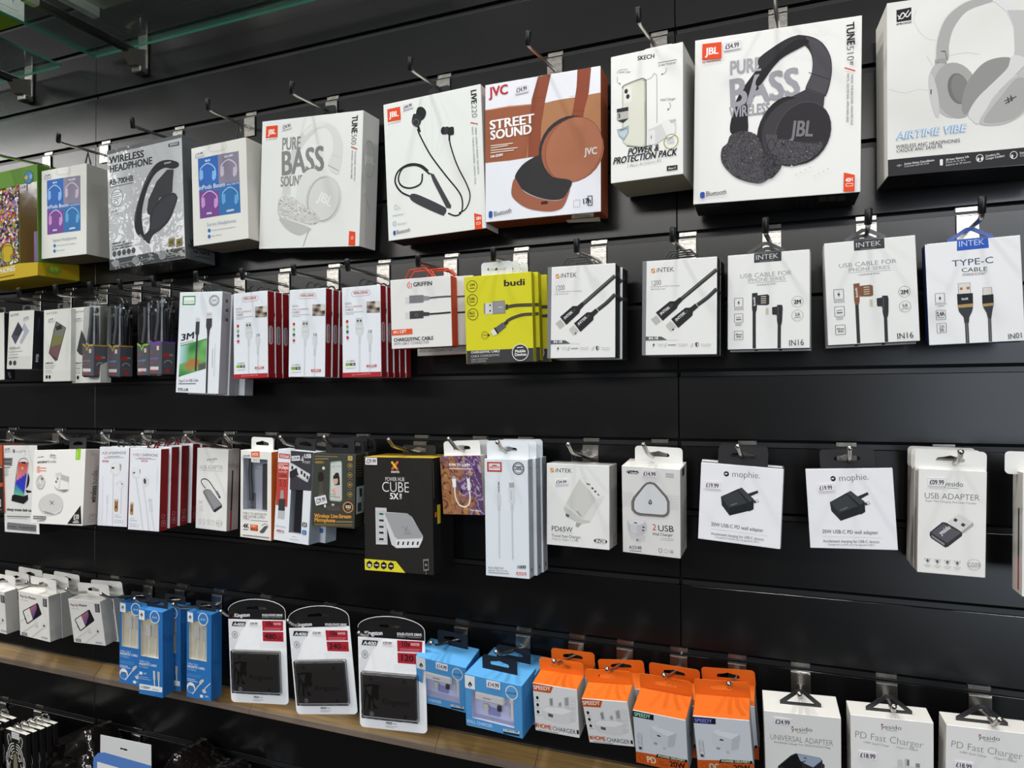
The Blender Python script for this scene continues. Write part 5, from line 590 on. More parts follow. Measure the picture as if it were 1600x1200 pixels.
q = product('cable_box', 'front white and orange box picturing two grey cable plugs', 'box', (-0.5306, -0.0896, 1.5217), (0.0065, -0.0181, 0.0557), (100.9, 105.8, 24.0), {'F': 'e0dedb', 'R': 'b8401c', 'L': 'b8401c', 'B': 'b8401c', 'T': 'c94f26', 'D': 'a03a1c'}, {'art':{'F':[('e',33.5,10,4.8,5.2,0.0,1.3,'c9482e'),('r',33.6,4,39.4,16.4,0,0,'e0dedb'),('e',34.2,10.2,2.6,2.8,0.0,0.9,'c9482e'),('l',[36.6,7.7,36.2,15.3],1.1,'c9482e'),('t','GRIFFIN',39.1,12.6,70.9,12.9,6.2,'b','2a2a2c'),('r',25,27.7,32.7,37.8,0,0,'cfcdca'),('p',[32.1,25.8,56,26.4,55.7,37.9,31.8,37.7],'77767a'),('p',[56,27.8,65.6,29.1,65.5,34.9,55.8,35.4],'8a898c'),('l',[65.6,31.8,83.7,31.4,101.1,31.7],2.7,'55555a'),('r',24.8,50.9,32.5,61.1,0,0,'cfcdca'),('p',[32.2,49.7,55.4,50.1,55.1,61.6,31.9,61.6],'3a3a3c'),('p',[55.3,52.3,65,53.1,64.9,58.5,55.2,58.6],'3a3a3c'),('l',[64.9,56,83.1,55.9,100.4,55.6],2.7,'2a2a2c'),('e',43.6,55.8,2.6,2.4,0.0,0.6,'77767a'),('p',[0.5,76.5,35.9,76.2,36.2,84.7,0.7,85.3],'d8562a'),('t','1M / 3.2FT',3.3,82.7,28.2,81.6,4.1,'b','f0e6e0'),('t','CHARGE/SYNC CABLE',3.9,94.7,72.4,94.7,5.2,'b','2a2a2c'),('t','WITH USB-C CONNECTOR',3.8,100.2,65.6,99.9,3.8,'r','5a595c')],'R':[('l',[6.2,21.7,23.3,19.1],0.5,'d8784f'),('l',[6.1,24.8,23.1,22.2],0.5,'d8784f'),('l',[5.9,27.8,22.9,25.3],0.5,'d8784f'),('l',[5.7,30.9,22.7,28.4],0.5,'d8784f'),('l',[5.5,33.9,22.5,31.5],0.5,'d8784f'),('l',[5.3,37,22.3,34.6],0.5,'d8784f'),('l',[5.1,40,22.1,37.7],0.5,'d8784f'),('l',[5,43,21.9,40.8],0.5,'d8784f'),('l',[4.8,46.1,21.7,43.9],0.5,'d8784f')]},'tabs':[('ring',-4,40,13,0.4,'c0401f','plastic')]})
stack(q, [(20, 31, 4, 5, 'second white and orange cable box, mostly hidden by the yellow box'), (8, 63, -8, -4, 'rearmost white and orange cable box on its hook')])
hook('chrome hook holding the white and orange cable boxes', 1684.7, -530.6, (-530.6, -109.0, 1648.0), (-527.7, -115.0, 1658.2), True, 'black tipped hooks of the second row')
q = product('cable_box', 'foremost yellow and black cable box with white hang tab', 'box', (-0.4061, -0.0843, 1.4963), (0.0102, -0.0212, 0.0849), (103.4, 129.1, 16.0), {'F': 'd3cc22', 'R': 'b9b01c', 'L': 'b9b01c', 'B': 'b9b01c', 'T': 'c9c022', 'D': '2a2a2c'}, {'art':{'F':[('p',[0.8,109.6,103.1,109.9,103.4,129.3,0.6,128.9],'3a393b'),('t','budi',61.1,18.2,93.9,18.5,9,'b','2a2a22'),('e',12.2,14.7,8.5,8.8,0.0,1,'4a4820'),('t','1M',7.8,14.7,16.6,14.7,4,'b','3a381c'),('l',[8.1,17.4,16.5,17.5],1.2,'4a4820'),('e',12.2,35.1,8.5,8.8,0.0,1,'4a4820'),('t','2.4A',7.2,35.1,16,35,4,'b','3a381c'),('l',[7.4,37.7,15.9,37.8],1.2,'4a4820'),('e',12.3,56.1,8.5,8.8,0.0,1,'4a4820'),('t','ALU',6.5,56.1,15.3,55.9,4,'b','3a381c'),('l',[6.8,58.7,15.3,58.7],1.2,'4a4820'),('r',29.8,41.2,43.6,57.2,0,0,'d0d0ce'),('p',[29.8,41.2,32.3,40.8,31.8,56.1,29.3,56.6],'8a8a86'),('r',38.4,43.4,40.8,45.5,0,0,'1a1a1c'),('r',38.2,51.6,40.6,53.7,0,0,'1a1a1c'),('p',[43.3,39.1,62.2,39,62.8,57.5,43.6,57.5],'77767a'),('p',[44.1,40,61.3,40,61.5,56.3,44.6,56.6],'8f8e92'),('l',[52.5,48.2,58.5,48.3],0.8,'d6d6d6'),('p',[63.2,44.5,67.1,44.8,66.9,52.1,63,52.6],'33332f'),('l',[67,48.5,79.8,47.2,103.4,47.9],4.7,'3a392f'),('l',[67,48.5,79.8,47.2,103.4,47.9],1.3,'55533a'),('l',[63.8,69.8,72.5,65.4,87.8,61.5,103,61.1],4.4,'3a392f'),('l',[63.8,69.8,72.5,65.4,87.8,61.5,103,61.1],1.2,'55533a'),('p',[59.5,70.4,65.6,68,66.8,72.4,61.9,75.9],'33332f'),('p',[45.1,78.6,58.7,70.3,63.6,77.1,50.4,86.7],'5a595c'),('p',[44.3,77.7,46.4,77.3,51.6,86.4,49.2,87.3],'1d1d1d'),('p',[39,82.3,44.6,79.4,49.5,87,43.4,89.6],'dadad6'),('e',30.1,87.9,5.5,5.5,0.0,0.7,'6a6820'),('p',[34.4,85.4,38.3,88,34.2,90.8],'2a2a22'),('l',[27,87.8,33.6,87.8],1,'6a6820'),('t','CHARGE/SYNC CABLE',7.8,113.8,53.5,113.7,3.3,'b','d8d8d4'),('t','CABLE CHARGE/SYNC',7.6,119.6,53.4,119.2,3.3,'r','c0c0bc'),('t','CABLE CHARGE/SYNC',7.4,123.9,34.9,123.3,2.3,'r','b0b0ac'),('t','SYNC-LADEKABEL',7.9,127.2,31.4,126.8,2.3,'r','b0b0ac'),('e',83.5,115.5,12.6,12.3,0.0,0,'e6e6e2'),('e',83.5,115.5,11.6,11.3,0.0,0,'3a393b'),('t','Mobile',75.7,115.6,91.6,115.4,4,'b','e6e6e2'),('t','Devices',75,120.5,92.8,120.3,4,'b','e6e6e2'),('l',[78.8,108.3,88.1,108.1],1.2,'e6e6e2')]},'tabs':[('slot',-3,48,20,0.5,'d6d8d8')]})
stack(q, [(4, 18, 2, -1, 'second yellow cable box behind the foremost one'), (10, 38, 1, 1, 'third yellow cable box, rearmost on its hook')])
hook('chrome hook holding the yellow and black cable boxes', 1684.7, -406.9, (-407.0, -109.0, 1646.0), (-404.6, -115.0, 1658.1), True, 'black tipped hooks of the second row')
q = product('cable_box', 'front white box of slanted black plugs beside the yellow boxes', 'box', (-0.2813, -0.0831, 1.4998), (-0.0011, 0.0111, 0.0113), (97.1, 128.5, 30.0), {'F': 'e2e2df', 'R': '232325', 'L': '232325', 'B': '232325', 'T': 'c9cac8', 'D': '77797c'}, {'art':{'F':[('p',[0.2,-0.1,5.9,-0.1,4.9,128.3,-0.2,128.6],'77797c'),('p',[12,10.4,17.3,10.3,17.3,16.6,12,16.5],'c98a4a'),('l',[12.8,15.5,16.9,11.4],0.9,'e6e5e2'),('t','iNTEK',18.8,15.8,42.4,16,6.1,'r','3a3a3c'),('t','1200',11.5,33.4,25.6,33,6.9,'l','2a2a2c'),('t','Fast Charging and Data Transmitting',11.2,35.7,52.2,36.3,1.6,'r','77767a'),('t','High Quality Cable',11.2,39.2,32.3,39.4,1.6,'r','77767a'),('l',[51.7,54,74.4,35.6,96.6,17.5],5.5,'2f2f31'),('l',[52.3,52.8,74.4,34.7,96.5,16.3],1.3,'6a6a5e'),('l',[72.7,62.8,85.2,53.6,96.7,42.8],5.5,'2f2f31'),('l',[72.7,61.4,85.2,51.9,96.5,41.4],1.1,'5a5a5c'),('p',[49.9,51.3,53.8,55.8,48.1,61.8,46.3,66.2,27.8,82.2,18.4,70.6,37,56.1,43.5,56.3],'232325'),('p',[22.2,73.4,39.8,58.8,41.7,61.9,25,76.7],'3a3a3d'),('p',[70,60.6,73.9,65.5,67.3,71.4,66.4,76.6,48.2,92.5,38.8,80.2,57.3,65.7,63.6,65.6],'232325'),('p',[42.7,83.3,60,67.9,61.8,70.8,45.1,86.2],'3a3a3d'),('p',[19.4,74.2,25.4,82.4,18.5,87.6,11.9,79.3],'b5b3ac'),('p',[38,82.8,45.5,91,38.1,97.1,31.6,88.3],'bdbbb4'),('p',[39.9,94.4,41.8,92.9,42.9,94.3,41.1,95.7],'1a1a1c'),('t','iNTEK',25.6,74.4,37.6,65.3,3.6,'b','d6d6d6'),('t','iNTEK',45.8,83.4,57.8,73.2,3.6,'b','d6d6d6'),('p',[4.8,103.1,26.1,103.6,34.1,108.4,4.8,108.5],'55575a'),('t','IN-18',9,107.1,21.8,107,3.2,'b','e6e5e2'),('l',[34.1,108.6,47.4,108.7],0.4,'9a9a9a'),('p',[16.7,111.8,13.9,114.8,15.4,115.2,14.5,118,17.7,114.1,16,114.1],'2a2a2c'),('l',[34.8,115.2,45.2,115],1.3,'8a8a8a'),('p',[70.3,112.8,72.5,112.3,74.6,112.9,74.3,116.4,72.5,118.7,70.5,116.9],'2a2a2c'),('p',[72.5,113,74.1,113.4,73.7,116.2,72.5,118],'d6d6d6'),('l',[29.3,118.3,31.9,112.6],0.4,'77767a'),('l',[31,118.3,33.5,112.6],0.4,'77767a'),('l',[64.2,118.9,66.7,113.3],0.4,'77767a'),('l',[65.8,118.9,68.3,113.3],0.4,'77767a'),('t','Charging',20.5,114.5,28.9,114.3,1.4,'r','9a9a9a'),('t','Protection',22,117.1,27.6,116.8,1.4,'r','9a9a9a'),('t','Charging',47.4,115,60.2,114.9,1.4,'r','9a9a9a'),('t','Protection',48.9,117.5,59.4,117.4,1.4,'r','9a9a9a'),('t','Charging',77.3,115.6,89.8,115.5,1.4,'r','9a9a9a'),('t','Protection',78.8,118.1,89.1,117.9,1.4,'r','9a9a9a')],'R':[('l',[6,55,5.5,105],1,'55555a'),('l',[14,55,13.5,105],1,'55555a'),('l',[22,55,21.5,105],1,'55555a'),('l',[0,14,30,12],4.5,'3a3a3d'),('l',[0,44,30,42],4.5,'3a3a3d')]},'tabs':[('ring',-8,40,12,0.5,'2a2a2c','plastic')]})
stack(q, [(3, 32, -1, -2, 'rear box of slanted black plugs beside the yellow boxes')])
q = product('cable_box', 'front white box of slanted black plugs left of the panel seam', 'box', (-0.1491, -0.0701, 1.5013), (-0.0012, 0.0136, -0.037), (98.6, 127.6, 30.0), {'F': 'e2e2df', 'R': '232325', 'L': '232325', 'B': '232325', 'T': 'c9cac8', 'D': '77797c'}, {'art':{'F':[('p',[0.1,0.2,5.9,0.2,5,127.2,-0.1,127.5],'77797c'),('p',[12.1,10.5,17.4,10.4,17.4,16.7,12.1,16.6],'c98a4a'),('l',[12.9,15.6,17,11.5],0.9,'e6e5e2'),('t','iNTEK',18.9,15.9,42.9,16,5.9,'r','3a3a3c'),('t','1200',11.6,33.4,25.8,33,6.6,'l','2a2a2c'),('t','Fast Charging and Data Transmitting',11.2,35.7,52.9,36.1,1.6,'r','77767a'),('t','High Quality Cable',11.3,39.1,32.7,39.3,1.6,'r','77767a'),('l',[52.4,53.7,75.4,35.4,98.2,17.2],5.2,'2f2f31'),('l',[52.9,52.5,75.4,34.5,98,16],1.2,'6a6a5e'),('l',[73.6,62.4,86.4,53.3,98.2,42.5],5.2,'2f2f31'),('l',[73.6,61,86.4,51.6,98,41.1],1,'5a5a5c'),('p',[50.5,51,54.4,55.6,48.7,61.5,46.8,65.8,28.1,81.7,18.6,70.2,37.4,55.8,44,56],'232325'),('p',[22.4,73,40.3,58.5,42.1,61.6,25.3,76.3],'3a3a3d'),('p',[70.9,60.2,74.9,65.1,68.1,71,67.2,76.2,48.8,92,39.2,79.7,58,65.4,64.4,65.3],'232325'),('p',[43.1,82.8,60.8,67.6,62.6,70.4,45.6,85.7],'3a3a3d'),('p',[19.6,73.8,25.7,81.9,18.7,87,12,78.8],'b5b3ac'),('p',[38.5,82.3,46,90.5,38.5,96.4,31.9,87.8],'bdbbb4'),('p',[40.4,93.8,42.2,92.3,43.4,93.7,41.5,95.1],'1a1a1c'),('t','iNTEK',25.8,74,38,65,3.5,'b','d6d6d6'),('t','iNTEK',46.3,82.9,58.6,72.8,3.5,'b','d6d6d6'),('p',[4.9,102.3,26.3,102.8,34.4,107.6,4.9,107.6],'55575a'),('t','IN-18',9.1,106.3,22,106.3,3.1,'b','e6e5e2'),('l',[34.4,107.8,47.9,107.9],0.3,'9a9a9a'),('p',[16.9,110.9,14.1,113.9,15.6,114.3,14.7,117.1,17.9,113.3,16.2,113.2],'2a2a2c'),('l',[35.2,114.3,45.7,114.2],1.2,'8a8a8a'),('p',[71.2,112.1,73.4,111.6,75.6,112.2,75.2,115.7,73.4,117.9,71.4,116.1],'2a2a2c'),('p',[73.4,112.3,75,112.7,74.7,115.5,73.4,117.2],'d6d6d6'),('l',[29.6,117.4,32.2,111.8],0.3,'77767a'),('l',[31.3,117.4,33.9,111.8],0.3,'77767a'),('l',[65,118.1,67.5,112.6],0.3,'77767a'),('l',[66.6,118.1,69.2,112.6],0.3,'77767a'),('t','Charging',20.7,113.7,29.2,113.5,1.4,'r','9a9a9a'),('t','Protection',22.2,116.2,27.9,115.9,1.4,'r','9a9a9a'),('t','Charging',47.9,114.2,60.9,114.2,1.4,'r','9a9a9a'),('t','Protection',49.4,116.7,60.2,116.6,1.4,'r','9a9a9a'),('t','Charging',78.3,114.9,91.1,114.8,1.4,'r','9a9a9a'),('t','Protection',79.8,117.3,90.3,117.2,1.4,'r','9a9a9a')],'R':[('l',[6,55,5.5,105],1,'55555a'),('l',[14,55,13.5,105],1,'55555a'),('l',[22,55,21.5,105],1,'55555a'),('l',[0,14,30,12],4.5,'3a3a3d'),('l',[0,44,30,42],4.5,'3a3a3d')]},'tabs':[('ring',0,40,12,0.5,'2a2a2c','plastic')]})
stack(q, [(2, 31, 0, -2, 'rear box of slanted black plugs left of the panel seam')])
hook('chrome hook holding the slanted plug boxes beside the yellow ones', 1684.7, -280.3, (-282.4, -109.0, 1644.7), (-280.5, -115.0, 1660.1), True, 'black tipped hooks of the second row')
hook('chrome hook holding the slanted plug boxes at the panel seam', 1684.7, -148.4, (-152.1, -109.0, 1647.4), (-150.6, -115.0, 1663.1), True, 'black tipped hooks of the second row')
q = product('cable_box', 'white box of angled black plugs right of the panel seam', 'box', (-0.0373, -0.0692, 1.5061), (-0.0035, 0.0116, -0.0724), (99.3, 123.4, 22.0), {'F': 'e2e2df', 'R': 'c0c0be', 'L': 'c0c0be', 'B': 'c0c0be', 'T': '2f3032', 'D': '55585a'}, {'art':{'F':[('p',[32.9,0.3,66,0,66,11.9,32.9,12.2],'3a3b3d'),('t','INTEK',34.6,8.5,62.3,8,6.2,'r','c3c4c4'),('t','accessories',39.7,11.2,56.5,11.1,1.5,'r','9a9a9a'),('t','USB CABLE FOR',15.2,31.1,82.4,30.3,5.5,'l','77787a'),('t','IPHONE SERIES',25.2,36.6,72.3,36.6,4.8,'l','77787a'),('l',[25.2,37.8,72.3,38.2],0.4,'77787a'),('t','CHARGE & SYNC',36.3,42.1,61.4,41.5,2,'r','4a4a4c'),('l',[33.1,75.6,33.2,122.5],4,'2c2c2e'),('p',[30.4,51.3,37.2,50.8,36.4,72.2,35.2,76.6,31.3,76.4,30.4,71],'2a2a2c'),('t','Intek',34.8,67.6,34.1,56,2.7,'b','d0d0d0'),('p',[36.3,54.3,49,53.6,51.4,55.1,51.4,66.1,49,67.4,36.9,66.8],'2c2c2e'),('l',[41.3,56.3,47.7,56.3],1.2,'b9b3a0'),('l',[41.3,59,47.7,59],1.2,'b9b3a0'),('l',[41.3,61.7,47.7,61.7],1.2,'b9b3a0'),('l',[41.3,64.4,47.7,64.3],1.2,'b9b3a0'),('r',47,70.9,50.7,79.6,0,0,'c9c6b0'),('l',[48.9,72,48.9,78.4],0.5,'a39a70'),('p',[54.9,70.4,60.7,69.8,61.1,67.7,67,68,67.7,71.9,67,87.7,66.1,93.3,61.6,93.1,60.7,87.4,60.4,80.4,55.1,79.8],'2a2a2c'),('l',[63.6,92.8,63.4,122.8],3.9,'2c2c2e'),('l',[62.1,69,61.7,85.7],0.7,'55555a'),('r',8.2,56.3,19.4,68.5,1,0.5,'3a3a3c'),('r',8.3,76.8,19.4,88.8,1,0.5,'3a3a3c'),('r',8.3,99.1,19.5,111,1,0.5,'3a3a3c'),('p',[14.5,59.4,12.1,63.1,13.8,63.1,13.1,66,15.6,62.2,14.2,62.1],'1d1d20'),('l',[10.6,81.8,17,81.4],0.7,'3a3a3c'),('l',[10.6,84.5,17,84.4],1.4,'55555a'),('t','iPhone',10.1,104.9,18.1,104.6,2,'b','2a2a2c'),('t','iPad',11.1,107.9,17,107.7,2,'b','2a2a2c'),('l',[8.3,69.9,20.1,70],0.7,'77767a'),('l',[8.3,71.7,20.1,71.8],0.7,'77767a'),('l',[9.7,90.5,17.5,90.2],0.7,'77767a'),('l',[9.7,92.3,17.5,92],0.7,'77767a'),('e',85,64.9,6.9,7.1,0.0,0.3,'4a4a4c'),('e',85,82.3,6.9,7.1,0.0,0.3,'4a4a4c'),('t','2M',80.8,67.6,89.4,67.4,5.1,'b','2a2a2c'),('t','2.1A',82.4,82.7,87.8,82.4,3.7,'b','2a2a2c'),('t','OUTPUT',80.8,85.8,89.4,85.6,1.8,'r','4a4a4c'),('t','IN16',74.8,120.2,92.8,119.6,7.3,'r','2a2a2c')]},'tabs':[('tri',-3,46,15,0.3,'3a3b3d','plastic')]})
stack(q, [(1, 24, -2, 0, 'rear cable box behind the white one with angled black plugs')])
q = product('cable_box', 'white box of angled plugs, one of them bronze coloured', 'box', (0.0821, -0.069, 1.5094), (-0.0013, -0.0273, 0.0495), (100.2, 126.7, 22.0), {'F': 'e2e2df', 'R': 'c0c0be', 'L': 'c0c0be', 'B': 'c0c0be', 'T': '2f3032', 'D': '55585a'}, {'art':{'F':[('p',[33.4,0.1,67,0.2,67,12.4,33.4,12.4],'3a3b3d'),('t','INTEK',35.2,8.6,63.3,8.4,5.9,'r','c3c4c4'),('t','accessories',40.4,11.5,57.4,11.6,1.4,'r','9a9a9a'),('t','USB CABLE FOR',15.4,31.9,83.5,31.5,5.2,'l','77787a'),('t','IPHONE SERIES',25.7,37.6,73.3,37.9,4.5,'l','77787a'),('l',[25.7,38.9,73.3,39.6],0.3,'77787a'),('t','CHARGE & SYNC',37,43.4,62.3,43,1.9,'r','4a4a4c'),('l',[33.9,77.9,34,125.9],3.8,'2c2c2e'),('p',[31,52.8,37.9,52.3,37.1,74.4,35.9,78.9,32,78.7,31.1,73.2],'7a5038'),('t','Intek',35.6,69.7,34.8,57.7,2.5,'b','d0d0d0'),('p',[37.1,56,49.9,55.3,52.3,56.9,52.3,68.2,49.9,69.5,37.6,68.9],'7a5038'),('l',[42.1,58.1,48.5,58.1],1.1,'b9b3a0'),('l',[42.1,60.9,48.6,60.9],1.1,'b9b3a0'),('l',[42.1,63.6,48.6,63.6],1.1,'b9b3a0'),('l',[42.1,66.4,48.6,66.3],1.1,'b9b3a0'),('r',47.9,73.1,51.7,82,0,0,'c9c6b0'),('l',[49.8,74.2,49.8,80.8],0.5,'a39a70'),('p',[55.8,72.5,61.7,71.9,62,69.8,68,70.1,68.7,74.1,68,90.2,67.1,95.9,62.6,95.8,61.7,90,61.4,82.8,56,82.2],'2a2a2c'),('l',[64.6,95.5,64.4,126],3.6,'2c2c2e'),('l',[63,71.1,62.7,88.2],0.7,'55555a'),('r',8.4,58,19.9,70.6,0.9,0.5,'3a3a3c'),('r',8.5,79.2,20,91.6,0.9,0.5,'3a3a3c'),('r',8.7,102.1,20.1,114.3,0.9,0.5,'3a3a3c'),('p',[14.9,61.2,12.4,65,14.2,65.1,13.5,68,15.9,64.1,14.5,64],'1d1d20'),('l',[10.9,84.3,17.5,83.9],0.7,'3a3a3c'),('l',[10.9,87.1,17.5,87],1.3,'55555a'),('t','iPhone',10.5,108.1,18.6,107.8,1.9,'b','2a2a2c'),('t','iPad',11.6,111.1,17.6,110.9,1.9,'b','2a2a2c'),('l',[8.5,72.1,20.6,72.1],0.7,'77767a'),('l',[8.5,74,20.6,74],0.7,'77767a'),('l',[10.1,93.2,18,93],0.7,'77767a'),('l',[10.1,95.1,18,94.8],0.7,'77767a'),('e',86,66.9,6.3,6.8,0.0,0.3,'4a4a4c'),('e',86,84.7,6.3,6.8,0.0,0.3,'4a4a4c'),('t','2M',81.8,69.7,90.4,69.5,4.9,'b','2a2a2c'),('t','2.1A',83.4,85.1,88.7,84.8,3.5,'b','2a2a2c'),('t','OUTPUT',81.8,88.3,90.4,88.1,1.7,'r','4a4a4c'),('t','IN16',75.8,123.3,93.7,122.5,7,'r','2a2a2c')]},'tabs':[('tri',-3,46,15,0.3,'3a3b3d','plastic')]})
stack(q, [(-1, 24, -2, 0, 'rear cable box behind the one with the bronze plug')])
q = product('cable_box', 'white and blue box picturing two straight plugs with gold rings', 'box', (0.1892, -0.0672, 1.5061), (-0.0029, -0.0256, -0.0051), (94.6, 120.2, 26.0), {'F': 'e2e2e2', 'R': '1d2a5c', 'L': '1d2a5c', 'B': '1d2a5c', 'T': '22386f', 'D': '264a8c'}, {'art':{'F':[('p',[-0.7,0.1,2,0.1,1.9,0.6,1.9,0.9],'264a8c'),('p',[32.8,-0.3,63.5,-0.5,64,11.2,32.3,11.5],'2c56b0'),('t','INTEK',34,6.9,59.7,6.8,6.5,'r','b9c9e6'),('t','TYPE-C',26.6,29.5,68.3,29,7.2,'r','3a4468'),('t','CABLE',35.7,36.8,61.5,37.7,4.8,'r','2a2a2c'),('l',[36.3,38.9,61.5,39.2],0.3,'4a4a4c'),('t','CHARGE & SYNC',36.6,41.5,60.8,41.8,2.1,'r','4a4a4c'),('r',31.7,49.5,44.1,63.2,0,0,'d0cec6'),('r',31.7,49.5,44.1,63.2,0,0.4,'77767a'),('r',33.5,54.7,36.3,57.5,0,0,'a8623a'),('r',40.2,54.4,43.2,57.4,0,0,'a8623a'),('p',[30.4,62,46.1,62,45.9,74.2,30.4,74.7],'1d1d20'),('t','Intek',34.7,69.5,41.3,69.3,2.8,'b','d0d0d0'),('p',[30.4,74.7,45.9,74.2,45.8,77.6,30.6,77.9],'a8894a'),('p',[30.7,78.2,45.8,77.9,44.6,83.3,41.6,89.8,40.8,96.5,36.5,96.5,35.8,89.4,31.7,83.2],'33363a'),('l',[38.6,96.3,38.7,119.8],3.5,'3a3d40'),('l',[38.6,96.3,38.7,119.8],0.9,'6a6d70'),('r',56,56.7,64.9,65.8,0,0,'d0cec6'),('r',56,56.7,64.9,65.8,0,0.4,'77767a'),('p',[55.1,65.5,66.1,65.1,66.1,75,55,75.5],'1d1d20'),('p',[55,75.5,66.1,75,66,77.7,55.1,78.3],'a8894a'),('p',[55.4,78.7,65.7,78,64.3,84.8,63,93.1,59.8,93.2,58.6,86.1],'33363a'),('l',[61.3,92.9,61.1,119.5],3.1,'3a3d40'),('l',[61.3,92.9,61.1,119.5],0.9,'6a6d70'),('r',8,59.4,17.8,71.1,0.8,0.4,'3a3a3c'),('r',8.2,79.4,18,91,0.8,0.4,'3a3a3c'),('r',8.4,94.9,18.2,106.4,0.8,0.4,'3a3a3c'),('p',[13.6,62.3,11.2,65.8,12.7,65.9,12,68.6,14.5,65.1,13,64.9],'1d1d20'),('t','2.4A',9.3,86.6,16.9,86,4.8,'b','2a2a2c'),('l',[9.8,88.5,16.2,88.5],0.8,'77767a'),('t','1m',10.8,100.8,16,100.5,4.5,'r','2a2a2c'),('t','3ft',10.6,105.2,15.9,104.9,4.1,'r','2a2a2c'),('l',[7.3,72.5,19.5,72.3],0.6,'77767a'),('l',[10.3,74.8,16.8,74.4],0.6,'77767a'),('t','IN01',78.3,118,93,116.8,6.2,'r','2a2a2c')]},'tabs':[('tri',0,46,16,0.3,'264a9c','plastic')]})
hook('chrome hook holding the box of angled black plugs', 1684.7, -34.3, (-38.0, -109.0, 1648.6), (-37.6, -115.0, 1664.4), True, 'black tipped hooks of the second row')
hook('chrome hook holding the box with a bronze plug', 1684.7, 82.9, (76.2, -109.0, 1646.6), (76.7, -115.0, 1663.9), True, 'black tipped hooks of the second row')
hook('chrome hook holding the white and blue plug box', 1684.7, 197.2, (190.2, -109.0, 1643.8), (190.3, -115.0, 1665.5), True, 'black tipped hooks of the second row')
q = product('accessory_box', 'orange and black box cut off by the left edge of the third row', 'box', (-1.5649, -0.0541, 1.2106), (0.0119, -0.0248, 0.0429), (69.7, 141.8, 50.0), {'F': '2a2422', 'R': 'a8482a', 'L': 'a8482a', 'B': 'a8482a', 'T': '33302e', 'D': '1d1a19'}, {'art':{'F':[('p',[-0.7,-1.4,69.9,1.3,68.9,45,-2.1,38.6],'b8542e'),('p',[-3.7,83.4,69,79.2,69.3,87,-4.1,94.6],'b8542e'),('l',[23.6,46.1,68.2,47.3],1.6,'d8d2cc'),('r',40.4,114,62.1,129,0,1.9,'d8d2cc'),('l',[39.6,136.2,63.5,135.1],1.3,'9a9490')]}})
hook('chrome hook at the left edge holding the orange and black box', 1384.7, -1627.0, (-1606.4, -99.0, 1366.3), (-1605.1, -115.0, 1379.4), False, 'plain hooks of the third row')
q = product('accessory_box', 'tall white box picturing a colourful phone on a black charging stand', 'box', (-1.4766, -0.0437, 1.1732), (0.0154, -0.0238, -0.021), (109.9, 179.0, 62.0), {'F': 'e2e1de', 'R': '161516', 'L': '161516', 'B': '161516', 'T': '3a3a3a', 'D': '161516'}, {'art':{'F':[('p',[107.9,0.3,109.5,0.3,110.2,179.1,102,178.4],'f0efec'),('e',36.7,11.4,4.1,3.5,0.0,0,'1d1d20'),('l',[33.3,11.8,40.2,10.7],1.1,'e2e1de'),('t','mophie',42.8,14.9,75.4,13.5,5.3,'l','77767a'),('p',[0.8,25.6,32,25.4,29.9,42.2,1.5,41.1],'77767a'),('l',[3.5,29.2,27.4,29],2,'3a3a3c'),('l',[3.1,37.3,25.3,37.6],2,'4a4a4c'),('l',[4.2,45.5,24.3,44.9],1.7,'4a4a4c'),('l',[4.7,48.4,19.7,48.2],1.1,'9a9a9a'),('l',[4.6,51.3,15.8,51.1],1.1,'9a9a9a'),('l',[4.5,54.1,19.4,53.9],1.1,'9a9a9a'),('l',[4.4,57,15.6,56.9],1.1,'9a9a9a'),('l',[4.2,59.9,19.2,59.7],1.1,'9a9a9a'),('l',[4.1,62.8,15.3,62.6],1.1,'9a9a9a'),('e',63.3,68.3,21.1,22.1,0.1,0,'1d1d20'),('p',[68.1,90,87.4,91.7,90.6,94.8,75.5,96.7],'1d1d20'),('m',[51.2,33.6,82.5,34.5,65.2,103.1,34,101.3],16,'phone'),('l',[34,101.3,51.2,33.6,82.5,34.5,65.2,103.1],1.1,'2a2a2c'),('p',[59.7,33.1,74.9,33.4,73,37.1,61.2,36.4],'1d1d20'),('p',[82.5,34.9,85.1,35.5,68.4,106.3,65.5,103.1],'c9c9cc'),('e',63.2,46.6,4.8,3.1,0.0,0,'c0b05a'),('p',[27.7,103,34.7,100.6,65.2,103.5,77.8,99.5,78.4,109.2,63.5,119.4,24.8,114.1],'1b1a1c'),('p',[63.5,119.4,77.3,110.3,85.2,104.7,71.4,115.9],'8a8a8a'),('t','charge stream desk stand',9.4,134.4,102.2,134.3,5.7,'b','2a2a2c'),('l',[9.8,141,85.4,139.3],0.6,'c0bfbc'),('l',[8.9,146.1,83.5,144.7],1.7,'55555a'),('l',[10.2,149.8,75,148.3],1.1,'9a9a9a'),('p',[9.7,159.3,13.3,158.5,100.5,160.6,102,162.3,100.6,173.5,98.9,174.3,10.9,173.4,7.8,172],'77767a'),('l',[19.8,166.8,37.7,166.7],1.4,'3a3a3c'),('l',[19.7,169.9,40.3,169.8],1.1,'4a4a4c'),('e',15.6,167.4,1.7,1.8,0.0,0,'3a3a3c'),('l',[54,166.6,71.6,166.5],1.4,'3a3a3c'),('l',[53.9,169.6,74.1,169.6],1.1,'4a4a4c'),('e',49.9,167.2,1.7,1.8,0.0,0,'3a3a3c'),('l',[79.3,166.4,96.6,166.3],1.4,'3a3a3c'),('l',[79.2,169.5,99.1,169.4],1.1,'4a4a4c'),('e',75.2,167.1,1.7,1.8,0.0,0,'3a3a3c')]},'price':[('F',[5.9,4.8,26.1,3.5,7.5],'£59.99')],'tabs':[('slot',60,40,18,0.9,'1d1d1f')]})
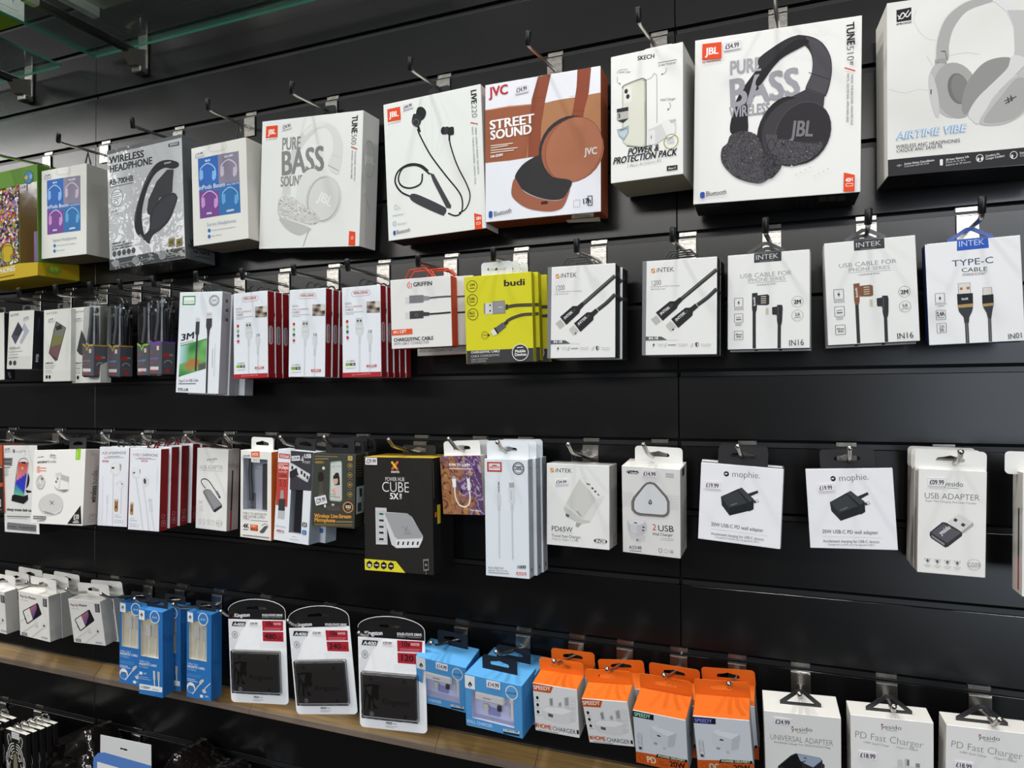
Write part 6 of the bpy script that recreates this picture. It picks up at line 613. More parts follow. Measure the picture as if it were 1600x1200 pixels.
hook('chrome hook holding the tall phone charging stand box', 1384.7, -1476.2, (-1457.0, -99.0, 1368.3), (-1453.7, -115.0, 1381.1), False, 'plain hooks of the third row')
q = product('accessory_box', 'wide white box picturing a round charging pad, plug and cable', 'box', (-1.3054, -0.1052, 1.208), (-0.069, -0.0436, -0.077), (160.6, 141.1, 36.0), {'F': 'e5e4e0', 'R': 'aaa49f', 'L': 'aaa49f', 'B': 'aaa49f', 'T': 'dedcd6', 'D': 'bcb8b2'}, {'art':{'F':[('p',[131.8,0.2,147.2,-1,146.1,20.2,131.9,20.1],'8fc42e'),('l',[137.2,3.8,136.2,16.7],1.6,'c9e29a'),('t','essentials',11.8,15,31.9,14,2.1,'b','4a4a4c'),('t','wireless',12,26.2,44.8,24.7,5.4,'b','2a2a2c'),('t','bundle',46.1,24.7,72.6,25.3,5.4,'r','4a4a4c'),('l',[11.5,32.4,21.2,32.2],1.6,'d8734a'),('l',[11.7,34.9,42.2,34.9],1.6,'d8734a'),('l',[11.9,37.3,21.7,37.6],1.6,'d8734a'),('l',[12.1,39.8,42.6,40.3],1.6,'d8734a'),('l',[12.3,42.3,22.1,42.9],1.6,'d8734a'),('e',26.2,62.4,14.6,13.7,0.0,0,'c0bdb6'),('e',26.2,62.4,14.6,13.7,0.0,1,'8a8780'),('l',[13.6,66.2,24.9,55.8,35,51.7,37.3,59.9,26.5,74.2],1.9,'e2e1dc'),('r',22.3,57.5,29.9,66,1.7,0,'d8d6d2'),('p',[26.4,52.1,35.8,53.7,33.8,58.2,26.8,57.9],'77746e'),('p',[72.5,44.5,90.1,43.1,92,46.5,115.4,51.9,114.6,62.4,114,77.3,107.7,79.8,82.6,75.7,84.5,57.6,72.2,49.6],'cfcdc9'),('p',[83.9,49.6,114,54.5,114.1,78.3,87.6,75.6],'e3e2df'),('p',[90.4,47.1,115.4,51.5,114.8,61.8,90.1,57.2],'b5b3af'),('e',79.3,55.2,2.7,2.5,0.0,0,'8a8884'),('e',75.7,60.7,3.3,2.7,0.0,0,'b5b3af'),('e',75.7,60.5,1.7,1.7,0.0,0,'4a4846'),('p',[68.6,67.8,82.6,75.7,107.7,79.8,117.1,75.3,101.2,81.5,77.7,76.7],'b0ada8'),('l',[90.1,43.5,87.6,75.6],1.1,'c0bebb'),('e',59.7,105.2,37.2,19.7,0.0,0,'c9c7c3'),('e',65.7,103.6,35.2,20.7,0.0,0,'d2d1ce'),('p',[30.9,106.8,36.8,115.8,54.4,122.4,77.8,121.8,95.6,115.4,100.4,105.3,100.1,109.3,90.9,119.5,71.3,123.9,47.5,121.6,33.1,112.8],'b0aeaa'),('e',65.5,101,34.6,17.8,0.0,0,'c9c8c5'),('l',[57.7,97.1,72.5,104.3],1.3,'3a3a3c'),('l',[71.2,96.9,60.4,104.5],1.3,'3a3a3c'),('r',8.3,126.6,49.1,132.6,0,1.3,'2a2a2c'),('t','ESSENTIALS',12.2,132,46.2,131.1,3.5,'r','55555a'),('t','BY MERKURY',22,137.4,47.3,135.5,2.3,'b','4a4a4c'),('p',[153.6,103.8,158.5,137.5,116,138.5],'1b1a1c'),('t','£10',134.7,130.1,150.6,128.8,8.7,'b','e5e4e0'),('l',[135.9,132.4,148.6,131.6],1.3,'c9c8c5'),('l',[132.9,135.2,151,134.5],2.2,'c9c8c5')],'R':[('t','wireless',23.7,99.9,24,68.2,10.6,'b','2a2a2c'),('t','bundle',24.1,66.2,24.2,40.3,10,'r','4a4a4c'),('e',18.9,126.1,7.3,5.8,0.0,1,'77746f'),('e',18.8,125.1,2.7,2.1,0.0,1,'77746f'),('l',[9.1,134.4,26.9,135.3],1.1,'8a8681')]},'price':[('F',[51.8,6.4,71.7,8.7,6.6],'£29.99')],'tabs':[('slot',25,52,22,0.55,'29282a')]})
hook('chrome hook holding the wide wireless bundle box', 1384.7, -1329.8, (-1312.1, -99.0, 1370.0), (-1310.5, -115.0, 1383.2), False, 'plain hooks of the third row')
q = product('earphone_box', 'white box picturing two wired earbuds, left of the red-sided earphone boxes', 'box', (-1.1792, -0.0974, 1.2111), (-0.0325, 0.004, 0.1102), (67.4, 145.3, 20.0), {'F': 'dfe1e6', 'R': '7a1a1d', 'L': '7a1a1d', 'B': '7a1a1d', 'T': 'b9bcc2', 'D': '5c0d12'}, {'art':{'F':[('t','POP-UP',6.5,14.2,27.8,13.4,5,'r','a8434a'),('t','EARPHONE',28.8,13.4,60.9,12.1,5,'r','3a3a3c'),('l',[19.1,17.6,46.9,16.4],0.9,'55555a'),('l',[10.4,20.3,55.5,18.5],0.9,'77767a'),('r',6.9,24.6,21.9,28.1,2.4,0,'b9555a'),('t','STEREO',9.2,27.7,19.7,27.2,2.1,'b','ecd8d8'),('e',38.4,40,12.3,13.1,0.0,0,'d3d4d6'),('e',39.7,38.8,10.4,11.2,0.0,0,'dfe0e1'),('p',[46.9,29.1,51.3,32,50.8,41.9,48,43.5],'9a9a9c'),('e',32.3,38.2,3.5,1.9,0.0,0,'3a3a3c'),('l',[33.6,52.4,35.3,143.5],2.8,'cbccce'),('e',50.4,68.6,8,7.7,0.0,0,'d3d4d6'),('e',49,69.6,5.7,5.4,0.0,0,'dfe0e1'),('e',53.6,67,1.9,1,0.0,0,'3a3a3c'),('l',[42.4,64.1,41.9,69.9],0.6,'9a9a9c'),('l',[53,76.2,53.3,121.8],1.9,'cbccce'),('l',[9.8,53.6,10.8,108.3,10.6,144.7],1.1,'d0d1d4'),('p',[18.4,88.9,23.6,88.7,23.7,104,19.5,104.1],'d0d1d4'),('l',[21.4,104,21,144.2],1.5,'d0d1d4'),('r',38.4,94.8,46.4,118.3,3.3,0,'8a6a3a'),('e',42.5,97.1,2.4,2.3,0.0,0,'d8b8b0'),('e',42.5,109.3,2.4,2.7,0.0,0,'8a2a2a'),('e',42.2,115,2.1,1.7,0.0,0,'b9a23a'),('l',[39.3,124.3,49.4,124.2],0.6,'8a8a8a'),('l',[39.4,127.5,55,127.4],0.9,'9a9a9a'),('r',39.6,132.8,44.1,138.9,0.5,0.5,'8a8a8a'),('r',47.2,133.8,54,138.4,0.5,0.5,'8a8a8a'),('l',[58.9,132.9,58.7,139.5],0.6,'8a8a8a')]},'tabs':[('loop',6,11,14,0.5,'1c1b1d','plastic')]})
stack(q, [(2, 22, 0, 0.4, 'second earphone box behind the leftmost white earbuds one'), (5, 44, -1, 0, 'rearmost earphone box behind the leftmost white earbuds one')])
q = product('earphone_box', 'foremost box of the red-sided earphone stack picturing white earbuds', 'box', (-1.0922, -0.1043, 1.2103), (-0.0231, 0.0095, 0.0755), (70.0, 146.4, 19.0), {'F': 'dfe1e6', 'R': '7a1a1d', 'L': '7a1a1d', 'B': '7a1a1d', 'T': 'b9bcc2', 'D': '5c0d12'}, {'art':{'F':[('t','TYPE-C',6.4,15.2,27.9,14.2,4.9,'r','a8434a'),('t','EARPHONE',28.9,14.2,63.5,13.9,4.9,'r','3a3a3c'),('l',[19.5,17.6,48.9,17.1],0.8,'55555a'),('l',[12.9,19.1,59.5,18.8],0.8,'77767a'),('r',26.3,21,41.4,24,2.3,0,'b9555a'),('t','STEREO',28.7,23.9,39.1,23.5,2.1,'b','ecd8d8'),('e',15.7,44.8,9.9,10.9,0.0,0,'d3d4d6'),('e',17.1,43.3,8,9,0.0,0,'dfe0e1'),('e',11,44.3,2.8,1.3,-0.35,0,'3a3a3c'),('p',[22.6,36.6,25.5,38.3,25.2,44.9,23.4,45.9],'9a9a9c'),('l',[16.1,54.5,26,100.6,34.6,144.6],2.5,'cbccce'),('e',37.5,59.6,8,9.4,0.0,0,'d3d4d6'),('e',36,58.4,2.8,4.9,-0.17,0,'3a3a3c'),('l',[43.4,54.4,44,57.1],0.8,'77767a'),('l',[33.1,67.2,41.5,107.2,47.9,145.6],2.3,'cbccce'),('p',[44.4,89,53,89.1,53.2,95.5,45.3,95.6],'c9cacc'),('p',[46.3,96.8,53.3,96.5,56.1,111.1,48.7,112.7],'d0d1d4'),('l',[52.2,112.2,60.2,144.9],1.7,'cbccce'),('r',4.5,97,11.3,120,2.8,0,'8a6a3a'),('e',7.7,99.3,2.3,2.3,0.0,0,'d8b8b0'),('e',7.6,111.2,2.1,2.6,0.0,0,'8a2a2a'),('e',7.6,116.8,2.1,1.7,0.0,0,'b9a23a'),('l',[4.4,126.9,14.4,126.7],0.6,'8a8a8a'),('l',[4.5,130.1,20.6,129.9],0.8,'9a9a9a'),('r',4.7,134.9,9.2,141,0.5,0.5,'8a8a8a'),('r',11.8,136,18.6,140.4,0.5,0.5,'8a8a8a'),('l',[23.7,135.6,23.4,141.6],0.6,'8a8a8a'),('l',[63.6,30.5,63.2,74.8],0.6,'c9cacc')],'R':[('e',9.4,120.8,3.8,3.8,0.0,0.7,'b98a8a'),('r',5.3,127.6,14.3,138.2,1.4,0.7,'b98a8a'),('t','X',8.4,133.6,11.3,134,3,'b','d8b8b8')]},'tabs':[('loop',5,11,14,0.5,'1c1b1d','plastic'),('slot',0,26,7,0.9,'8a1f24')]})
stack(q, [(1, 21.5, 2, 0.6, 'second box from the front of the red-sided earphone stack'), (3, 43, 3, -0.7, 'third box from the front of the red-sided earphone stack'), (7, 64.5, 5, 0.5, 'fourth box from the front of the red-sided earphone stack'), (8, 86, 5, -0.3, 'rearmost box of the red-sided earphone stack')])
hook('chrome hook holding the leftmost earbuds boxes', 1384.7, -1212.6, (-1198.2, -99.0, 1369.7), (-1194.0, -115.0, 1382.2), False, 'plain hooks of the third row')
hook('chrome hook holding the red-sided earphone stack', 1384.7, -1107.6, (-1100.5, -99.0, 1373.0), (-1091.5, -115.0, 1382.5), False, 'plain hooks of the third row')
q = product('adapter_box', 'white box picturing a grey hub with a looped lead', 'box', (-0.9772, -0.0566, 1.2117), (-0.0084, 0.023, -0.0082), (72.6, 144.4, 28.0), {'F': 'e2e1de', 'R': 'a5a09c', 'L': 'a5a09c', 'B': 'a5a09c', 'T': 'd3d1cc', 'D': 'b5b2ad'}, {'art':{'F':[('t','yesido',23.2,22.1,48.5,19.2,4.5,'r','3a3a3c'),('l',[29.9,23.6,42.1,22.7],0.6,'8a8a8a'),('t','HUB ADAPTER',6.9,38.7,63.5,35.9,7.6,'l','8a8988'),('l',[9.4,40,60.7,38.9],0.6,'9a9a9a'),('l',[22.3,71.9,15.2,65.8,11.3,59.5,14.9,55.6,22.3,55.1,31,59.2,41.1,69.6,48.6,76.5],1.9,'3a393a'),('p',[45,75.9,49.8,73.7,56.8,82.4,52,84.6],'77767a'),('p',[52,84.6,56.1,82.6,58.6,85.9,54.5,87.2],'3a393a'),('p',[15.6,78.8,18,74.9,26.5,72.5,33.9,73.5,61.4,97.7,60.3,102.4,44.9,111.9,40.7,110.8],'77777a'),('p',[19.3,76.7,27.8,73.9,33.2,74.8,59,97.9,44,107.3],'8f8f92'),('p',[41.2,111.3,44.7,107.3,61.4,98.6,61.5,102.3,45.6,112.8],'2a292a'),('t','8 in 1',7.6,99.6,18.7,98.2,5.3,'b','d8a8a5'),('l',[7.7,103.7,18.9,102.8],0.6,'c0bdba'),('l',[7.8,105.9,16.2,105.3],0.6,'c0bdba'),('l',[7.9,108.2,19,107.3],0.6,'c0bdba'),('l',[8,110.4,16.3,109.7],0.6,'c0bdba'),('l',[8,112.6,19.2,111.7],0.6,'c0bdba'),('e',11.1,129.6,3.4,2.6,0.0,0.5,'a3a09d'),('l',[8.3,135,14.2,134.7],0.9,'b0adaa'),('e',21,129.5,3.4,2.6,0.0,0.5,'a3a09d'),('l',[18.2,134.9,24.1,134.6],0.9,'b0adaa'),('e',31.5,129.3,3.4,2.6,0.0,0.5,'a3a09d'),('l',[28.8,134.8,34.6,134.5],0.9,'b0adaa'),('e',41.3,129.2,3.4,2.6,0.0,0.5,'a3a09d'),('l',[38.5,134.7,44.4,134.3],0.9,'b0adaa'),('e',55.9,131.2,7.3,5.7,0.0,0.5,'8a8886'),('t','HB15',49.7,133.6,62.7,132.9,3.8,'l','8a8886')],'R':[('p',[10.4,36.9,13.4,37.9,12.2,109.6,8.7,109.1],'1d1c1e'),('p',[8.7,109.1,12.2,110,11.8,143.7,7.8,143],'a8252e'),('t','yesido',12.6,29.2,12.5,17.1,2.9,'r','6a6664')]},'tabs':[('tri',4,48,20,0.55,'232224','plastic')]})
hook('chrome hook holding the grey hub box', 1384.7, -1004.4, (-993.0, -99.0, 1371.3), (-988.6, -115.0, 1381.4), False, 'plain hooks of the third row')
q = product('adapter_box', 'white and orange window box with a dark hub inside, white hang tab', 'box', (-0.8584, -0.0742, 1.2076), (0.0099, 0.0188, -0.0597), (70.9, 149.3, 30.0), {'F': 'e6e3de', 'R': 'b8561f', 'L': 'b8561f', 'B': 'b8561f', 'T': 'dcd9d4', 'D': 'c9c5be'}, {'win':(6.5,13.5,61.5,101.4,18,'a9acb6'),'art':{'F':[('p',[24.5,1.9,43.6,0.2,44.2,10.4,25.1,11],'d8622a'),('t','MTK',27.4,9,41.1,7.9,5,'b','ecd8cc'),('p',[24.6,11.4,44.2,10.4,44.3,19.5,24.9,19.6],'d8d6d2'),('t','TECH',28.5,17.5,41.2,16.8,3.5,'r','77746f'),('t','TYPE-C TO HDTV/SD/TF/',6.4,110,63.3,108.1,3.9,'r','3a3a3c'),('t','USB 3.0/USB 2.0/PD/',6.5,114.8,59.6,113.3,3.9,'r','3a3a3c'),('t','TYPE-C',6.5,119.2,22.8,118.9,3.9,'r','3a3a3c'),('l',[24.1,118.4,63.3,117.3],1.3,'9a9a9a'),('t','4K',7.1,133.3,20.6,132.5,7.3,'b','1d1d20'),('l',[7.1,135.8,19,135.3],1.3,'55555a'),('r',23.6,125.3,41.1,135.8,0,0,'d8622a'),('t','7 in 1',26.2,130.2,39.5,128.9,3.9,'b','f0e2da'),('r',24.7,131.7,40,135.5,0,0,'3a3432'),('t','HUB',26.8,136.1,38.5,134.9,3.9,'b','d8622a'),('p',[44.6,136.1,55.9,125.5,64.6,124.7,54.7,137,48.4,138.5],'55545a'),('l',[49.6,125.2,57.1,121.6,63.4,123.9],1.1,'77767a'),('r',0.9,145.1,69.8,145.8,0,0,'c9c5be'),('l',[6.2,145.5,66,144.3],2,'8a8680')]},'price':[('F',[4.6,7.4,23.2,6.1,5.8],'£29.99')],'tabs':[('slot',-2,50,22,0.55,'e6e5e1')],'inner':[('hub_body','slab',[36.7,23.7,60.7,103.8,9,'3f403f',12]),('liner','slab',[18.3,32.4,37.3,103.5,4,'a9adbd',14]),('cable','cable',[3.2,'3a3c40',15.6,15.3,13.2,38.5,16,67,16.1,86.1,9]),('plug','slab',[11.6,75,21.9,101,6,'55575c',12])]})
hook('chrome hook passing the white tab of the dark hub window box', 1384.7, -905.2, (-905.4, -99.0, 1372.0), (-899.9, -115.0, 1383.7), False, 'plain hooks of the third row')
q = product('adapter_box', 'white, red and grey window box picturing a four socket splitter', 'box', (-0.7824, -0.0786, 1.2075), (-0.008, 0.0598, 0.0032), (71.4, 151.9, 28.0), {'F': 'dfe3e8', 'R': 'a9b2ba', 'L': 'a9b2ba', 'B': 'a9b2ba', 'T': 'c9ced3', 'D': 'b5bcc2'}, {'win':(30.4,47.4,55.4,136,14,'8f959c'),'art':{'F':[('p',[26.2,0.7,71.4,-0.1,71.4,62.9,28.1,65.2],'3a3940'),('r',2.6,7,24.9,15,0,0,'b9332e'),('r',5.1,8.7,22.5,13.3,0,0,'d8d0ce'),('t','EARLDOM',6.3,12.9,21.4,11.2,3,'b','b9332e'),('p',[-0.6,22.3,24.1,21,24.9,94.4,1,93.4],'b8433a'),('l',[2.4,24.8,22,23.8],1.5,'e0c0bc'),('t','5Gbps',2,32.8,23.2,31.9,6,'b','e8d6d3'),('t','SUPPORT',3.3,39,21.8,38.3,2.8,'r','e0c0bc'),('t','USB',6.1,46,19.9,45.2,4.5,'b','4a3a3c'),('l',[3.9,48.7,21.2,47.7],0.6,'e0c0bc'),('t','3.0',5.3,62.4,21,61.5,11.3,'l','3a2a2c'),('p',[25.3,21.8,28.7,20.6,67,35.5,67.6,38.2,63.4,49.6,60,49,26.2,35.7],'b9babc'),('p',[26.5,21.7,66.5,35.9,63.2,46.9,26.1,33.8],'d3d4d6'),('p',[29.4,25.2,33.2,26.3,32.6,32.3,28.9,30.8],'2a292e'),('p',[37.6,28.5,41.3,29.6,40.8,35.6,37.1,34.1],'2a292e'),('p',[48.7,31.5,52.4,32.6,51.9,38.6,48.2,37.1],'2a292e'),('p',[54.8,35,58.5,36.1,58,42.1,54.3,40.6],'2a292e'),('p',[60.9,38.5,64.5,39.6,64,45.5,60.3,44],'2a292e'),('p',[39.4,28,42.1,34.2,45.1,39.4,36.9,42.1,30.3,46.4,26.8,44.9,26.2,35.7],'2a292e'),('t','4',47.5,19.3,54.2,18.7,11.7,'l','e6e6e6'),('t','USB',54.1,10.6,68,9.4,6.4,'b','e0e0e2'),('t','PORT',54.7,19.4,67,19,4.1,'r','c9c9cc'),('p',[9.8,68.1,15.6,67.5,17.2,81.3,9.6,82.1],'9a9a9c'),('p',[6.6,83.4,20,81.9,20.1,101.4,6.9,102],'3a393c'),('p',[6.9,102,20.1,101.8,19.8,114.5,6.4,114.6],'b5b8bc'),('l',[1.6,127.6,1.6,127.6],0.2,'dfe3e8'),('l',[1.6,128.1,1.6,127.6],0.2,'dfe3e8'),('l',[1.7,128.7,1.6,127.6],0.2,'dfe3e8'),('l',[1.7,129.2,1.6,127.6],0.2,'dfe3e8'),('l',[1.7,129.8,1.6,127.6],0.2,'dfe3e8'),('l',[1.8,130.4,1.6,127.6],0.2,'dfe3e8'),('t','CABLE LENGTH',2.6,128.8,25.4,129.7,2.4,'r','8a8f95'),('r',5.3,134,21.3,137.6,2.3,0,'b9555a'),('t','ET-HUB',7.4,138.4,19.9,137.2,2.6,'b','ecd8d8'),('r',57,115.6,66.3,122.7,1.1,0,'3a3a3c'),('t','2.0',59,121.8,64.8,121.2,4.5,'b','e0e0e0'),('r',57.4,128,66.2,135.4,1.1,0,'2f6aae'),('t','3.1',59.3,134.1,64.7,133.5,4.5,'r','d0e0f0'),('l',[37.6,141.6,46.7,141.2],0.8,'9aa0a6'),('l',[33.3,146.3,51.5,145.7],0.8,'9aa0a6')],'R':[('r',8.8,124.5,25.1,145,0.7,0.7,'8a9198'),('l',[11,127.6,21.7,128.5],0.6,'8a9198'),('l',[11.3,130.2,19.2,130.7],0.6,'8a9198'),('l',[11.5,132.9,22.1,133.8],0.6,'8a9198'),('l',[11.7,135.5,19.7,136],0.6,'8a9198'),('l',[11.9,138.1,22.6,139.1],0.6,'8a9198'),('l',[12.1,140.8,20.1,141.3],0.6,'8a9198')]},'price':[('F',[28.6,9.5,44.9,7.3,8.3],'£19.99')],'tabs':[('slot',6,42,20,0.6,'252427')],'inner':[('splitter','slab',[34.3,47.9,55.9,136,9,'222124',6])]})
stack(q, [(8, 36, -3, -3, 'white adapter box behind the four socket splitter box')])
hook('chrome hook holding the four socket splitter boxes', 1384.7, -789.2, (-787.5, -99.0, 1370.6), (-784.3, -115.0, 1382.3), False, 'plain hooks of the third row')
q = product('microphone_box', 'front dark green box picturing a phone and a clip microphone', 'box', (-0.6938, -0.0861, 1.2397), (-0.0164, 0.0169, 0.0979), (76.6, 116.9, 30.0), {'F': '3b3d36', 'R': '1d1d1b', 'L': '1d1d1b', 'B': '1d1d1b', 'T': '2a2b28', 'D': '1d1d1b'}, {'art':{'F':[('l',[3.1,4.9,44.3,4.5],1,'9a865a'),('l',[3.2,9.4,27.6,8.3],1.7,'8a7a58'),('r',2.6,12.8,19.9,16.4,2,0.6,'9a7f42'),('t','REMAX',4.8,16,17.8,15.1,2.2,'b','b08f4a'),('p',[31.2,14.6,33.8,12.7,49.9,10.7,51.9,12.9,53.9,72.3,51.4,75.6,33.3,75.2,31,72.6],'9aa99a'),('p',[32.9,15.9,49.3,12.5,51,14.7,52.7,70.6,50.3,73.9,33.8,73.4],'c3c8c4'),('t','9:30',34,22.5,40.1,21.7,2.9,'l','55595a'),('t','Live',43.1,20.9,50.1,19.9,2.5,'r','55595a'),('p',[37.4,35.8,41.3,30.2,46.3,29.7,48.5,37.1,49.4,49.5,39.7,49.9,36.5,42.9],'2a2224'),('e',41.2,42.7,4.5,6.1,0.0,0,'c9a592'),('p',[36.6,35.8,42.3,31.1,46.3,31.8,44.5,39,37.5,40.2],'2a2224'),('p',[39.8,53.5,47.7,48.6,50.9,56.5,51.3,72.4,39.3,73.1,37,62.5],'c9bcb8'),('p',[34.9,57.3,39.8,54.4,43.1,64,38.1,66],'c9a592'),('l',[32.1,68.1,50.2,68.9],1.2,'77827a'),('l',[32,64.5,42.1,65.8],1.2,'8a958c'),('e',43.1,66.1,0.8,0.7,0.0,0,'c9c8c5'),('p',[9.9,31.6,14.5,29.6,19,31.5,20.1,40.1,17.7,44.7,11.2,45.9,9.5,40.6],'241c1a'),('p',[12.2,45.5,18.6,45.2,20.3,65.1,11.4,67.4],'4a4540'),('p',[11.3,65.6,20.2,63.4,19.9,67.8,11.8,69.2],'5a544a'),('e',19.3,23.6,2.5,2.5,0.0,0,'d8d6d0'),('e',23.4,83.8,1.8,2.5,0.0,0,'d8d6d0'),('p',[26,83.6,34.5,82.6,49.6,83.5,50.3,90.2,40.7,91.7,26.2,90.2],'4a443e'),('r',35.4,79.5,40.1,82.6,0,0,'b9b5ae'),('r',62.7,2.4,70.8,9.9,1.2,0,'b9a05a'),('e',66.7,6.1,2,1.8,0.0,0.6,'3b3d36'),('e',66.6,17.7,4.3,4.3,0.0,0.6,'b08f4a'),('r',65,16.1,68.6,19,0.6,0,'b08f4a'),('l',[63.2,24.5,71.1,24.6],0.6,'77694a'),('e',66.9,32.7,4.3,4.3,0.0,0.6,'b08f4a'),('r',65.3,31.2,69,34,0.6,0,'b08f4a'),('l',[63.5,39.6,71.5,39.6],0.6,'77694a'),('e',67.3,47.9,4.3,4.3,0.0,0.6,'b08f4a'),('r',65.7,46.4,69.3,49.2,0.6,0,'b08f4a'),('l',[63.9,54.8,71.8,54.8],0.6,'77694a'),('e',67.6,63.1,4.3,4.3,0.0,0.6,'b08f4a'),('r',66,61.6,69.7,64.4,0.6,0,'b08f4a'),('l',[64.2,70,72.2,69.9],0.6,'77694a'),('e',64.9,83.6,9.4,9,0.0,0,'c08a4a'),('e',64.9,83.6,8.2,7.9,0.0,0,'9a6a3a'),('e',64.9,83.6,6.9,6.8,0.0,0,'1d1a18'),('t','K02',60.6,85.2,70.1,85.2,4.7,'b','e0d8cc'),('l',[62.2,87.4,68.2,87.4],1,'c0a080'),('t','Wireless Live-Stream',4.9,103.3,72.9,100.6,6.1,'b','d89a3c'),('t','Microphone',5,109.7,42.7,108.8,6.1,'b','d89a3c'),('l',[44.1,107.5,73.4,106.2],2.7,'77694a'),('l',[5.1,113.5,73.1,110.4],0.8,'9a7f42'),('l',[5.2,115.8,73.1,112.7],0.8,'8a7038')],'R':[('l',[2,2.4,21.8,3],0.8,'6a5a30'),('l',[2.2,6.3,21.9,7],0.8,'6a5a30'),('l',[2.4,10.2,22.1,11],0.8,'6a5a30'),('l',[2.5,14.1,22.3,14.9],0.8,'6a5a30'),('l',[2.7,18,22.4,18.9],0.8,'6a5a30'),('l',[2.8,21.9,22.6,22.9],0.8,'6a5a30'),('l',[3,25.8,22.8,26.9],0.8,'6a5a30'),('l',[3.2,29.7,22.9,30.8],0.8,'6a5a30'),('l',[3.3,33.6,23.1,34.8],0.8,'6a5a30'),('r',4,51.3,29.3,94.7,0,0,'9aa39a'),('r',8.7,77.5,21,91.7,0,0,'3a3a38'),('p',[12.9,54.9,22.1,55,21.5,68.4,15.3,68.6],'2a2a2a'),('l',[5.9,95.7,25.7,97.8],0.8,'4a4028'),('l',[6,100,25.9,102.1],0.8,'4a4028'),('l',[6.2,104.3,26,106.5],0.8,'4a4028'),('l',[6.4,108.6,26.2,110.8],0.8,'4a4028'),('l',[6.6,112.8,26.4,115.2],0.8,'4a4028')]},'price':[('F',[4.1,71,23.9,65.9,13.7],'£29.99')],'tabs':[('slot',4,52,24,0.35,'252427'),('arch',18,44,26,0.8,'232225','plastic')]})
stack(q, [(1, 33, 1, 0, 'rear dark green microphone box behind the front one')])
hook('chrome hook holding the dark green microphone boxes', 1384.7, -705.7, (-701.0, -99.0, 1374.5), (-697.6, -115.0, 1384.1), False, 'plain hooks of the third row')
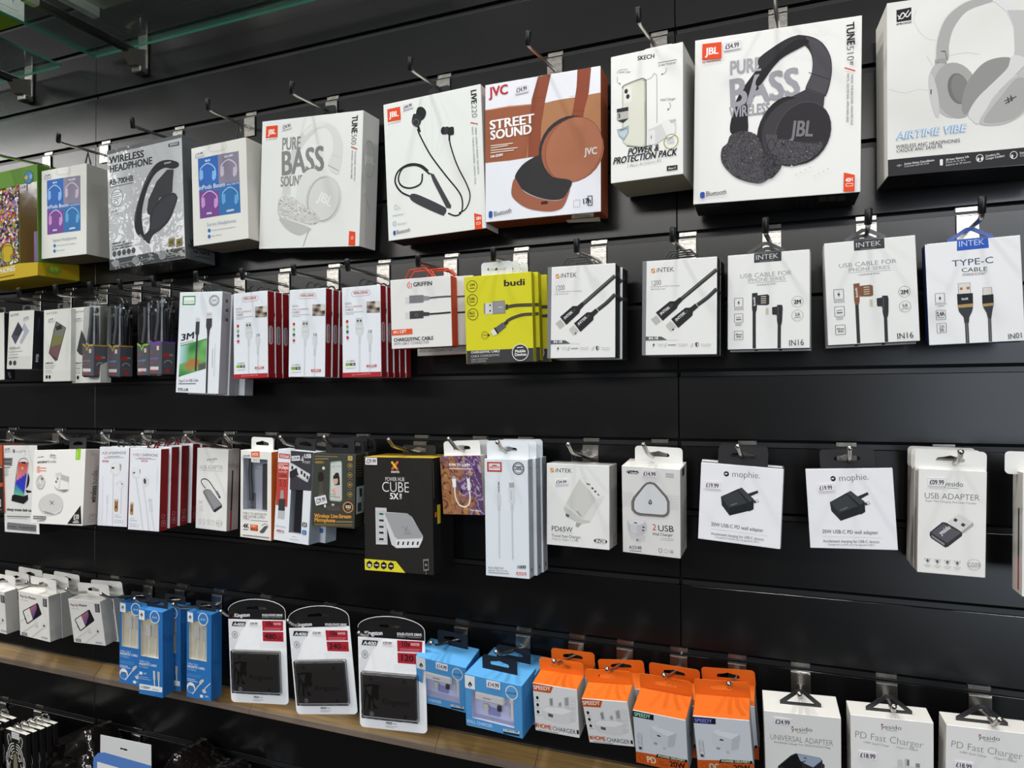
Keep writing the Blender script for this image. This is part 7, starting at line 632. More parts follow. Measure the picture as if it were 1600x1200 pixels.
q = product('charger_box', 'large black box with yellow lid picturing a silver charging block', 'box', (-0.5789, -0.0548, 1.1759), (0.0017, -0.0117, 0.0136), (121.8, 177.3, 70.0), {'F': '211f1d', 'R': '121112', 'L': '121112', 'B': '121112', 'T': 'c9a832', 'D': '2a2826'}, {'art':{'F':[('l',[51.8,7.1,61.5,18.4],3.9,'c9532e'),('l',[61.7,6.9,51.7,18.6],3.9,'d8603a'),('l',[53.2,8.7,59.2,16.5],3.6,'d8c02e'),('e',52.1,7.9,1.8,2,0.0,0,'d8c02e'),('e',61.7,7.3,1.8,2,0.0,0,'d8603a'),('e',52.1,17.8,1.8,2,0.0,0,'c9532e'),('e',61.2,18,1.8,2,0.0,0,'d8603a'),('t','xtorm',50,23.8,64.8,23.7,4,'b','e0dedb'),('t','POWER HUB',39.4,36.8,75.2,36.3,6,'r','d8d6d3'),('t','CUBE',32.6,53.8,81.9,53.4,15.7,'l','e3e1de'),('t','5X',47.2,64.5,62.3,64.5,9.3,'b','e6e4e1'),('t','USB',68.2,64.1,68.3,55.4,3.6,'b','e6e4e1'),('p',[20.8,78.8,41,78.6,41.9,135.6,21,136.3],'c3c4c6'),('r',24.2,84.1,39.6,131.6,2.3,0.7,'9a9b9d'),('r',27.4,86.8,35.7,90,0,0,'2a6a3a'),('r',27.3,97,35.6,100.2,0,0,'2a2a2c'),('r',27.1,106.9,35.4,110.1,0,0,'2a2a2c'),('r',27,116.1,35.2,119.3,0,0,'2a2a2c'),('r',26.8,126.1,35.1,129.2,0,0,'2a2a2c'),('p',[35.1,87.2,39,85.1,77.3,85.4,86.1,90.9,104.5,119.2,103.7,124.7,97.6,136.2,57.1,139.6,49.2,135.2],'c9cacc'),('p',[36.7,86.2,77.3,85.4,84.4,90,104.5,118.3,101.1,122.3,60.8,126,55.1,123],'9a9b9c'),('p',[56.2,127.8,61.2,127.2,102.9,123.6,96.9,136.8,57.1,140],'d6d7d9'),('p',[60.2,130,63.4,129.4,62,135,59.2,135.2],'2a2a2c'),('p',[68.9,129.5,72,128.9,70.6,134.5,67.9,134.7],'2a2a2c'),('p',[77.4,129,80.6,128.4,79.1,134,76.4,134.1],'2a2a2c'),('p',[85.9,128.5,89.1,127.9,87.6,133.5,84.9,133.6],'2a2a2c'),('p',[94.4,128,97.5,127.4,96.1,133,93.4,133.1],'2a2a2c'),('l',[68.4,105.5,80.8,113.7],0.9,'77777a'),('l',[78.1,104.6,73.4,114.7],0.9,'77777a'),('t','xtorm',72.7,118,85.2,117.2,2.8,'r','6a6a6c'),('p',[0,160.2,56.8,160.4,73,177,0.4,177.7],'d8cc2e'),('p',[3.4,166,8.7,162.3,13.8,165.3,13.7,171.3,8.5,175.1,3.3,172.1],'1d1b19'),('l',[5.5,168.9,11.6,168.7],1.9,'d8d6cc'),('p',[16.6,165.9,21.8,162.2,26.8,165.2,26.7,171.2,21.6,175,16.5,171.9],'1d1b19'),('l',[18.6,168.8,24.7,168.6],1.9,'d8d6cc'),('p',[29.6,165.8,34.7,162.1,39.8,165.1,39.7,171.1,34.5,174.8,29.5,171.8],'1d1b19'),('l',[31.6,168.7,37.6,168.5],1.9,'d8d6cc'),('p',[42.7,165.7,47.8,162,52.8,165,52.7,171,47.6,174.7,42.6,171.7],'1d1b19'),('l',[44.8,168.5,50.7,168.3],1.9,'d8d6cc'),('t','USB',5.2,172.5,12,172.5,2.8,'b','d8d6cc'),('p',[104.1,154.3,113.8,152.8,113.9,170.1,104.7,172.1],'77767a'),('p',[105.4,156.5,112.9,155.6,112.9,168.2,105.6,169.3],'1d1b19'),('e',109.3,162.3,1.8,1.6,0.0,0.5,'c9c8c5'),('l',[109.1,171.8,109.2,176.8],0.9,'77767a')],'R':[('p',[0,71.8,21,73,20,102.4,3.1,101.4],'181617'),('p',[14.6,73,25.3,73.6,25.2,102.3,14.9,102.5],'c9b02e'),('p',[7.1,83.6,13,83.6,11.9,91.2,6,90.2],'c9603a'),('l',[3.5,4.3,4.5,60.8],0.9,'77767a')]},'price':[('F',[4,0.7,25.2,0.8,11.3],'£29.99')],'tabs':[('slot',12,60,16,0.7,'2f2e2c')]})
hook('chrome hook holding the large black and yellow box', 1384.7, -589.4, (-581.0, -99.0, 1370.9), (-579.6, -115.0, 1382.4), False, 'plain hooks of the third row')
q = product('adapter_box', 'front small marbled orange and purple box with white lead', 'box', (-0.4738, -0.0654, 1.2688), (0.0166, -0.0524, -0.0667), (70.8, 88.9, 18.0), {'F': 'a8734c', 'R': 'c9c6c2', 'L': 'c9c6c2', 'B': 'c9c6c2', 'T': 'd8d6d2', 'D': '8a6a58'}, {'art':{'F':[('m',[-0.4,-0.5,70.2,0.5,71.3,89.2,0.4,88.4],46,'marble'),('t','8 PIN TO 3.5MM',15.3,15,55.5,16.4,3.9,'b','efeaea'),('l',[15,19.1,55.7,20.2],1.9,'c9b9c0'),('l',[23.1,46.3,23.4,61.9,28.7,73.5,38.5,77.2,45.9,73.3,48.8,63.7,48.6,53.1],2.1,'e8e6e3'),('p',[18.9,35,25.8,34.3,26,47.3,19.9,47.9],'eceae8'),('p',[20.1,30.7,25.3,30.8,25.3,34.6,19.8,35],'a9a7a5'),('p',[44.9,33.2,50,32.1,50.9,51.7,45.7,53.1],'e3e1de'),('p',[45.6,32.4,49.6,31.7,49.7,34,45.9,34.4],'4a4648'),('t','Smart adapter',47.5,82.9,68,84.1,2.7,'b','e0d8d6')]},'tabs':[('slot',-1,64,22,0.5,'e6e5e2')]})
stack(q, [(8, 20, 0, -2, 'rear small marbled box behind the front one')])
hook('chrome hook passing the white tab of the small marbled box', 1384.7, -481.6, (-474.3, -99.0, 1371.0), (-477.5, -115.0, 1385.5), False, 'plain hooks of the third row')
q = product('cable_box', 'foremost tall pale blue-white box picturing an audio lead', 'box', (-0.3928, -0.0882, 1.1873), (-0.0027, -0.0102, 0.0034), (67.7, 169.3, 20.0), {'F': 'd6dce2', 'R': '9aa2a8', 'L': '9aa2a8', 'B': '9aa2a8', 'T': 'c9d0d6', 'D': 'b0b7bd'}, {'art':{'F':[('r',4.3,4.4,27.3,18.7,0,0,'b9332e'),('r',6.9,6.5,25,16.3,0,0,'d3d0d2'),('t','EARLDOM',8,13.6,23.8,13.2,2.8,'b','b9332e'),('r',12.4,8.7,19.8,10.4,0.8,0,'b9332e'),('e',53.2,12.9,9.2,9.3,0.0,1.6,'4a4d50'),('e',53.2,12.9,6.8,6.7,0.0,0.8,'55585b'),('t','100%',48.3,15.2,58.1,15,4.8,'b','3a3d40'),('r',44.4,9.8,62,14.9,0,0.8,'4a4d50'),('l',[22.3,33,22.4,37.6],1.9,'6a6d70'),('l',[22.2,37.6,22.2,49.6],2.7,'a9adb0'),('l',[20.9,41.4,23.8,41.3],0.8,'3a3d40'),('l',[20.9,45.1,23.7,45],0.8,'3a3d40'),('p',[19.2,50.7,25.2,50.5,25.8,67,19.5,67.7],'c3c9cd'),('l',[22.1,67.5,22.2,74.6],3.9,'b9c0c5'),('l',[22.2,74.6,21.8,142.7],1.7,'bcc3c8'),('p',[38.3,33.8,46,33.2,46.5,40.2,38.6,40.8],'a3a39e'),('p',[37.4,40.8,47.3,40.9,46.9,61.6,46.1,62.9,39,62.8,37.8,61],'c9ced2'),('t','EARLDOM',42.7,58.1,43.3,45.2,2,'r','8a9095'),('l',[42.6,63,42.4,73.6],4.3,'bcc3c8'),('l',[42.4,73.6,42.5,142.7],2.1,'bcc3c8'),('t','PLUG AND PLAY',4,159.1,30.1,158.6,3.2,'r','55585b'),('t','Lightning to 3.5mm Aux Cable',3.9,162.5,37.1,161.4,2.2,'r','3a3d40'),('l',[3.9,164.7,36.6,164],1,'77797c'),('t','1000',48.2,155.8,62.3,154.7,4.5,'bi','3a3d40'),('p',[47.9,160.5,62.6,159.8,63,163.7,48.1,164.5],'b9454a'),('t','AUX20',49.3,164.1,61.8,163.3,3.3,'b','ecd8d8')],'R':[('e',10.4,158.5,1.8,3.3,0.0,0,'2a2c2e'),('e',8.3,13,1.2,1.9,0.0,0,'2a2c2e'),('t','Aux cable',7.4,59,10.7,17.3,2.4,'r','55585b')]},'tabs':[('slot',-1,66,26,0.5,'dde1e4')]})
stack(q, [(4, 21, 0, 0, 'second tall pale box behind the audio lead one'), (6, 42, 0, 0, 'rearmost tall pale box behind the audio lead one')])
hook('chrome hook passing the tab of the tall pale audio lead box', 1384.7, -402.6, (-398.1, -99.0, 1368.7), (-399.6, -115.0, 1382.0), False, 'plain hooks of the third row')
q = product('charger_box', 'shrink-wrapped white box picturing a slanted white plug charger', 'box', (-0.2922, -0.0619, 1.2346), (0.0024, 0.0077, -0.0259), (92.4, 116.1, 40.0), {'F': 'e0e0dd', 'R': 'a9a6a2', 'L': 'a9a6a2', 'B': 'a9a6a2', 'T': 'c9c8c5', 'D': '77767a'}, {'mat':'wrap','art':{'F':[('p',[5.5,6.7,10.9,6.4,10.9,12.6,5.5,12.9],'wrap:c98a3a'),('l',[6.2,11.8,10.1,7.6],0.9,'e0e0dd'),('t','iNTEK',13,12.2,38,12,5.7,'r','2a2a2c'),('p',[48.9,19.6,56.7,17.6,61,18.2,84.7,42.2,83.8,46.3,65.2,78.5,56.6,78.3,28.9,59.6,29.7,54.6],'wrap:d3d3d0'),('p',[48.9,20.4,73.7,46.9,54,76,28.9,56.3],'wrap:c6c6c1'),('p',[49.8,19.6,61,18.2,84.7,41.7,73.7,46.9],'wrap:dededb'),('p',[59.3,25.2,64.9,26.2,65.2,28.1,60.1,27.7],'8a5a4a'),('e',68.3,32.2,1.9,1.3,0.7,0,'3a3a3c'),('e',72.4,36.4,1.9,1.3,0.7,0,'3a3a3c'),('e',76.8,40.5,1.9,1.3,0.7,0,'77767a'),('p',[27.1,58.9,54,76.9,65.2,77.7,63.5,80.3,52.3,82.4,47.1,88.1,43.2,86.7,45.4,81.6,37.6,77.2,32.7,75.1,28.9,69.6,26,64.8],'wrap:bfbfba'),('p',[28.9,69.6,34.5,71.7,33.2,75.4,28.9,73.7],'5a5a58'),('l',[45.4,65.1,51.5,72.1],2,'9a9a96'),('p',[44.5,81.7,51.8,82.4,47.1,88.1,43.2,86.7],'9a9a96'),('t','PD65W',7.2,95.8,39,95.6,7,'r','3a3a3c'),('l',[7.2,98.2,38.4,97],0.3,'b0b0ad'),('t','Travel Fast Charger',7.6,104.5,54,103.6,4,'r','5a595c'),('t','3 Port 2 x Type-c 1 x USB',7.6,108.7,53.5,107.9,2.7,'r','6a696c'),('r',70.3,101.8,89.4,107.4,3.8,0,'1d1d20'),('t','IN28',72.8,107.3,87.1,107,4.7,'b','e0e0dd')],'R':[('t','iNTEK',26.7,19.7,25,7,3.5,'b','a87a4a'),('r',20.8,99,39.4,111.6,0.9,0.7,'3a3a3c'),('t','IN28',26.3,107.4,31.9,102.7,2.8,'b','3a3a3c')]},'price':[('F',[12.6,22.6,31.7,21,7.4],'£34.99')],'tabs':[('slot',0,30,20,0.5,'cfd3d3','clear')]})
hook('chrome hook holding the shrink-wrapped white charger box', 1384.7, -295.2, (-294.0, -99.0, 1368.7), (-294.5, -115.0, 1381.3), False, 'plain hooks of the third row')
q = product('charger_box', 'white box picturing a rounded triangular plug charger, white hang tab', 'box', (-0.1906, -0.0473, 1.2318), (0.1331, 0.0307, -0.0346), (79.4, 122.7, 45.4), {'F': 'e3e2df', 'R': 'a5a39f', 'L': 'a5a39f', 'B': 'a5a39f', 'T': 'dcdad5', 'D': 'b9b7b3'}, {'art':{'F':[('r',6.7,6,23.7,10.6,2.7,0,'1d1d20'),('e',9.8,8.9,2.1,2.5,0.0,0.5,'e3e2df'),('t','OnePlus',12.9,10.1,22.8,10,2.7,'b','e3e2df'),('r',60.4,6.4,70.9,12,0,0,'b5b5b2'),('l',[60.8,9.5,70.6,9.4],1.3,'d6d6d3'),('l',[0.5,37.4,15.8,37.5],0.3,'a9a8a5'),('l',[60.6,37.3,77.8,36.7],0.3,'a9a8a5'),('l',[0.5,39.8,15.7,39.8],0.3,'a9a8a5'),('l',[60.6,39.5,77.8,39],0.3,'a9a8a5'),('l',[0.4,42.1,15.7,42.1],0.3,'a9a8a5'),('l',[60.6,41.8,77.8,41.2],0.3,'a9a8a5'),('l',[0.4,44.4,15.7,44.4],0.3,'a9a8a5'),('l',[60.6,44,77.8,43.5],0.3,'a9a8a5'),('l',[0.4,46.7,15.7,46.7],0.3,'a9a8a5'),('l',[60.6,46.3,77.8,45.7],0.3,'a9a8a5'),('l',[0.3,49.1,15.6,49],0.3,'a9a8a5'),('l',[60.6,48.6,77.7,48],0.3,'a9a8a5'),('l',[0.3,51.4,15.6,51.4],0.3,'a9a8a5'),('l',[60.5,50.9,77.7,50.2],0.3,'a9a8a5'),('l',[0.3,53.7,15.6,53.7],0.3,'a9a8a5'),('l',[60.5,53.1,77.7,52.5],0.3,'a9a8a5'),('l',[0.2,56.1,15.5,56],0.3,'a9a8a5'),('l',[60.5,55.4,77.7,54.8],0.3,'a9a8a5'),('p',[29.7,25.2,33.8,21.3,39.4,19.5,45.7,20.7,49.7,24.4,62.2,37.9,65.3,44.9,65.2,59.5,62.8,64.6,57.3,67.6,24.4,68.4,17.9,66.5,13,61.2,12.8,49.6,15.7,42.8],'77746f'),('p',[31,26.4,34.5,23.2,39.4,22,44.5,22.7,48.1,26.2,60.1,39.2,62.6,45.5,62.5,59,60.5,63.2,56.5,64.9,25.2,65.3,19.2,63.6,16,59.6,16.1,49.7,18.1,43.9],'2f2e2f'),('p',[31.6,27,34.9,23.8,39.4,22.6,44.1,23.4,47.6,26.7,59.5,39.8,62,45.9,61.9,58.7,60,62.4,56.2,64.1,25.4,64.6,19.9,63,16.8,59.2,16.9,49.9,19,44.1],'d8dadc'),('p',[39.2,43.7,41.5,47.4,41.5,50.3,39.1,51.4,36.7,50.4,36.7,47.8],'3a3a3c'),('e',39.1,48.1,1.1,1.7,0.0,0.5,'d8dadc'),('p',[7,76.7,17.8,74,29.2,73.7,32.7,75.8,33.9,87.3,27.3,95.4,24,105,19,104.7,18.3,95.6,10.9,94.7,7.7,90],'c3c5c8'),('p',[7.5,77,17.8,74.3,29.2,74,32.1,76.2,25.9,80.6,21,81.7,11.1,81],'dfe0e2'),('r',27.8,82.9,31,85.1,0,0,'55555a'),('r',27.4,87.6,30.6,89.6,0,0,'55555a'),('l',[20.7,100.3,20.7,104.5],2.3,'77777a'),('l',[16.4,78.8,21,79.2],1.6,'55555a'),('p',[8.5,95,17.5,98.2,33,95.6,28.9,101.9,12.5,101.2],'cdccc9'),('p',[11.1,81,21,81.7,20.8,95.3,11.8,93.8],'cfd0d3'),('t','2',41.6,86.8,47.1,86.8,8.6,'r','b9332e'),('t','USB',49.2,87.3,70.9,86.2,8.3,'r','2a2a2c'),('t','Wall Charger',41.6,93.9,70.5,92.8,3.7,'r','4a4a4c'),('l',[53.9,96.6,70.5,96.1],0.5,'9a9a9a'),('l',[52.3,99.1,70.5,98.4],0.5,'9a9a9a'),('t','A5548',9,117.1,26.8,116,5,'r','4a4a4c'),('l',[9.8,119.4,26.3,118.7],1,'77767a'),('p',[50.1,112.2,52.5,111,54.9,112,54.5,115.5,52.4,117.6,50.4,115.8],'5a595c'),('p',[50.7,112.7,52.5,111.6,54.2,112.6,53.9,115.3,52.5,116.7,51,115.4],'e3e2df'),('e',60.1,114.3,2.7,2.8,0.0,0.3,'77767a'),('e',67.6,114.1,2.7,2.8,0.0,0.3,'77767a'),('t','USB',66,115.3,69.1,115.1,1.7,'b','3a3a3c')],'T':[('l',[7.3,26.8,33.8,2.8],0.5,'b5b3ae'),('l',[8.4,30.8,27.2,9.2],0.5,'b5b3ae'),('l',[9.4,34.9,35.7,11.2],0.5,'b5b3ae'),('l',[10.5,38.9,29.2,17.5],0.5,'b5b3ae'),('l',[11.5,42.8,37.6,19.4],0.5,'b5b3ae'),('l',[36.7,46.6,38.8,14],0.2,'dcdad5')],'R':[('r',14.3,3.1,29.2,13.7,0,0,'1d1d20'),('t','2USB',18.7,113.2,37.9,101.2,3.5,'b','4a4846'),('t','Wall Charger',37.5,123,46.6,107.4,1.4,'r','4a4846')]},'price':[('F',[28.3,4.1,48.7,4,9.6],'£14.99')],'tabs':[('slot',4,66,22,0.7,'e9e8e4')]})
hook('chrome hook passing the tab of the triangular plug charger box', 1384.7, -191.7, (-189.7, -99.0, 1370.5), (-191.4, -115.0, 1383.4), False, 'plain hooks of the third row')
q = product('charger_box', 'tilted square white box picturing a black plug adapter, just right of the seam', 'box', (-0.0761, -0.0788, 1.2558), (0.0021, 0.0507, -0.0595), (101.8, 101.1, 12.0), {'F': 'e3e3e6', 'R': 'b5b5b8', 'L': 'b5b5b8', 'B': 'b5b5b8', 'T': '2c2c2e', 'D': '3a3a3c'}, {'art':{'F':[('e',32.7,12.6,3.4,3.4,0.0,0,'1d1d20'),('l',[30.7,13.3,32.1,11.9,32.7,13.1,33.6,11.6],0.9,'e3e3e6'),('t','mophie.',39.5,15.8,74.8,14.5,8,'l','3a3a3c'),('p',[27,42.6,47.6,30.7,52.8,34.2,62.4,46.2,62.5,57.2,38.8,66.1,28.4,53.7],'232629'),('p',[27,42.6,47.7,33.3,60,47.3,37.9,56],'35393c'),('p',[37.9,56,60,47.3,60.8,57.1,38.8,66.1],'1a1c1e'),('p',[47.6,30.7,52.5,28.3,68.1,41.8,68,54.7,62.6,58.1,60.3,55.6,60,47.3],'1d1f21'),('p',[47.6,30.7,52.5,28.3,68.1,41.8,62.4,45.8],'3a3e41'),('p',[60.2,35.3,72,30,73.1,33,63.5,38.6],'26282a'),('p',[67.3,43.8,72.8,41.3,74.3,44.5,68.8,46.9],'2f3133'),('p',[70,42.9,72.8,41.7,73.7,44.2,70.8,45.4],'d6d6d6'),('t','mophie',39.6,53.2,48,49.6,1.9,'r','8a8d90'),('t','20W USB-C PD wall adapter',15.9,81.9,86.5,82.2,4.6,'r','2a2a2c'),('l',[16.1,86,86,86.3],0.4,'b5b5b8'),('t','Accelerated charging for USB-C devices',16.4,93.6,85.9,92.9,3.4,'r','4a4a4c'),('t','Chargement accelere pour les appareils USB-C',21.7,97.2,80.2,96.6,2.7,'r','8a8a8c')]},'price':[('F',[5.5,24.4,25.3,24,9.9],'£19.99')],'tabs':[('slot',0,62,23,0.9,'2a2a2c')]})
stack(q, [(-1, 15, 2, -3, 'rear square box of the pair just right of the seam')])
q = product('charger_box', 'upright square white box picturing a black plug adapter', 'box', (0.0577, -0.074, 1.2584), (0.0002, -0.0471, -0.0042), (96.8, 98.3, 12.0), {'F': 'e3e3e6', 'R': 'b5b5b8', 'L': 'b5b5b8', 'B': 'b5b5b8', 'T': '2c2c2e', 'D': '3a3a3c'}, {'art':{'F':[('e',30.9,12.4,3,3.3,0.0,0,'1d1d20'),('l',[29.1,13.1,30.4,11.7,30.9,12.9,31.7,11.4],0.9,'e3e3e6'),('t','mophie.',37.3,15.5,71,13.8,7.6,'l','3a3a3c'),('p',[25.4,41.4,45,29.8,49.8,33.2,59,44.7,59,55.5,36.4,64.2,26.6,52.2],'232629'),('p',[25.4,41.4,45.1,32.3,56.7,45.9,35.6,54.4],'35393c'),('p',[35.6,54.4,56.7,45.9,57.4,55.3,36.4,64.2],'1a1c1e'),('p',[45,29.8,49.6,27.4,64.4,40.4,64.3,53,59.1,56.4,57,53.9,56.7,45.9],'1d1f21'),('p',[45,29.8,49.6,27.4,64.4,40.4,59,44.3],'3a3e41'),('p',[57,34.1,68.2,28.9,69.3,31.8,60.1,37.4],'26282a'),('p',[63.6,42.3,68.9,39.9,70.4,43,65.1,45.4],'2f3133'),('p',[66.3,41.5,68.9,40.3,69.8,42.7,67,43.9],'d6d6d6'),('t','mophie',37.2,51.6,45.3,48.1,1.8,'r','8a8d90'),('t','20W USB-C PD wall adapter',14.7,79.5,82,79.8,4.3,'r','2a2a2c'),('l',[14.9,83.5,81.5,83.8],0.3,'b5b5b8'),('t','Accelerated charging for USB-C devices',15.1,90.8,81.4,90.3,3.3,'r','4a4a4c'),('t','Chargement accelere pour les appareils USB-C',20.1,94.4,75.9,93.9,2.5,'r','8a8a8c')]},'price':[('F',[12.7,19.7,30.3,18.4,9],'£19.99')],'tabs':[('slot',0,62,23,0.9,'2a2a2c')]})
hook('chrome hook holding the tilted square plug adapter boxes', 1384.7, -69.5, (-71.1, -99.0, 1372.0), (-73.1, -115.0, 1383.3), False, 'plain hooks of the third row')
hook('chrome hook holding the upright square plug adapter box', 1384.7, 55.9, (54.0, -99.0, 1370.6), (53.2, -115.0, 1383.9), False, 'plain hooks of the third row')
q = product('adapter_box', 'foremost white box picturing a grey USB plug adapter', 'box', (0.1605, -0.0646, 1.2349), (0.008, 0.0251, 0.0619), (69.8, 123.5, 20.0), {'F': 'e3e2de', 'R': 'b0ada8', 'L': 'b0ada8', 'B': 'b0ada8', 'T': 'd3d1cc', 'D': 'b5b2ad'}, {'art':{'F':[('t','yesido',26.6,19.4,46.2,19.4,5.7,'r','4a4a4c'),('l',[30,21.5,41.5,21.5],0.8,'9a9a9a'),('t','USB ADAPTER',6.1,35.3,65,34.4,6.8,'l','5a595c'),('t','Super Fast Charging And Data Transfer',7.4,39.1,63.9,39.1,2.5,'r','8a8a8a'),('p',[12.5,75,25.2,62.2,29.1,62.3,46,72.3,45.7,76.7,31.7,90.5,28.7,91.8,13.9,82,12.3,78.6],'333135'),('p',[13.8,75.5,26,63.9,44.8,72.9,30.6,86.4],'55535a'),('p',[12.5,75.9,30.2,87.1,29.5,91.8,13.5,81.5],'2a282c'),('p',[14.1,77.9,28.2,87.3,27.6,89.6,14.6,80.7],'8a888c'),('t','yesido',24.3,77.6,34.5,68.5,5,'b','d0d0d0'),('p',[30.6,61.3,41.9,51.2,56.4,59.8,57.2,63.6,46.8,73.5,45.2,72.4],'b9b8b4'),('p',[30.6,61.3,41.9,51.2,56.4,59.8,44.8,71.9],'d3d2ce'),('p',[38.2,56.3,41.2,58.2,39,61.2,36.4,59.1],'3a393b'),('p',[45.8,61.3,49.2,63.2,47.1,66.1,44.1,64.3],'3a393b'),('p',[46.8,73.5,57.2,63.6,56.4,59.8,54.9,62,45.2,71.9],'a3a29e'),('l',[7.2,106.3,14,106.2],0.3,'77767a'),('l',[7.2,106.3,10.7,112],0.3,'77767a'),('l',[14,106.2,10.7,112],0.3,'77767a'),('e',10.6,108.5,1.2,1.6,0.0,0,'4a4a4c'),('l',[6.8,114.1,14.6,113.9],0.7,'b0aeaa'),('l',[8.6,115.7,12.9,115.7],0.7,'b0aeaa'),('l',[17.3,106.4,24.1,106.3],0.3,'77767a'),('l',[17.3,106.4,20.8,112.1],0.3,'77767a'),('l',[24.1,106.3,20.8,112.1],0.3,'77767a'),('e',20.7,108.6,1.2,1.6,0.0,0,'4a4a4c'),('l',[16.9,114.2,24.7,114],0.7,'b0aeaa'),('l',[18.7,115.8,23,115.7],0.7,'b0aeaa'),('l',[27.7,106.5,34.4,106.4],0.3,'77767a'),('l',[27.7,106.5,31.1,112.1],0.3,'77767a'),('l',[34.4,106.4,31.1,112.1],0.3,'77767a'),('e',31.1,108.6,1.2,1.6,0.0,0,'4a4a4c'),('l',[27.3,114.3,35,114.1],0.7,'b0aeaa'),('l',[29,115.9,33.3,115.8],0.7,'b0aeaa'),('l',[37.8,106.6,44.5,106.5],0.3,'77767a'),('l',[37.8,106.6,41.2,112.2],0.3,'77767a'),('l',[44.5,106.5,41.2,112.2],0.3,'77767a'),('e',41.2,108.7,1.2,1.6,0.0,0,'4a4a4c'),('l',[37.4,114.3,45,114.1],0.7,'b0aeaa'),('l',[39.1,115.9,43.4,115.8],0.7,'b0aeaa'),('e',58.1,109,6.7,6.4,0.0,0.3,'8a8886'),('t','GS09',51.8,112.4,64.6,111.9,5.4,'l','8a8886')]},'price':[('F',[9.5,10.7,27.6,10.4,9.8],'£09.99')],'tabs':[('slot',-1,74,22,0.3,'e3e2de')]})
stack(q, [(-1.5, 22, 0, 0.5, 'second white box behind the grey USB adapter one'), (-2.5, 44, 1, 0.5, 'rearmost white box behind the grey USB adapter one')])
hook('chrome hook passing the tab of the grey USB adapter box', 1384.7, 168.5, (167.1, -99.0, 1370.9), (165.9, -115.0, 1382.3), False, 'plain hooks of the third row')
q = product('adapter_box', 'white box cut off by the right edge of the third row', 'box', (0.2472, -0.0775, 1.2213), (0.001, 0.0203, 0.0386), (44.4, 137.9, 35.0), {'F': 'e3e2de', 'R': 'b0ada8', 'L': 'b0ada8', 'B': 'b0ada8', 'T': 'd3d1cc', 'D': 'b5b2ad'}, {'art':{'L':[('p',[19.25,41.35873360294562,23.8,41.35873360294562,23.8,96.50371174020644,19.25,96.50371174020644],'1d1c22'),('p',[19.25,96.50371174020644,23.8,96.50371174020644,23.8,133.7265719828575,19.25,133.7265719828575],'9a2630')]},'tabs':[('slot',0,70,22,0.5,'e3e2de')]})
tube_pack('leftmost clear cable tube with a yellow line on its grey sleeve', (-1.2743, -0.0692, 1.4881), (0.0115, 0.0375, 0.0186), (30, 146.4, 30), 'b8942e', '8a8a72', 'clear cable tubes')
tube_pack('clear cable tube directly right of the leftmost one, yellow line', (-1.2353, -0.0442, 1.4871), (0.0118, 0.0258, 0.0189), (30, 146.0, 30), 'b8942e', '6aa8d0', 'clear cable tubes')
tube_pack('clear cable tube with a bright green line on its sleeve', (-1.1623, -0.0395, 1.4885), (0.0071, 0.0009, 0.018), (30, 143.3, 30), '8ac43a', '5aa8e0', 'clear cable tubes')
tube_pack('clear cable tube with a purple line on its sleeve', (-1.0952, -0.0701, 1.4881), (-0.0014, 0.0167, -0.0244), (30, 146.1, 30), '7a3ab0', '7a6ae0', 'clear cable tubes')
hook('chrome hook holding the clear tube with a green line', 1684.7, -1162.5, (-1154.3, -109.0, 1648.2), (-1150.8, -115.0, 1662.9), True, 'black tipped hooks of the second row')
hook('chrome hook holding the clear tube with a purple line', 1684.7, -1077.1, (-1070.8, -109.0, 1648.5), (-1068.6, -115.0, 1662.5), True, 'black tipped hooks of the second row')
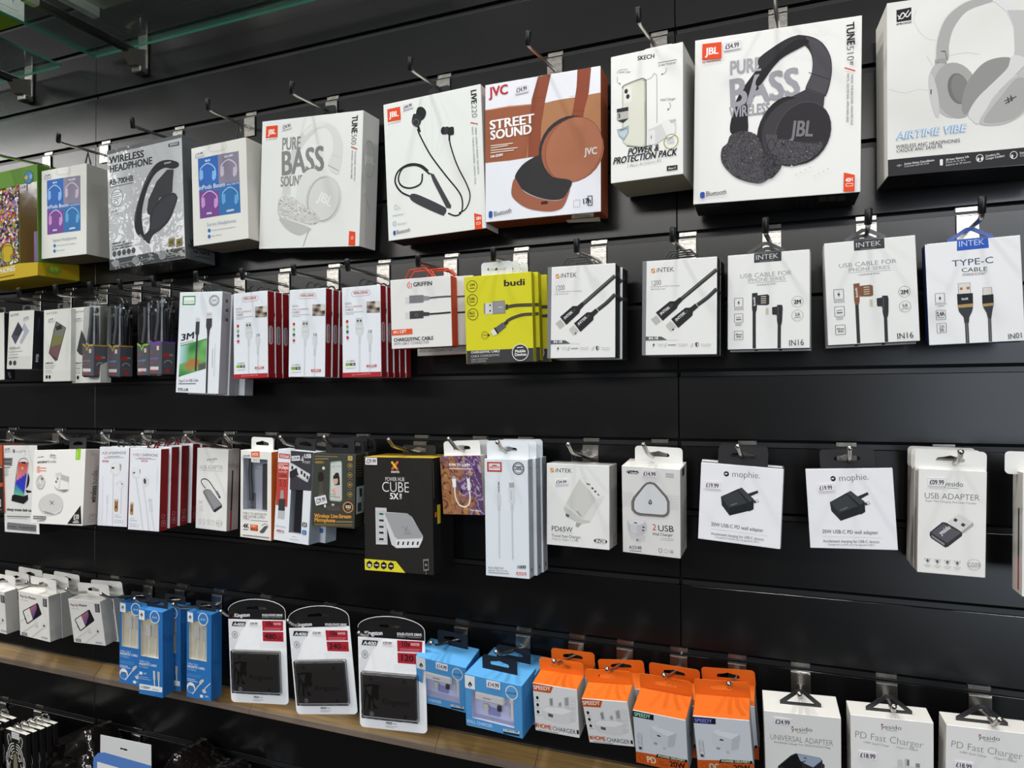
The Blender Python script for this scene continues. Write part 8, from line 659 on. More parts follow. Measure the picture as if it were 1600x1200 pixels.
q = product('earphone_box', 'front white pop-up box of the middle hook by the left end', 'box', (-1.4242, -0.0706, 0.9677), (0.0558, 0.0142, -0.0473), (95.8, 91.8, 23.7), {'F': 'e1dfda', 'R': 'aaa8a3', 'L': 'aaa8a3', 'B': 'aaa8a3', 'T': 'dddbd5', 'D': 'b5b2ab'}, {'art':{'F':[('t','Pop-Up',5.4,12.2,29,12.4,4.8,'b','8a3a42'),('t','Window',31.4,12.3,56.6,12.2,4.8,'b','5a3a42'),('t','In Pro Headset',6.1,18.9,32.5,18.4,2.2,'r','8a8a8a'),('p',[78.8,5.8,91.9,5.8,91.5,22.3,78.5,22.1],'4a4a4a'),('l',[81,8.5,87.9,8.3],1.6,'9a9a98'),('l',[80.7,12,87.7,11.8],1.6,'9a9a98'),('l',[80.5,15.4,87.4,15.2],1.6,'9a9a98'),('l',[80.2,18.9,87.2,18.7],1.6,'9a9a98'),('p',[13,40.1,59.3,18.3,63.2,18.3,73.5,37.9,71.3,40.6,27.5,65.1,23.6,64.7,12.4,42.7],'1b191c'),('p',[14.9,41.3,34.7,31.6,44.2,53.2,26.9,63.2],'e1dfda'),('m',[34.7,32.1,57.6,20.5,58.5,30,45.1,51.8],10,'dusk'),('p',[57.6,20,60.8,19.6,71.1,38.4,44.2,53.7,53.7,41.9,59.2,31.2],'1b191c'),('l',[17.1,54.6,22.7,60.1],1.2,'4a4a4a'),('l',[27.8,45.5,30.2,50.2],0.9,'b0aeaa'),('l',[14.9,57.9,2.8,63.2],1.6,'c9c7c2'),('l',[50.4,61,31.8,72,10.9,83.7],1.9,'c9c7c2'),('e',53.1,61.4,6.2,5.3,0.0,0,'d3d1cc'),('l',[51.2,65.9,59.8,66.3],1.2,'a9a7a2'),('l',[76.1,65.9,55,79,37.6,90.4],1.9,'c9c7c2'),('e',78.8,60.5,6.9,5.3,0.0,0,'d6d4cf'),('e',79.6,61.2,2.7,2.2,0.0,0,'2a2a2c'),('p',[5.7,84.5,23,83.9,24.1,90,6.4,91],'6a6866'),('p',[7.6,85.7,20.5,85.3,21.4,88.9,8.5,89.4],'a5a39f'),('r',69.4,83.7,89.3,86.6,1.9,0.8,'8a8a8a'),('t','IN-50A',71.9,86.8,87,86.4,2.4,'r','8a8a8a')]},'tabs':[('slot',2,82,25,0.85,'e1dfda')]})
stack(q, [(1, 24.6, 0, 0, 'second white pop-up box on the middle hook by the left end'), (0, 49.1, -1, 0, 'rearmost white pop-up box on the middle hook by the left end')])
q = product('earphone_box', 'front white pop-up box left of the blue cable boxes', 'box', (-1.277, -0.0636, 0.9746), (0.1282, -0.0257, 0.0387), (82.6, 87.9, 25.8), {'F': 'e1dfda', 'R': 'aaa8a3', 'L': 'aaa8a3', 'B': 'aaa8a3', 'T': 'dddbd5', 'D': 'b5b2ab'}, {'art':{'F':[('t','Pop-Up',4.5,13.9,24,13.4,4.9,'b','8a3a42'),('t','Window',26,13.3,48,12.4,4.9,'b','5a3a42'),('t','In Pro Headset',5.1,20.2,27,19.2,2.2,'r','8a8a8a'),('p',[68.5,5.1,80.9,4.6,79.9,21.7,67.7,21.8],'4a4a4a'),('l',[70.4,7.8,77,7.4],1.4,'9a9a98'),('l',[70.1,11.4,76.6,11],1.4,'9a9a98'),('l',[69.7,15,76.3,14.6],1.4,'9a9a98'),('l',[69.4,18.5,75.9,18.1],1.4,'9a9a98'),('p',[10.9,40,50.3,18.4,53.8,18.3,62.7,37.5,60.7,40.3,22.9,63.1,19.6,62.6,10.5,42.4],'1b191c'),('p',[12.5,41.1,28.9,31.8,36.8,52.3,22.3,61.3],'e1dfda'),('m',[28.8,32.3,48.8,20.6,49.4,30,37.6,51],10,'dusk'),('p',[48.8,20.1,51.6,19.6,60.5,38.1,36.8,52.7,45.1,41.5,50,31.1],'1b191c'),('l',[14.4,53.3,18.9,58.4],1.1,'4a4a4a'),('l',[23,45,25,49.4],0.8,'b0aeaa'),('l',[12.6,56.4,3.1,60.9],1.4,'c9c7c2'),('l',[42,59.7,26.3,69.4,9.7,79.3],1.7,'c9c7c2'),('e',44.3,60,5.1,5.4,0.0,0,'d3d1cc'),('l',[42.6,64.2,50,64.8],1.1,'a9a7a2'),('l',[64.4,64.7,45.7,76.4,31.1,86.1],1.7,'c9c7c2'),('e',67,59.6,5.7,5.4,0.0,0,'d6d4cf'),('e',67.6,60.3,2.2,2.2,0.0,0,'2a2a2c'),('p',[5.6,79.8,19.2,79.8,20.1,85.3,6.2,85.5],'6a6866'),('p',[7.1,80.9,17.2,81,18,84.2,7.8,84.1],'a5a39f'),('r',58.1,81.3,75.7,84.6,1.6,0.6,'8a8a8a'),('t','IN-50A',60.2,84.2,73.6,84.4,2.4,'r','8a8a8a')]},'tabs':[('slot',2,82,25,0.85,'e1dfda')]})
stack(q, [(2, 26.8, -1, 0, 'rear white pop-up box left of the blue cable boxes')])
q = product('earphone_box', 'front white pop-up box cut by the left edge', 'box', (-1.55, -0.0691, 0.967), (0.0658, 0.0151, -0.0466), (83.7, 88.0, 26.0), {'F': 'e1dfda', 'R': 'aaa8a3', 'L': 'aaa8a3', 'B': 'aaa8a3', 'T': 'dddbd5', 'D': 'b5b2ab'}, {'art':{'F':[('t','Pop-Up',-4,13,19.9,13.2,5,'b','8a3a42'),('t','Window',22.4,13.2,48.1,13.2,5,'b','5a3a42'),('t','In Pro Headset',-2.7,19.4,24,19,2.2,'r','8a8a8a'),('p',[70.5,7,84,7.1,84.4,23,71,22.8],'4a4a4a'),('l',[72.8,9.6,80,9.5],1.5,'9a9a98'),('l',[72.8,13,79.9,12.9],1.5,'9a9a98'),('l',[72.7,16.4,79.9,16.2],1.5,'9a9a98'),('l',[72.7,19.7,79.8,19.6],1.5,'9a9a98'),('p',[6.1,39.6,51.2,19,55.2,19,66.9,37.8,64.9,40.4,22.6,63,18.6,62.5,5.7,42],'1b191c'),('p',[8.1,40.7,27.2,31.6,38.4,52,21.8,61.2],'e1dfda'),('m',[27.2,32.1,49.6,21.2,51.2,30.3,39.2,50.8],10,'dusk'),('p',[49.6,20.7,52.8,20.3,64.5,38.3,38.4,52.5,47.1,41.5,51.9,31.4],'1b191c'),('l',[11.4,53.1,17.4,58.2],1.2,'4a4a4a'),('l',[21.3,44.8,24.1,49.1],0.9,'b0aeaa'),('l',[9.4,56.2,-2.1,61],1.5,'c9c7c2'),('l',[45.1,59.4,27.4,69.3,7.7,79.7],1.8,'c9c7c2'),('e',47.8,59.7,5.6,5.5,0.0,0,'d3d1cc'),('l',[46.2,63.9,54.8,64.4],1.2,'a9a7a2'),('l',[71.2,64.1,50.8,75.9,34.4,86.1],1.8,'c9c7c2'),('e',73.6,59.1,6.3,5.5,0.0,0,'d6d4cf'),('e',74.4,59.7,2.5,2.2,0.0,0,'2a2a2c'),('p',[2.6,80.4,19.5,80,21.1,85.6,3.9,86.2],'6a6866'),('p',[4.6,81.5,17.2,81.3,18.4,84.6,5.8,84.8],'a5a39f'),('r',65.5,80.4,85.5,83.2,1.8,0.7,'8a8a8a'),('t','IN-50A',68.2,83.2,83.2,83,2.5,'r','8a8a8a')]},'tabs':[('slot',2,82,25,0.85,'e1dfda')]})
stack(q, [(0, 28, -1, 0, 'second white pop-up box on the hook at the left edge'), (0, 56.5, 0, 0, 'rearmost white pop-up box on the hook at the left edge')])
hook('plain chrome hook at the left edge holding pop-up boxes', 1084.7, -1545.3, (-1526.8, -99.0, 1074.5), (-1518.0, -115.0, 1086.7), False, 'plain hooks of the fourth row')
hook('plain chrome hook holding the middle pop-up boxes', 1084.7, -1420.4, (-1406.6, -99.0, 1077.9), (-1400.9, -115.0, 1089.1), False, 'plain hooks of the fourth row')
hook('plain chrome hook holding pop-up boxes beside the blue ones', 1084.7, -1306.4, (-1293.3, -99.0, 1075.9), (-1288.1, -115.0, 1087.2), False, 'plain hooks of the fourth row')
q = product('cable_box', 'leftmost bright blue window box of white cables', 'box', (-1.1719, -0.055, 0.9076), (0.0004, -0.0016, 0.0009), (64.9, 153.0, 30.0), {'F': '2a6fb4', 'R': '23609e', 'L': '23609e', 'B': '23609e', 'T': '3a80c2', 'D': '1d5288'}, {'win':(6,15.4,53.1,83.4,5,'c9c2ae'),'art':{'F':[('p',[1.8,1.8,16.2,2.3,16.8,19.1,2,18.8],'e3e6e8'),('p',[8.8,6.1,12.8,10.8,8.7,15.1,5.1,11],'3a3a3c'),('e',8.8,12.2,1.7,1.9,0.0,0.7,'e3e6e8'),('e',43.1,10.4,12.8,12.1,0.0,0,'d3dce4'),('e',43.1,10.4,10.8,10.4,0.0,0,'3a78b8'),('t','1+1',36.4,13,49.9,12.8,3.9,'b','c9d6e3'),('t','TYPE-C TO T',1.9,94.9,33.2,94.5,3.9,'r','d6e0ea'),('t','MAGNETIC CABLE',1.8,99.5,49.6,98.6,4.1,'b','d6e0ea'),('t','For MacBook',1.8,104.1,27,104,3.4,'r','a9c6e0'),('l',[1.7,111.8,40,111.3],0.9,'6aa0d0'),('l',[1.7,114.8,36.6,114.5],0.9,'6aa0d0'),('l',[1.6,119.9,22.8,119.8],1.2,'c9d6e3'),('l',[1.6,122.7,29.7,122.7],1.2,'c9d6e3'),('e',11.7,135,10.8,10.1,0.0,0,'e3e6e8'),('e',11.7,137.8,9.1,6.5,0.0,0,'3a78b8'),('t','100W',4.2,135.4,19.3,135.1,4.1,'b','55606a'),('l',[15.8,146.3,33.1,127.9,39.9,123.6],2,'d6d6d3'),('e',40,120.1,7.4,2.9,-0.61,0,'c3c3c0'),('p',[40.6,135.2,48.5,132,53.6,138.4,45,140.5],'c3c3c0'),('l',[48.5,132,64,119.7],1.7,'d6d6d3'),('r',36.4,143.9,44,148.9,0,0,'e3e6e8'),('t','1.8M',46.7,146.9,58.8,146.9,3.4,'r','d6e0ea')],'R':[('l',[8,20,8,110],1.5,'2f74b8'),('l',[14,20,14,120],1,'2f74b8')]},'tabs':[('slot',2,46,17,0.55,'23252b')],'inner':[('cable','cable',[1.8,'dad8d2',24,43.8,23.9,62.1,21.4,86.4,5]),('cable','cable',[1.8,'dad8d2',42,50.9,41.9,69.1,39.4,85,5]),('plug','slab',[17.4,26.5,29.4,47.8,4,'c3c3c0',2]),('plug','slab',[37.7,24.1,50.5,47.6,4,'b5b5b2',2])]})
q = product('cable_box', 'foremost bright blue window box, white 100W band at its foot', 'box', (-1.1045, -0.0736, 0.9054), (0.0645, 0.0514, 0.1136), (53.7, 159.3, 27.7), {'F': '2a6fb4', 'R': '23609e', 'L': '23609e', 'B': '23609e', 'T': '3a80c2', 'D': '1d5288'}, {'win':(5.3,16.1,44.3,87.4,5,'c9c2ae'),'art':{'F':[('p',[1.7,1.6,13.9,2.4,14.3,20.1,1.9,19.7],'e3e6e8'),('p',[7.6,6.3,11,11.3,7.6,15.8,4.5,11.4],'3a3a3c'),('e',7.6,12.7,1.4,1.9,0.0,0.6,'e3e6e8'),('e',36.3,11.3,10.7,11.9,0.0,0,'d3dce4'),('e',36.3,11.3,9,10.2,0.0,0,'3a78b8'),('t','1+1',30.7,13.9,41.9,13.8,3.8,'b','c9d6e3'),('t','TYPE-C TO L',1.8,99.6,27.9,99,3.8,'r','d6e0ea'),('t','MAGNETIC CABLE',1.8,104.4,41.4,103.1,4,'b','d6e0ea'),('t','For MacBook',1.7,109.2,22.7,108.9,3.3,'r','a9c6e0'),('r',2.2,117.1,8.5,122.6,0,0,'e3e6e8'),('t','1.8M',9.6,121,17.9,120.6,3.1,'r','d6e0ea'),('l',[2.2,126.7,22.1,126.2],0.8,'a9c6e0'),('l',[2.1,130.3,27.7,129.6],0.8,'a9c6e0'),('l',[34.6,113.2,35.5,140.6],2.1,'d6d6d3'),('p',[32.3,111.2,36.8,111.2,37.3,127.2,32.8,127.4],'c3c3c0'),('l',[44.1,111.8,45.1,140.2],2.1,'d6d6d3'),('p',[41.9,111.1,46.9,111.3,46.8,128,42.3,128.3],'b5b5b2'),('p',[2.1,140,52.4,139.1,52.3,148.6,2,150.8],'e3e6e8'),('t','+100W',4.3,148,25.3,147.3,4.8,'b','55606a'),('t','USB4/5A',29.8,147.5,44.5,146.8,2.6,'r','55606a'),('l',[3.4,154.2,44.5,152.8],0.5,'6aa0d0'),('l',[3.4,156.6,34.2,156.9],0.5,'6aa0d0')],'R':[('l',[8,20,8,110],1.5,'2f74b8'),('l',[14,20,14,120],1,'2f74b8')]},'tabs':[('slot',2,46,17,0.55,'23252b')],'inner':[('cable','cable',[1.8,'dad8d2',20.4,46.2,20.2,65.3,18.1,90.7,5]),('cable','cable',[1.8,'dad8d2',35.2,53.6,35.1,72.6,33,89.1,5]),('plug','slab',[14.8,27.9,24.8,50.3,4,'c3c3c0',2]),('plug','slab',[31.8,25.6,42.2,50.2,4,'b5b5b2',2])]})
stack(q, [(4, 36, -2, 0, 'rear bright blue box behind the one with a white foot band')])
q = product('cable_box', 'rightmost bright blue window box of white cables', 'box', (-1.0176, -0.046, 0.9008), (0.0123, 0.0143, 0.0278), (57.5, 156.9, 26.1), {'F': '2a6fb4', 'R': '23609e', 'L': '23609e', 'B': '23609e', 'T': '3a80c2', 'D': '1d5288'}, {'win':(5.9,15.7,47,86.5,5,'c9c2ae'),'art':{'F':[('p',[2.2,1.4,14.9,2,15.4,19.6,2.3,19.2],'e3e6e8'),('p',[8.3,6,11.9,10.9,8.3,15.4,5.1,11.1],'3a3a3c'),('e',8.3,12.3,1.5,1.9,0.0,0.6,'e3e6e8'),('e',38.6,10.6,11.5,11.7,0.0,0,'d3dce4'),('e',38.6,10.6,9.7,10,0.0,0,'3a78b8'),('t','1+1',32.6,13.3,44.5,13.1,3.7,'b','c9d6e3'),('t','TYPE-C TO T',2.4,97.7,29.6,97.6,3.7,'r','d6e0ea'),('t','MAGNETIC CABLE',2.4,102.4,43.9,102,4,'b','d6e0ea'),('t','For MacBook',2.3,107.1,24.2,107.2,3.3,'r','a9c6e0'),('l',[2.3,114.8,35.5,114.8],0.8,'6aa0d0'),('l',[2.2,117.9,32.5,118],0.8,'6aa0d0'),('l',[2.2,123.1,20.6,123.2],1.1,'c9d6e3'),('l',[2.2,125.9,26.5,126.3],1.1,'c9d6e3'),('e',11,138.5,9.7,9.8,0.0,0,'e3e6e8'),('e',11,141.3,8.1,6.3,0.0,0,'3a78b8'),('t','100W',4.5,138.8,17.5,138.6,4,'b','55606a'),('l',[14.4,149.8,29.4,131.6,35.4,127.3],1.9,'d6d6d3'),('e',35.4,123.8,6.6,2.8,-0.61,0,'c3c3c0'),('p',[35.9,139,42.8,135.9,47.2,142.4,39.7,144.5],'c3c3c0'),('l',[42.8,135.9,56.3,123.6],1.6,'d6d6d3'),('r',32.3,147.7,38.8,152.8,0,0,'e3e6e8'),('t','1.8M',41.2,150.9,51.6,151.1,3.3,'r','d6e0ea')],'R':[('l',[8,20,8,110],1.5,'2f74b8'),('l',[14,20,14,120],1,'2f74b8')]},'tabs':[('slot',2,46,17,0.55,'23252b')],'inner':[('cable','cable',[1.8,'dad8d2',21.7,45.4,21.6,64.2,19.3,89.2,5]),('cable','cable',[1.8,'dad8d2',37.4,52.8,37.3,71.6,35.1,88,5]),('plug','slab',[15.9,27.3,26.4,49.5,4,'c3c3c0',2]),('plug','slab',[33.7,24.9,44.9,49.4,4,'b5b5b2',2])]})
hook('plain chrome hook holding the leftmost blue cable box', 1084.7, -1208.8, (-1197.7, -99.0, 1076.3), (-1194.8, -115.0, 1087.3), False, 'plain hooks of the fourth row')
hook('plain chrome hook holding the two middle blue cable boxes', 1084.7, -1124.4, (-1115.4, -99.0, 1076.4), (-1110.3, -115.0, 1087.2), False, 'plain hooks of the fourth row')
hook('plain chrome hook holding the rightmost blue cable box', 1084.7, -1030.7, (-1020.7, -99.0, 1076.1), (-1017.1, -115.0, 1087.4), False, 'plain hooks of the fourth row')
q = product('drive_pack', '480GB black drive on an upright white blister card with red squares', 'blister pack', (-0.8543, -0.0847, 0.9294), (-0.01, -0.0472, 0.1537), (109.3, 140.6, 1.0), {'F': 'ebecee', 'R': 'c9cacc', 'L': 'c9cacc', 'B': 'c9cacc', 'T': 'dcdddf', 'D': 'c9cacc'}, {'round':7,'art':{'F':[('p',[1.5,2.1,41.2,1.3,23.1,22.3,1.7,29.3],'dfe0e3'),('p',[41.2,1.3,65.8,0.9,47,39,14.6,48.5,23.1,22.3],'eeeeef'),('p',[1.6,31.5,23.1,22.3,6.7,57.4,1.4,66.3],'d8d9dc'),('p',[59.3,38.6,107.9,33.1,109.8,45.8,58.8,49.4],'e4e5e7'),('p',[8.9,4.2,34.2,4.3,31.4,12.4,6.1,12.3],'1b1a1c'),('t','A400',9.1,11.3,30.4,11.7,5.2,'bi','d8d8d8'),('e',11.5,26.5,5.9,6.5,0.0,0,'9a9a9a'),('e',11.5,26.5,4.7,5.2,0.0,0,'c9c9c9'),('t','3',9.9,28.7,12.9,28.6,4.3,'b','4a4a4a'),('p',[65.2,1.9,104.9,1.6,104.2,17.8,65.5,18.7],'a31f2e'),('t','10x',71.4,10.4,86,10.5,7.8,'b','2a1416'),('t','FASTER',86.8,8.4,100.6,8.3,3.5,'b','d8c0c0'),('l',[68.8,14.3,101.5,14],0.9,'c9808a'),('l',[68.7,16.9,99,16.4],0.9,'c9808a'),('p',[65.4,20.4,104.6,19.9,104.4,36.1,65.5,35.9],'a31f2e'),('t','480',68.8,31.9,90.6,32.2,8.6,'b','1d1416'),('t','GB',91.1,32.2,100.7,32.4,6.1,'r','1d1416'),('t','FREE',43.2,131.9,53.4,131.9,3.2,'bi','2a2a2c'),('l',[54,130.6,61.5,130.7],0.9,'8a8a8a'),('l',[43.1,134.7,62.6,134.5],0.7,'9a9a9a'),('l',[43,136.5,57.6,136.4],0.7,'9a9a9a')]},'price':[('F',[41.1,3.5,57.8,3.6,6.1],'£44.99')],'tabs':[('header',0,0,34,0,'121113','card',[('t','Kingston',12.2,-3.1,42.2,-4.9,6.1,'b','e0e0e0'),('e',9.8,-4.3,1.2,1.5,0.0,0,'b0262e'),('t','SOLID-STATE DRIVE',65.3,-5.8,105.3,-6.1,3.7,'b','e0e0e0'),('t','EMBED YOURSELF',65.2,-2.8,104.7,-3.1,1.7,'r','a9a9a9')])],'inner':[('drive','slab',[8.9,54.1,95.8,119.6,6.5,'33302f',[('e',24,60.8,2.7,2.8,0.0,0,'121112'),('e',24,60.8,1.5,1.5,0.0,0,'2c2a2a'),('e',77.8,61.3,2.7,2.8,0.0,0,'121112'),('e',77.8,61.3,1.5,1.5,0.0,0,'2c2a2a'),('e',78.4,115,2.7,2.8,0.0,0,'121112'),('e',78.4,115,1.5,1.5,0.0,0,'2c2a2a'),('p',[12.4,71.3,23.6,68.8,37.9,69.4,37.2,75.9,35.5,81.3,37,91,32.5,93.3,28.2,89.1,26.9,97.8,34.4,106.5,27,107.5,26.2,97.8,22.7,91.5,21.6,107.7,17.6,108.5,19.2,91.6,14.6,78.8],'0e0d0d'),('p',[14.7,74.5,26,71.5,22.9,87.2,18.6,83],'3a3736'),('t','Kingston',40.9,97.7,86.4,98.1,7.8,'r','080808'),('p',[14.7,76.6,9.6,108.2,11.1,108.1,16.1,83.1],'0e0d0d'),('e',23.7,115.2,3.7,3.7,0.0,0,'77767a'),('t','PASS',21.2,116.1,26.2,115.9,1.7,'r','2a2a2c')],-7]),('blister','shell',[7,50.9,99.3,122.6,9.2,-9.6])]})
q = product('drive_pack', '240GB black drive on the most tilted white blister card', 'blister pack', (-0.7171, -0.0842, 0.9332), (-0.0097, -0.1061, 0.1309), (110.6, 140.0, 1.0), {'F': 'ebecee', 'R': 'c9cacc', 'L': 'c9cacc', 'B': 'c9cacc', 'T': 'dcdddf', 'D': 'c9cacc'}, {'round':7,'art':{'F':[('p',[1.1,2.6,42.3,3.8,23.7,23.7,1.4,29.8],'dfe0e3'),('p',[42.3,3.8,67.2,4.5,48.3,41.1,15,49.4,23.7,23.7],'eeeeef'),('p',[1.4,32,23.7,23.7,6.9,57.9,1.4,66.5],'d8d9dc'),('p',[60.7,41.2,109.1,37.6,110.9,49.9,60.3,51.7],'e4e5e7'),('p',[8.9,5,35.1,6.4,32.2,14.2,6,13],'1b1a1c'),('t','A400',9.1,12.2,31.2,13.6,5,'bi','d8d8d8'),('e',11.7,27.4,5.6,6.2,0.0,0,'9a9a9a'),('e',11.7,27.4,4.4,5,0.0,0,'c9c9c9'),('t','3',10,29.5,13.2,29.6,4.2,'b','4a4a4a'),('p',[66.6,5.5,106.2,7,105.5,22.7,66.9,22],'a31f2e'),('t','10x',72.9,14.1,87.5,14.9,7.5,'b','2a1416'),('t','FASTER',88.3,12.8,101.9,13.3,3.3,'b','d8c0c0'),('l',[70.3,17.8,102.8,18.9],0.9,'c9808a'),('l',[70.2,20.4,100.4,21.2],0.9,'c9808a'),('p',[66.9,23.7,105.9,24.8,105.6,40.5,67,38.8],'a31f2e'),('t','240',70.3,35.1,92,36.2,8.3,'b','1d1416'),('t','GB',92.5,36.2,102,36.7,5.8,'r','1d1416'),('t','FREE',44.7,131.6,55,131.7,3.1,'bi','2a2a2c'),('l',[55.5,130.4,63.1,130.6],0.9,'8a8a8a'),('l',[44.5,134.3,64.2,134.2],0.7,'9a9a9a'),('l',[44.4,135.9,59.1,135.9],0.7,'9a9a9a')]},'price':[('F',[42.2,5.9,59.2,6.8,5.8],'£34.99')],'tabs':[('header',0,0,34,0,'121113','card',[('t','Kingston',12.2,-2,43.3,-2.4,5.8,'b','e0e0e0'),('e',9.7,-3.4,1.2,1.5,0.0,0,'b0262e'),('t','SOLID-STATE DRIVE',66.7,-2.1,106.6,-0.4,3.5,'b','e0e0e0'),('t','EMBED YOURSELF',66.6,0.9,106,2.4,1.7,'r','a9a9a9')])],'inner':[('drive','slab',[9.1,54.7,97,120.3,6.5,'33302f',[('e',24.8,61.8,2.6,2.7,0.0,0,'121112'),('e',24.8,61.8,1.4,1.5,0.0,0,'2c2a2a'),('e',79.3,63.9,2.6,2.7,0.0,0,'121112'),('e',79.3,63.9,1.4,1.5,0.0,0,'2c2a2a'),('e',79.9,115.7,2.6,2.7,0.0,0,'121112'),('e',79.9,115.7,1.4,1.5,0.0,0,'2c2a2a'),('p',[12.9,71.9,24.5,69.7,39.1,70.7,38.4,77,36.6,82.3,38.3,91.7,33.7,93.9,29.3,89.7,28,98.2,35.7,106.9,28.1,107.7,27.2,98.2,23.6,91.9,22.5,107.8,18.4,108.5,20.1,92,15.2,79.3],'0e0d0d'),('p',[15.3,75,26.9,72.4,23.8,87.7,19.4,83.5],'3a3736'),('t','Kingston',42.3,98.4,87.8,99.6,7.5,'r','080808'),('p',[15.3,77.2,10.3,108.1,11.8,108,16.8,83.5],'0e0d0d'),('e',24.8,115.1,3.5,3.5,0.0,0,'77767a'),('t','PASS',22.2,116,27.3,115.9,1.7,'r','2a2a2c')],-7]),('blister','shell',[7.2,51.5,100.4,123.3,9.2,-9.6])]})
q = product('drive_pack', '120GB black drive blister card partly behind the pale blue charger box', 'blister pack', (-0.5922, -0.0847, 0.9292), (-0.0056, -0.0264, 0.1038), (114.3, 141.0, 1.0), {'F': 'ebecee', 'R': 'c9cacc', 'L': 'c9cacc', 'B': 'c9cacc', 'T': 'dcdddf', 'D': 'c9cacc'}, {'round':7,'art':{'F':[('p',[0.8,2.9,42.3,1.6,23.4,23.1,1.3,30.4],'dfe0e3'),('p',[42.3,1.6,68.3,0.8,48.6,39.8,14.8,49.6,23.4,23.1],'eeeeef'),('p',[1.2,32.5,23.4,23.1,6.8,58.5,1.4,67.3],'d8d9dc'),('p',[61.4,39.4,113.1,33.5,115,46.5,61,50.3],'e4e5e7'),('p',[8.6,4.8,35,4.7,32.1,12.9,5.7,13.1],'1b1a1c'),('t','A400',8.8,12.1,31.1,12.3,5.6,'bi','d8d8d8'),('e',11.4,27.4,6,6.9,0.0,0,'9a9a9a'),('e',11.4,27.4,4.7,5.6,0.0,0,'c9c9c9'),('t','3',9.8,29.7,12.9,29.6,4.6,'b','4a4a4a'),('p',[67.7,1.9,110.2,1,109.3,17.8,68,19.1],'a31f2e'),('t','10x',74.3,10.5,89.8,10.5,8.3,'b','2a1416'),('t','FASTER',90.7,8.3,105.4,8,3.7,'b','d8c0c0'),('l',[71.5,14.6,106.4,13.9],1,'c9808a'),('l',[71.4,17.2,103.7,16.4],1,'c9808a'),('p',[67.9,20.8,109.7,20,109.4,36.6,68,36.6],'a31f2e'),('t','120',71.5,32.6,94.7,32.7,9.3,'b','1d1416'),('t','GB',95.2,32.7,105.4,32.8,6.5,'r','1d1416'),('t','FREE',44.8,132.3,55.4,132.4,3.5,'bi','2a2a2c'),('l',[55.9,131.1,63.8,131.3],1,'8a8a8a'),('l',[44.7,135.1,64.8,135.1],0.7,'9a9a9a'),('l',[44.6,136.9,59.8,137.4],0.7,'9a9a9a')]},'price':[('F',[42.3,3.8,59.9,3.7,6.5],'£29.99')],'tabs':[('header',0,0,34,0,'121113','card',[('t','Kingston',11.9,-2.6,43.4,-4.9,6.5,'b','e0e0e0'),('e',9.4,-3.8,1.2,1.6,0.0,0,'b0262e'),('t','SOLID-STATE DRIVE',67.8,-6.1,110.6,-7,3.9,'b','e0e0e0'),('t','EMBED YOURSELF',67.7,-3,109.9,-3.8,1.9,'r','a9a9a9')])],'inner':[('drive','slab',[9,55.2,99.6,120.7,6.5,'33302f',[('e',24.6,61.8,2.7,3,0.0,0,'121112'),('e',24.6,61.8,1.5,1.6,0.0,0,'2c2a2a'),('e',80.9,62.2,2.7,3,0.0,0,'121112'),('e',80.9,62.2,1.5,1.6,0.0,0,'2c2a2a'),('e',81.4,116,2.7,3,0.0,0,'121112'),('e',81.4,116,1.5,1.6,0.0,0,'2c2a2a'),('p',[12.7,72.3,24.3,69.8,39.1,70.4,38.4,76.9,36.6,82.3,38.3,91.9,33.6,94.2,29.2,90,27.9,98.6,35.7,107.3,28,108.2,27.1,98.6,23.5,92.4,22.4,108.3,18.4,109.1,20,92.5,15,79.8],'0e0d0d'),('p',[15.2,75.5,26.8,72.5,23.7,88.1,19.2,83.9],'3a3736'),('t','Kingston',42.4,98.6,89.8,99.2,8.3,'r','080808'),('p',[15.1,77.6,10.2,108.7,11.8,108.7,16.7,84],'0e0d0d'),('e',24.7,115.7,3.7,3.9,0.0,0,'77767a'),('t','PASS',22.1,116.6,27.2,116.5,1.9,'r','2a2a2c')],-7]),('blister','shell',[7,52,103.2,123.8,9.2,-9.6])]})
hook('plain chrome hook holding the 480GB drive card', 1084.7, -917.5, (-912.6, -99.0, 1075.1), (-909.4, -115.0, 1087.0), False, 'plain hooks of the fourth row')
hook('plain chrome hook holding the 240GB drive card', 1084.7, -776.0, (-771.8, -99.0, 1076.2), (-769.4, -115.0, 1087.5), False, 'plain hooks of the fourth row')
hook('plain chrome hook holding the 120GB drive card', 1084.7, -638.9, (-633.9, -99.0, 1075.3), (-633.8, -115.0, 1084.1), False, 'plain hooks of the fourth row')
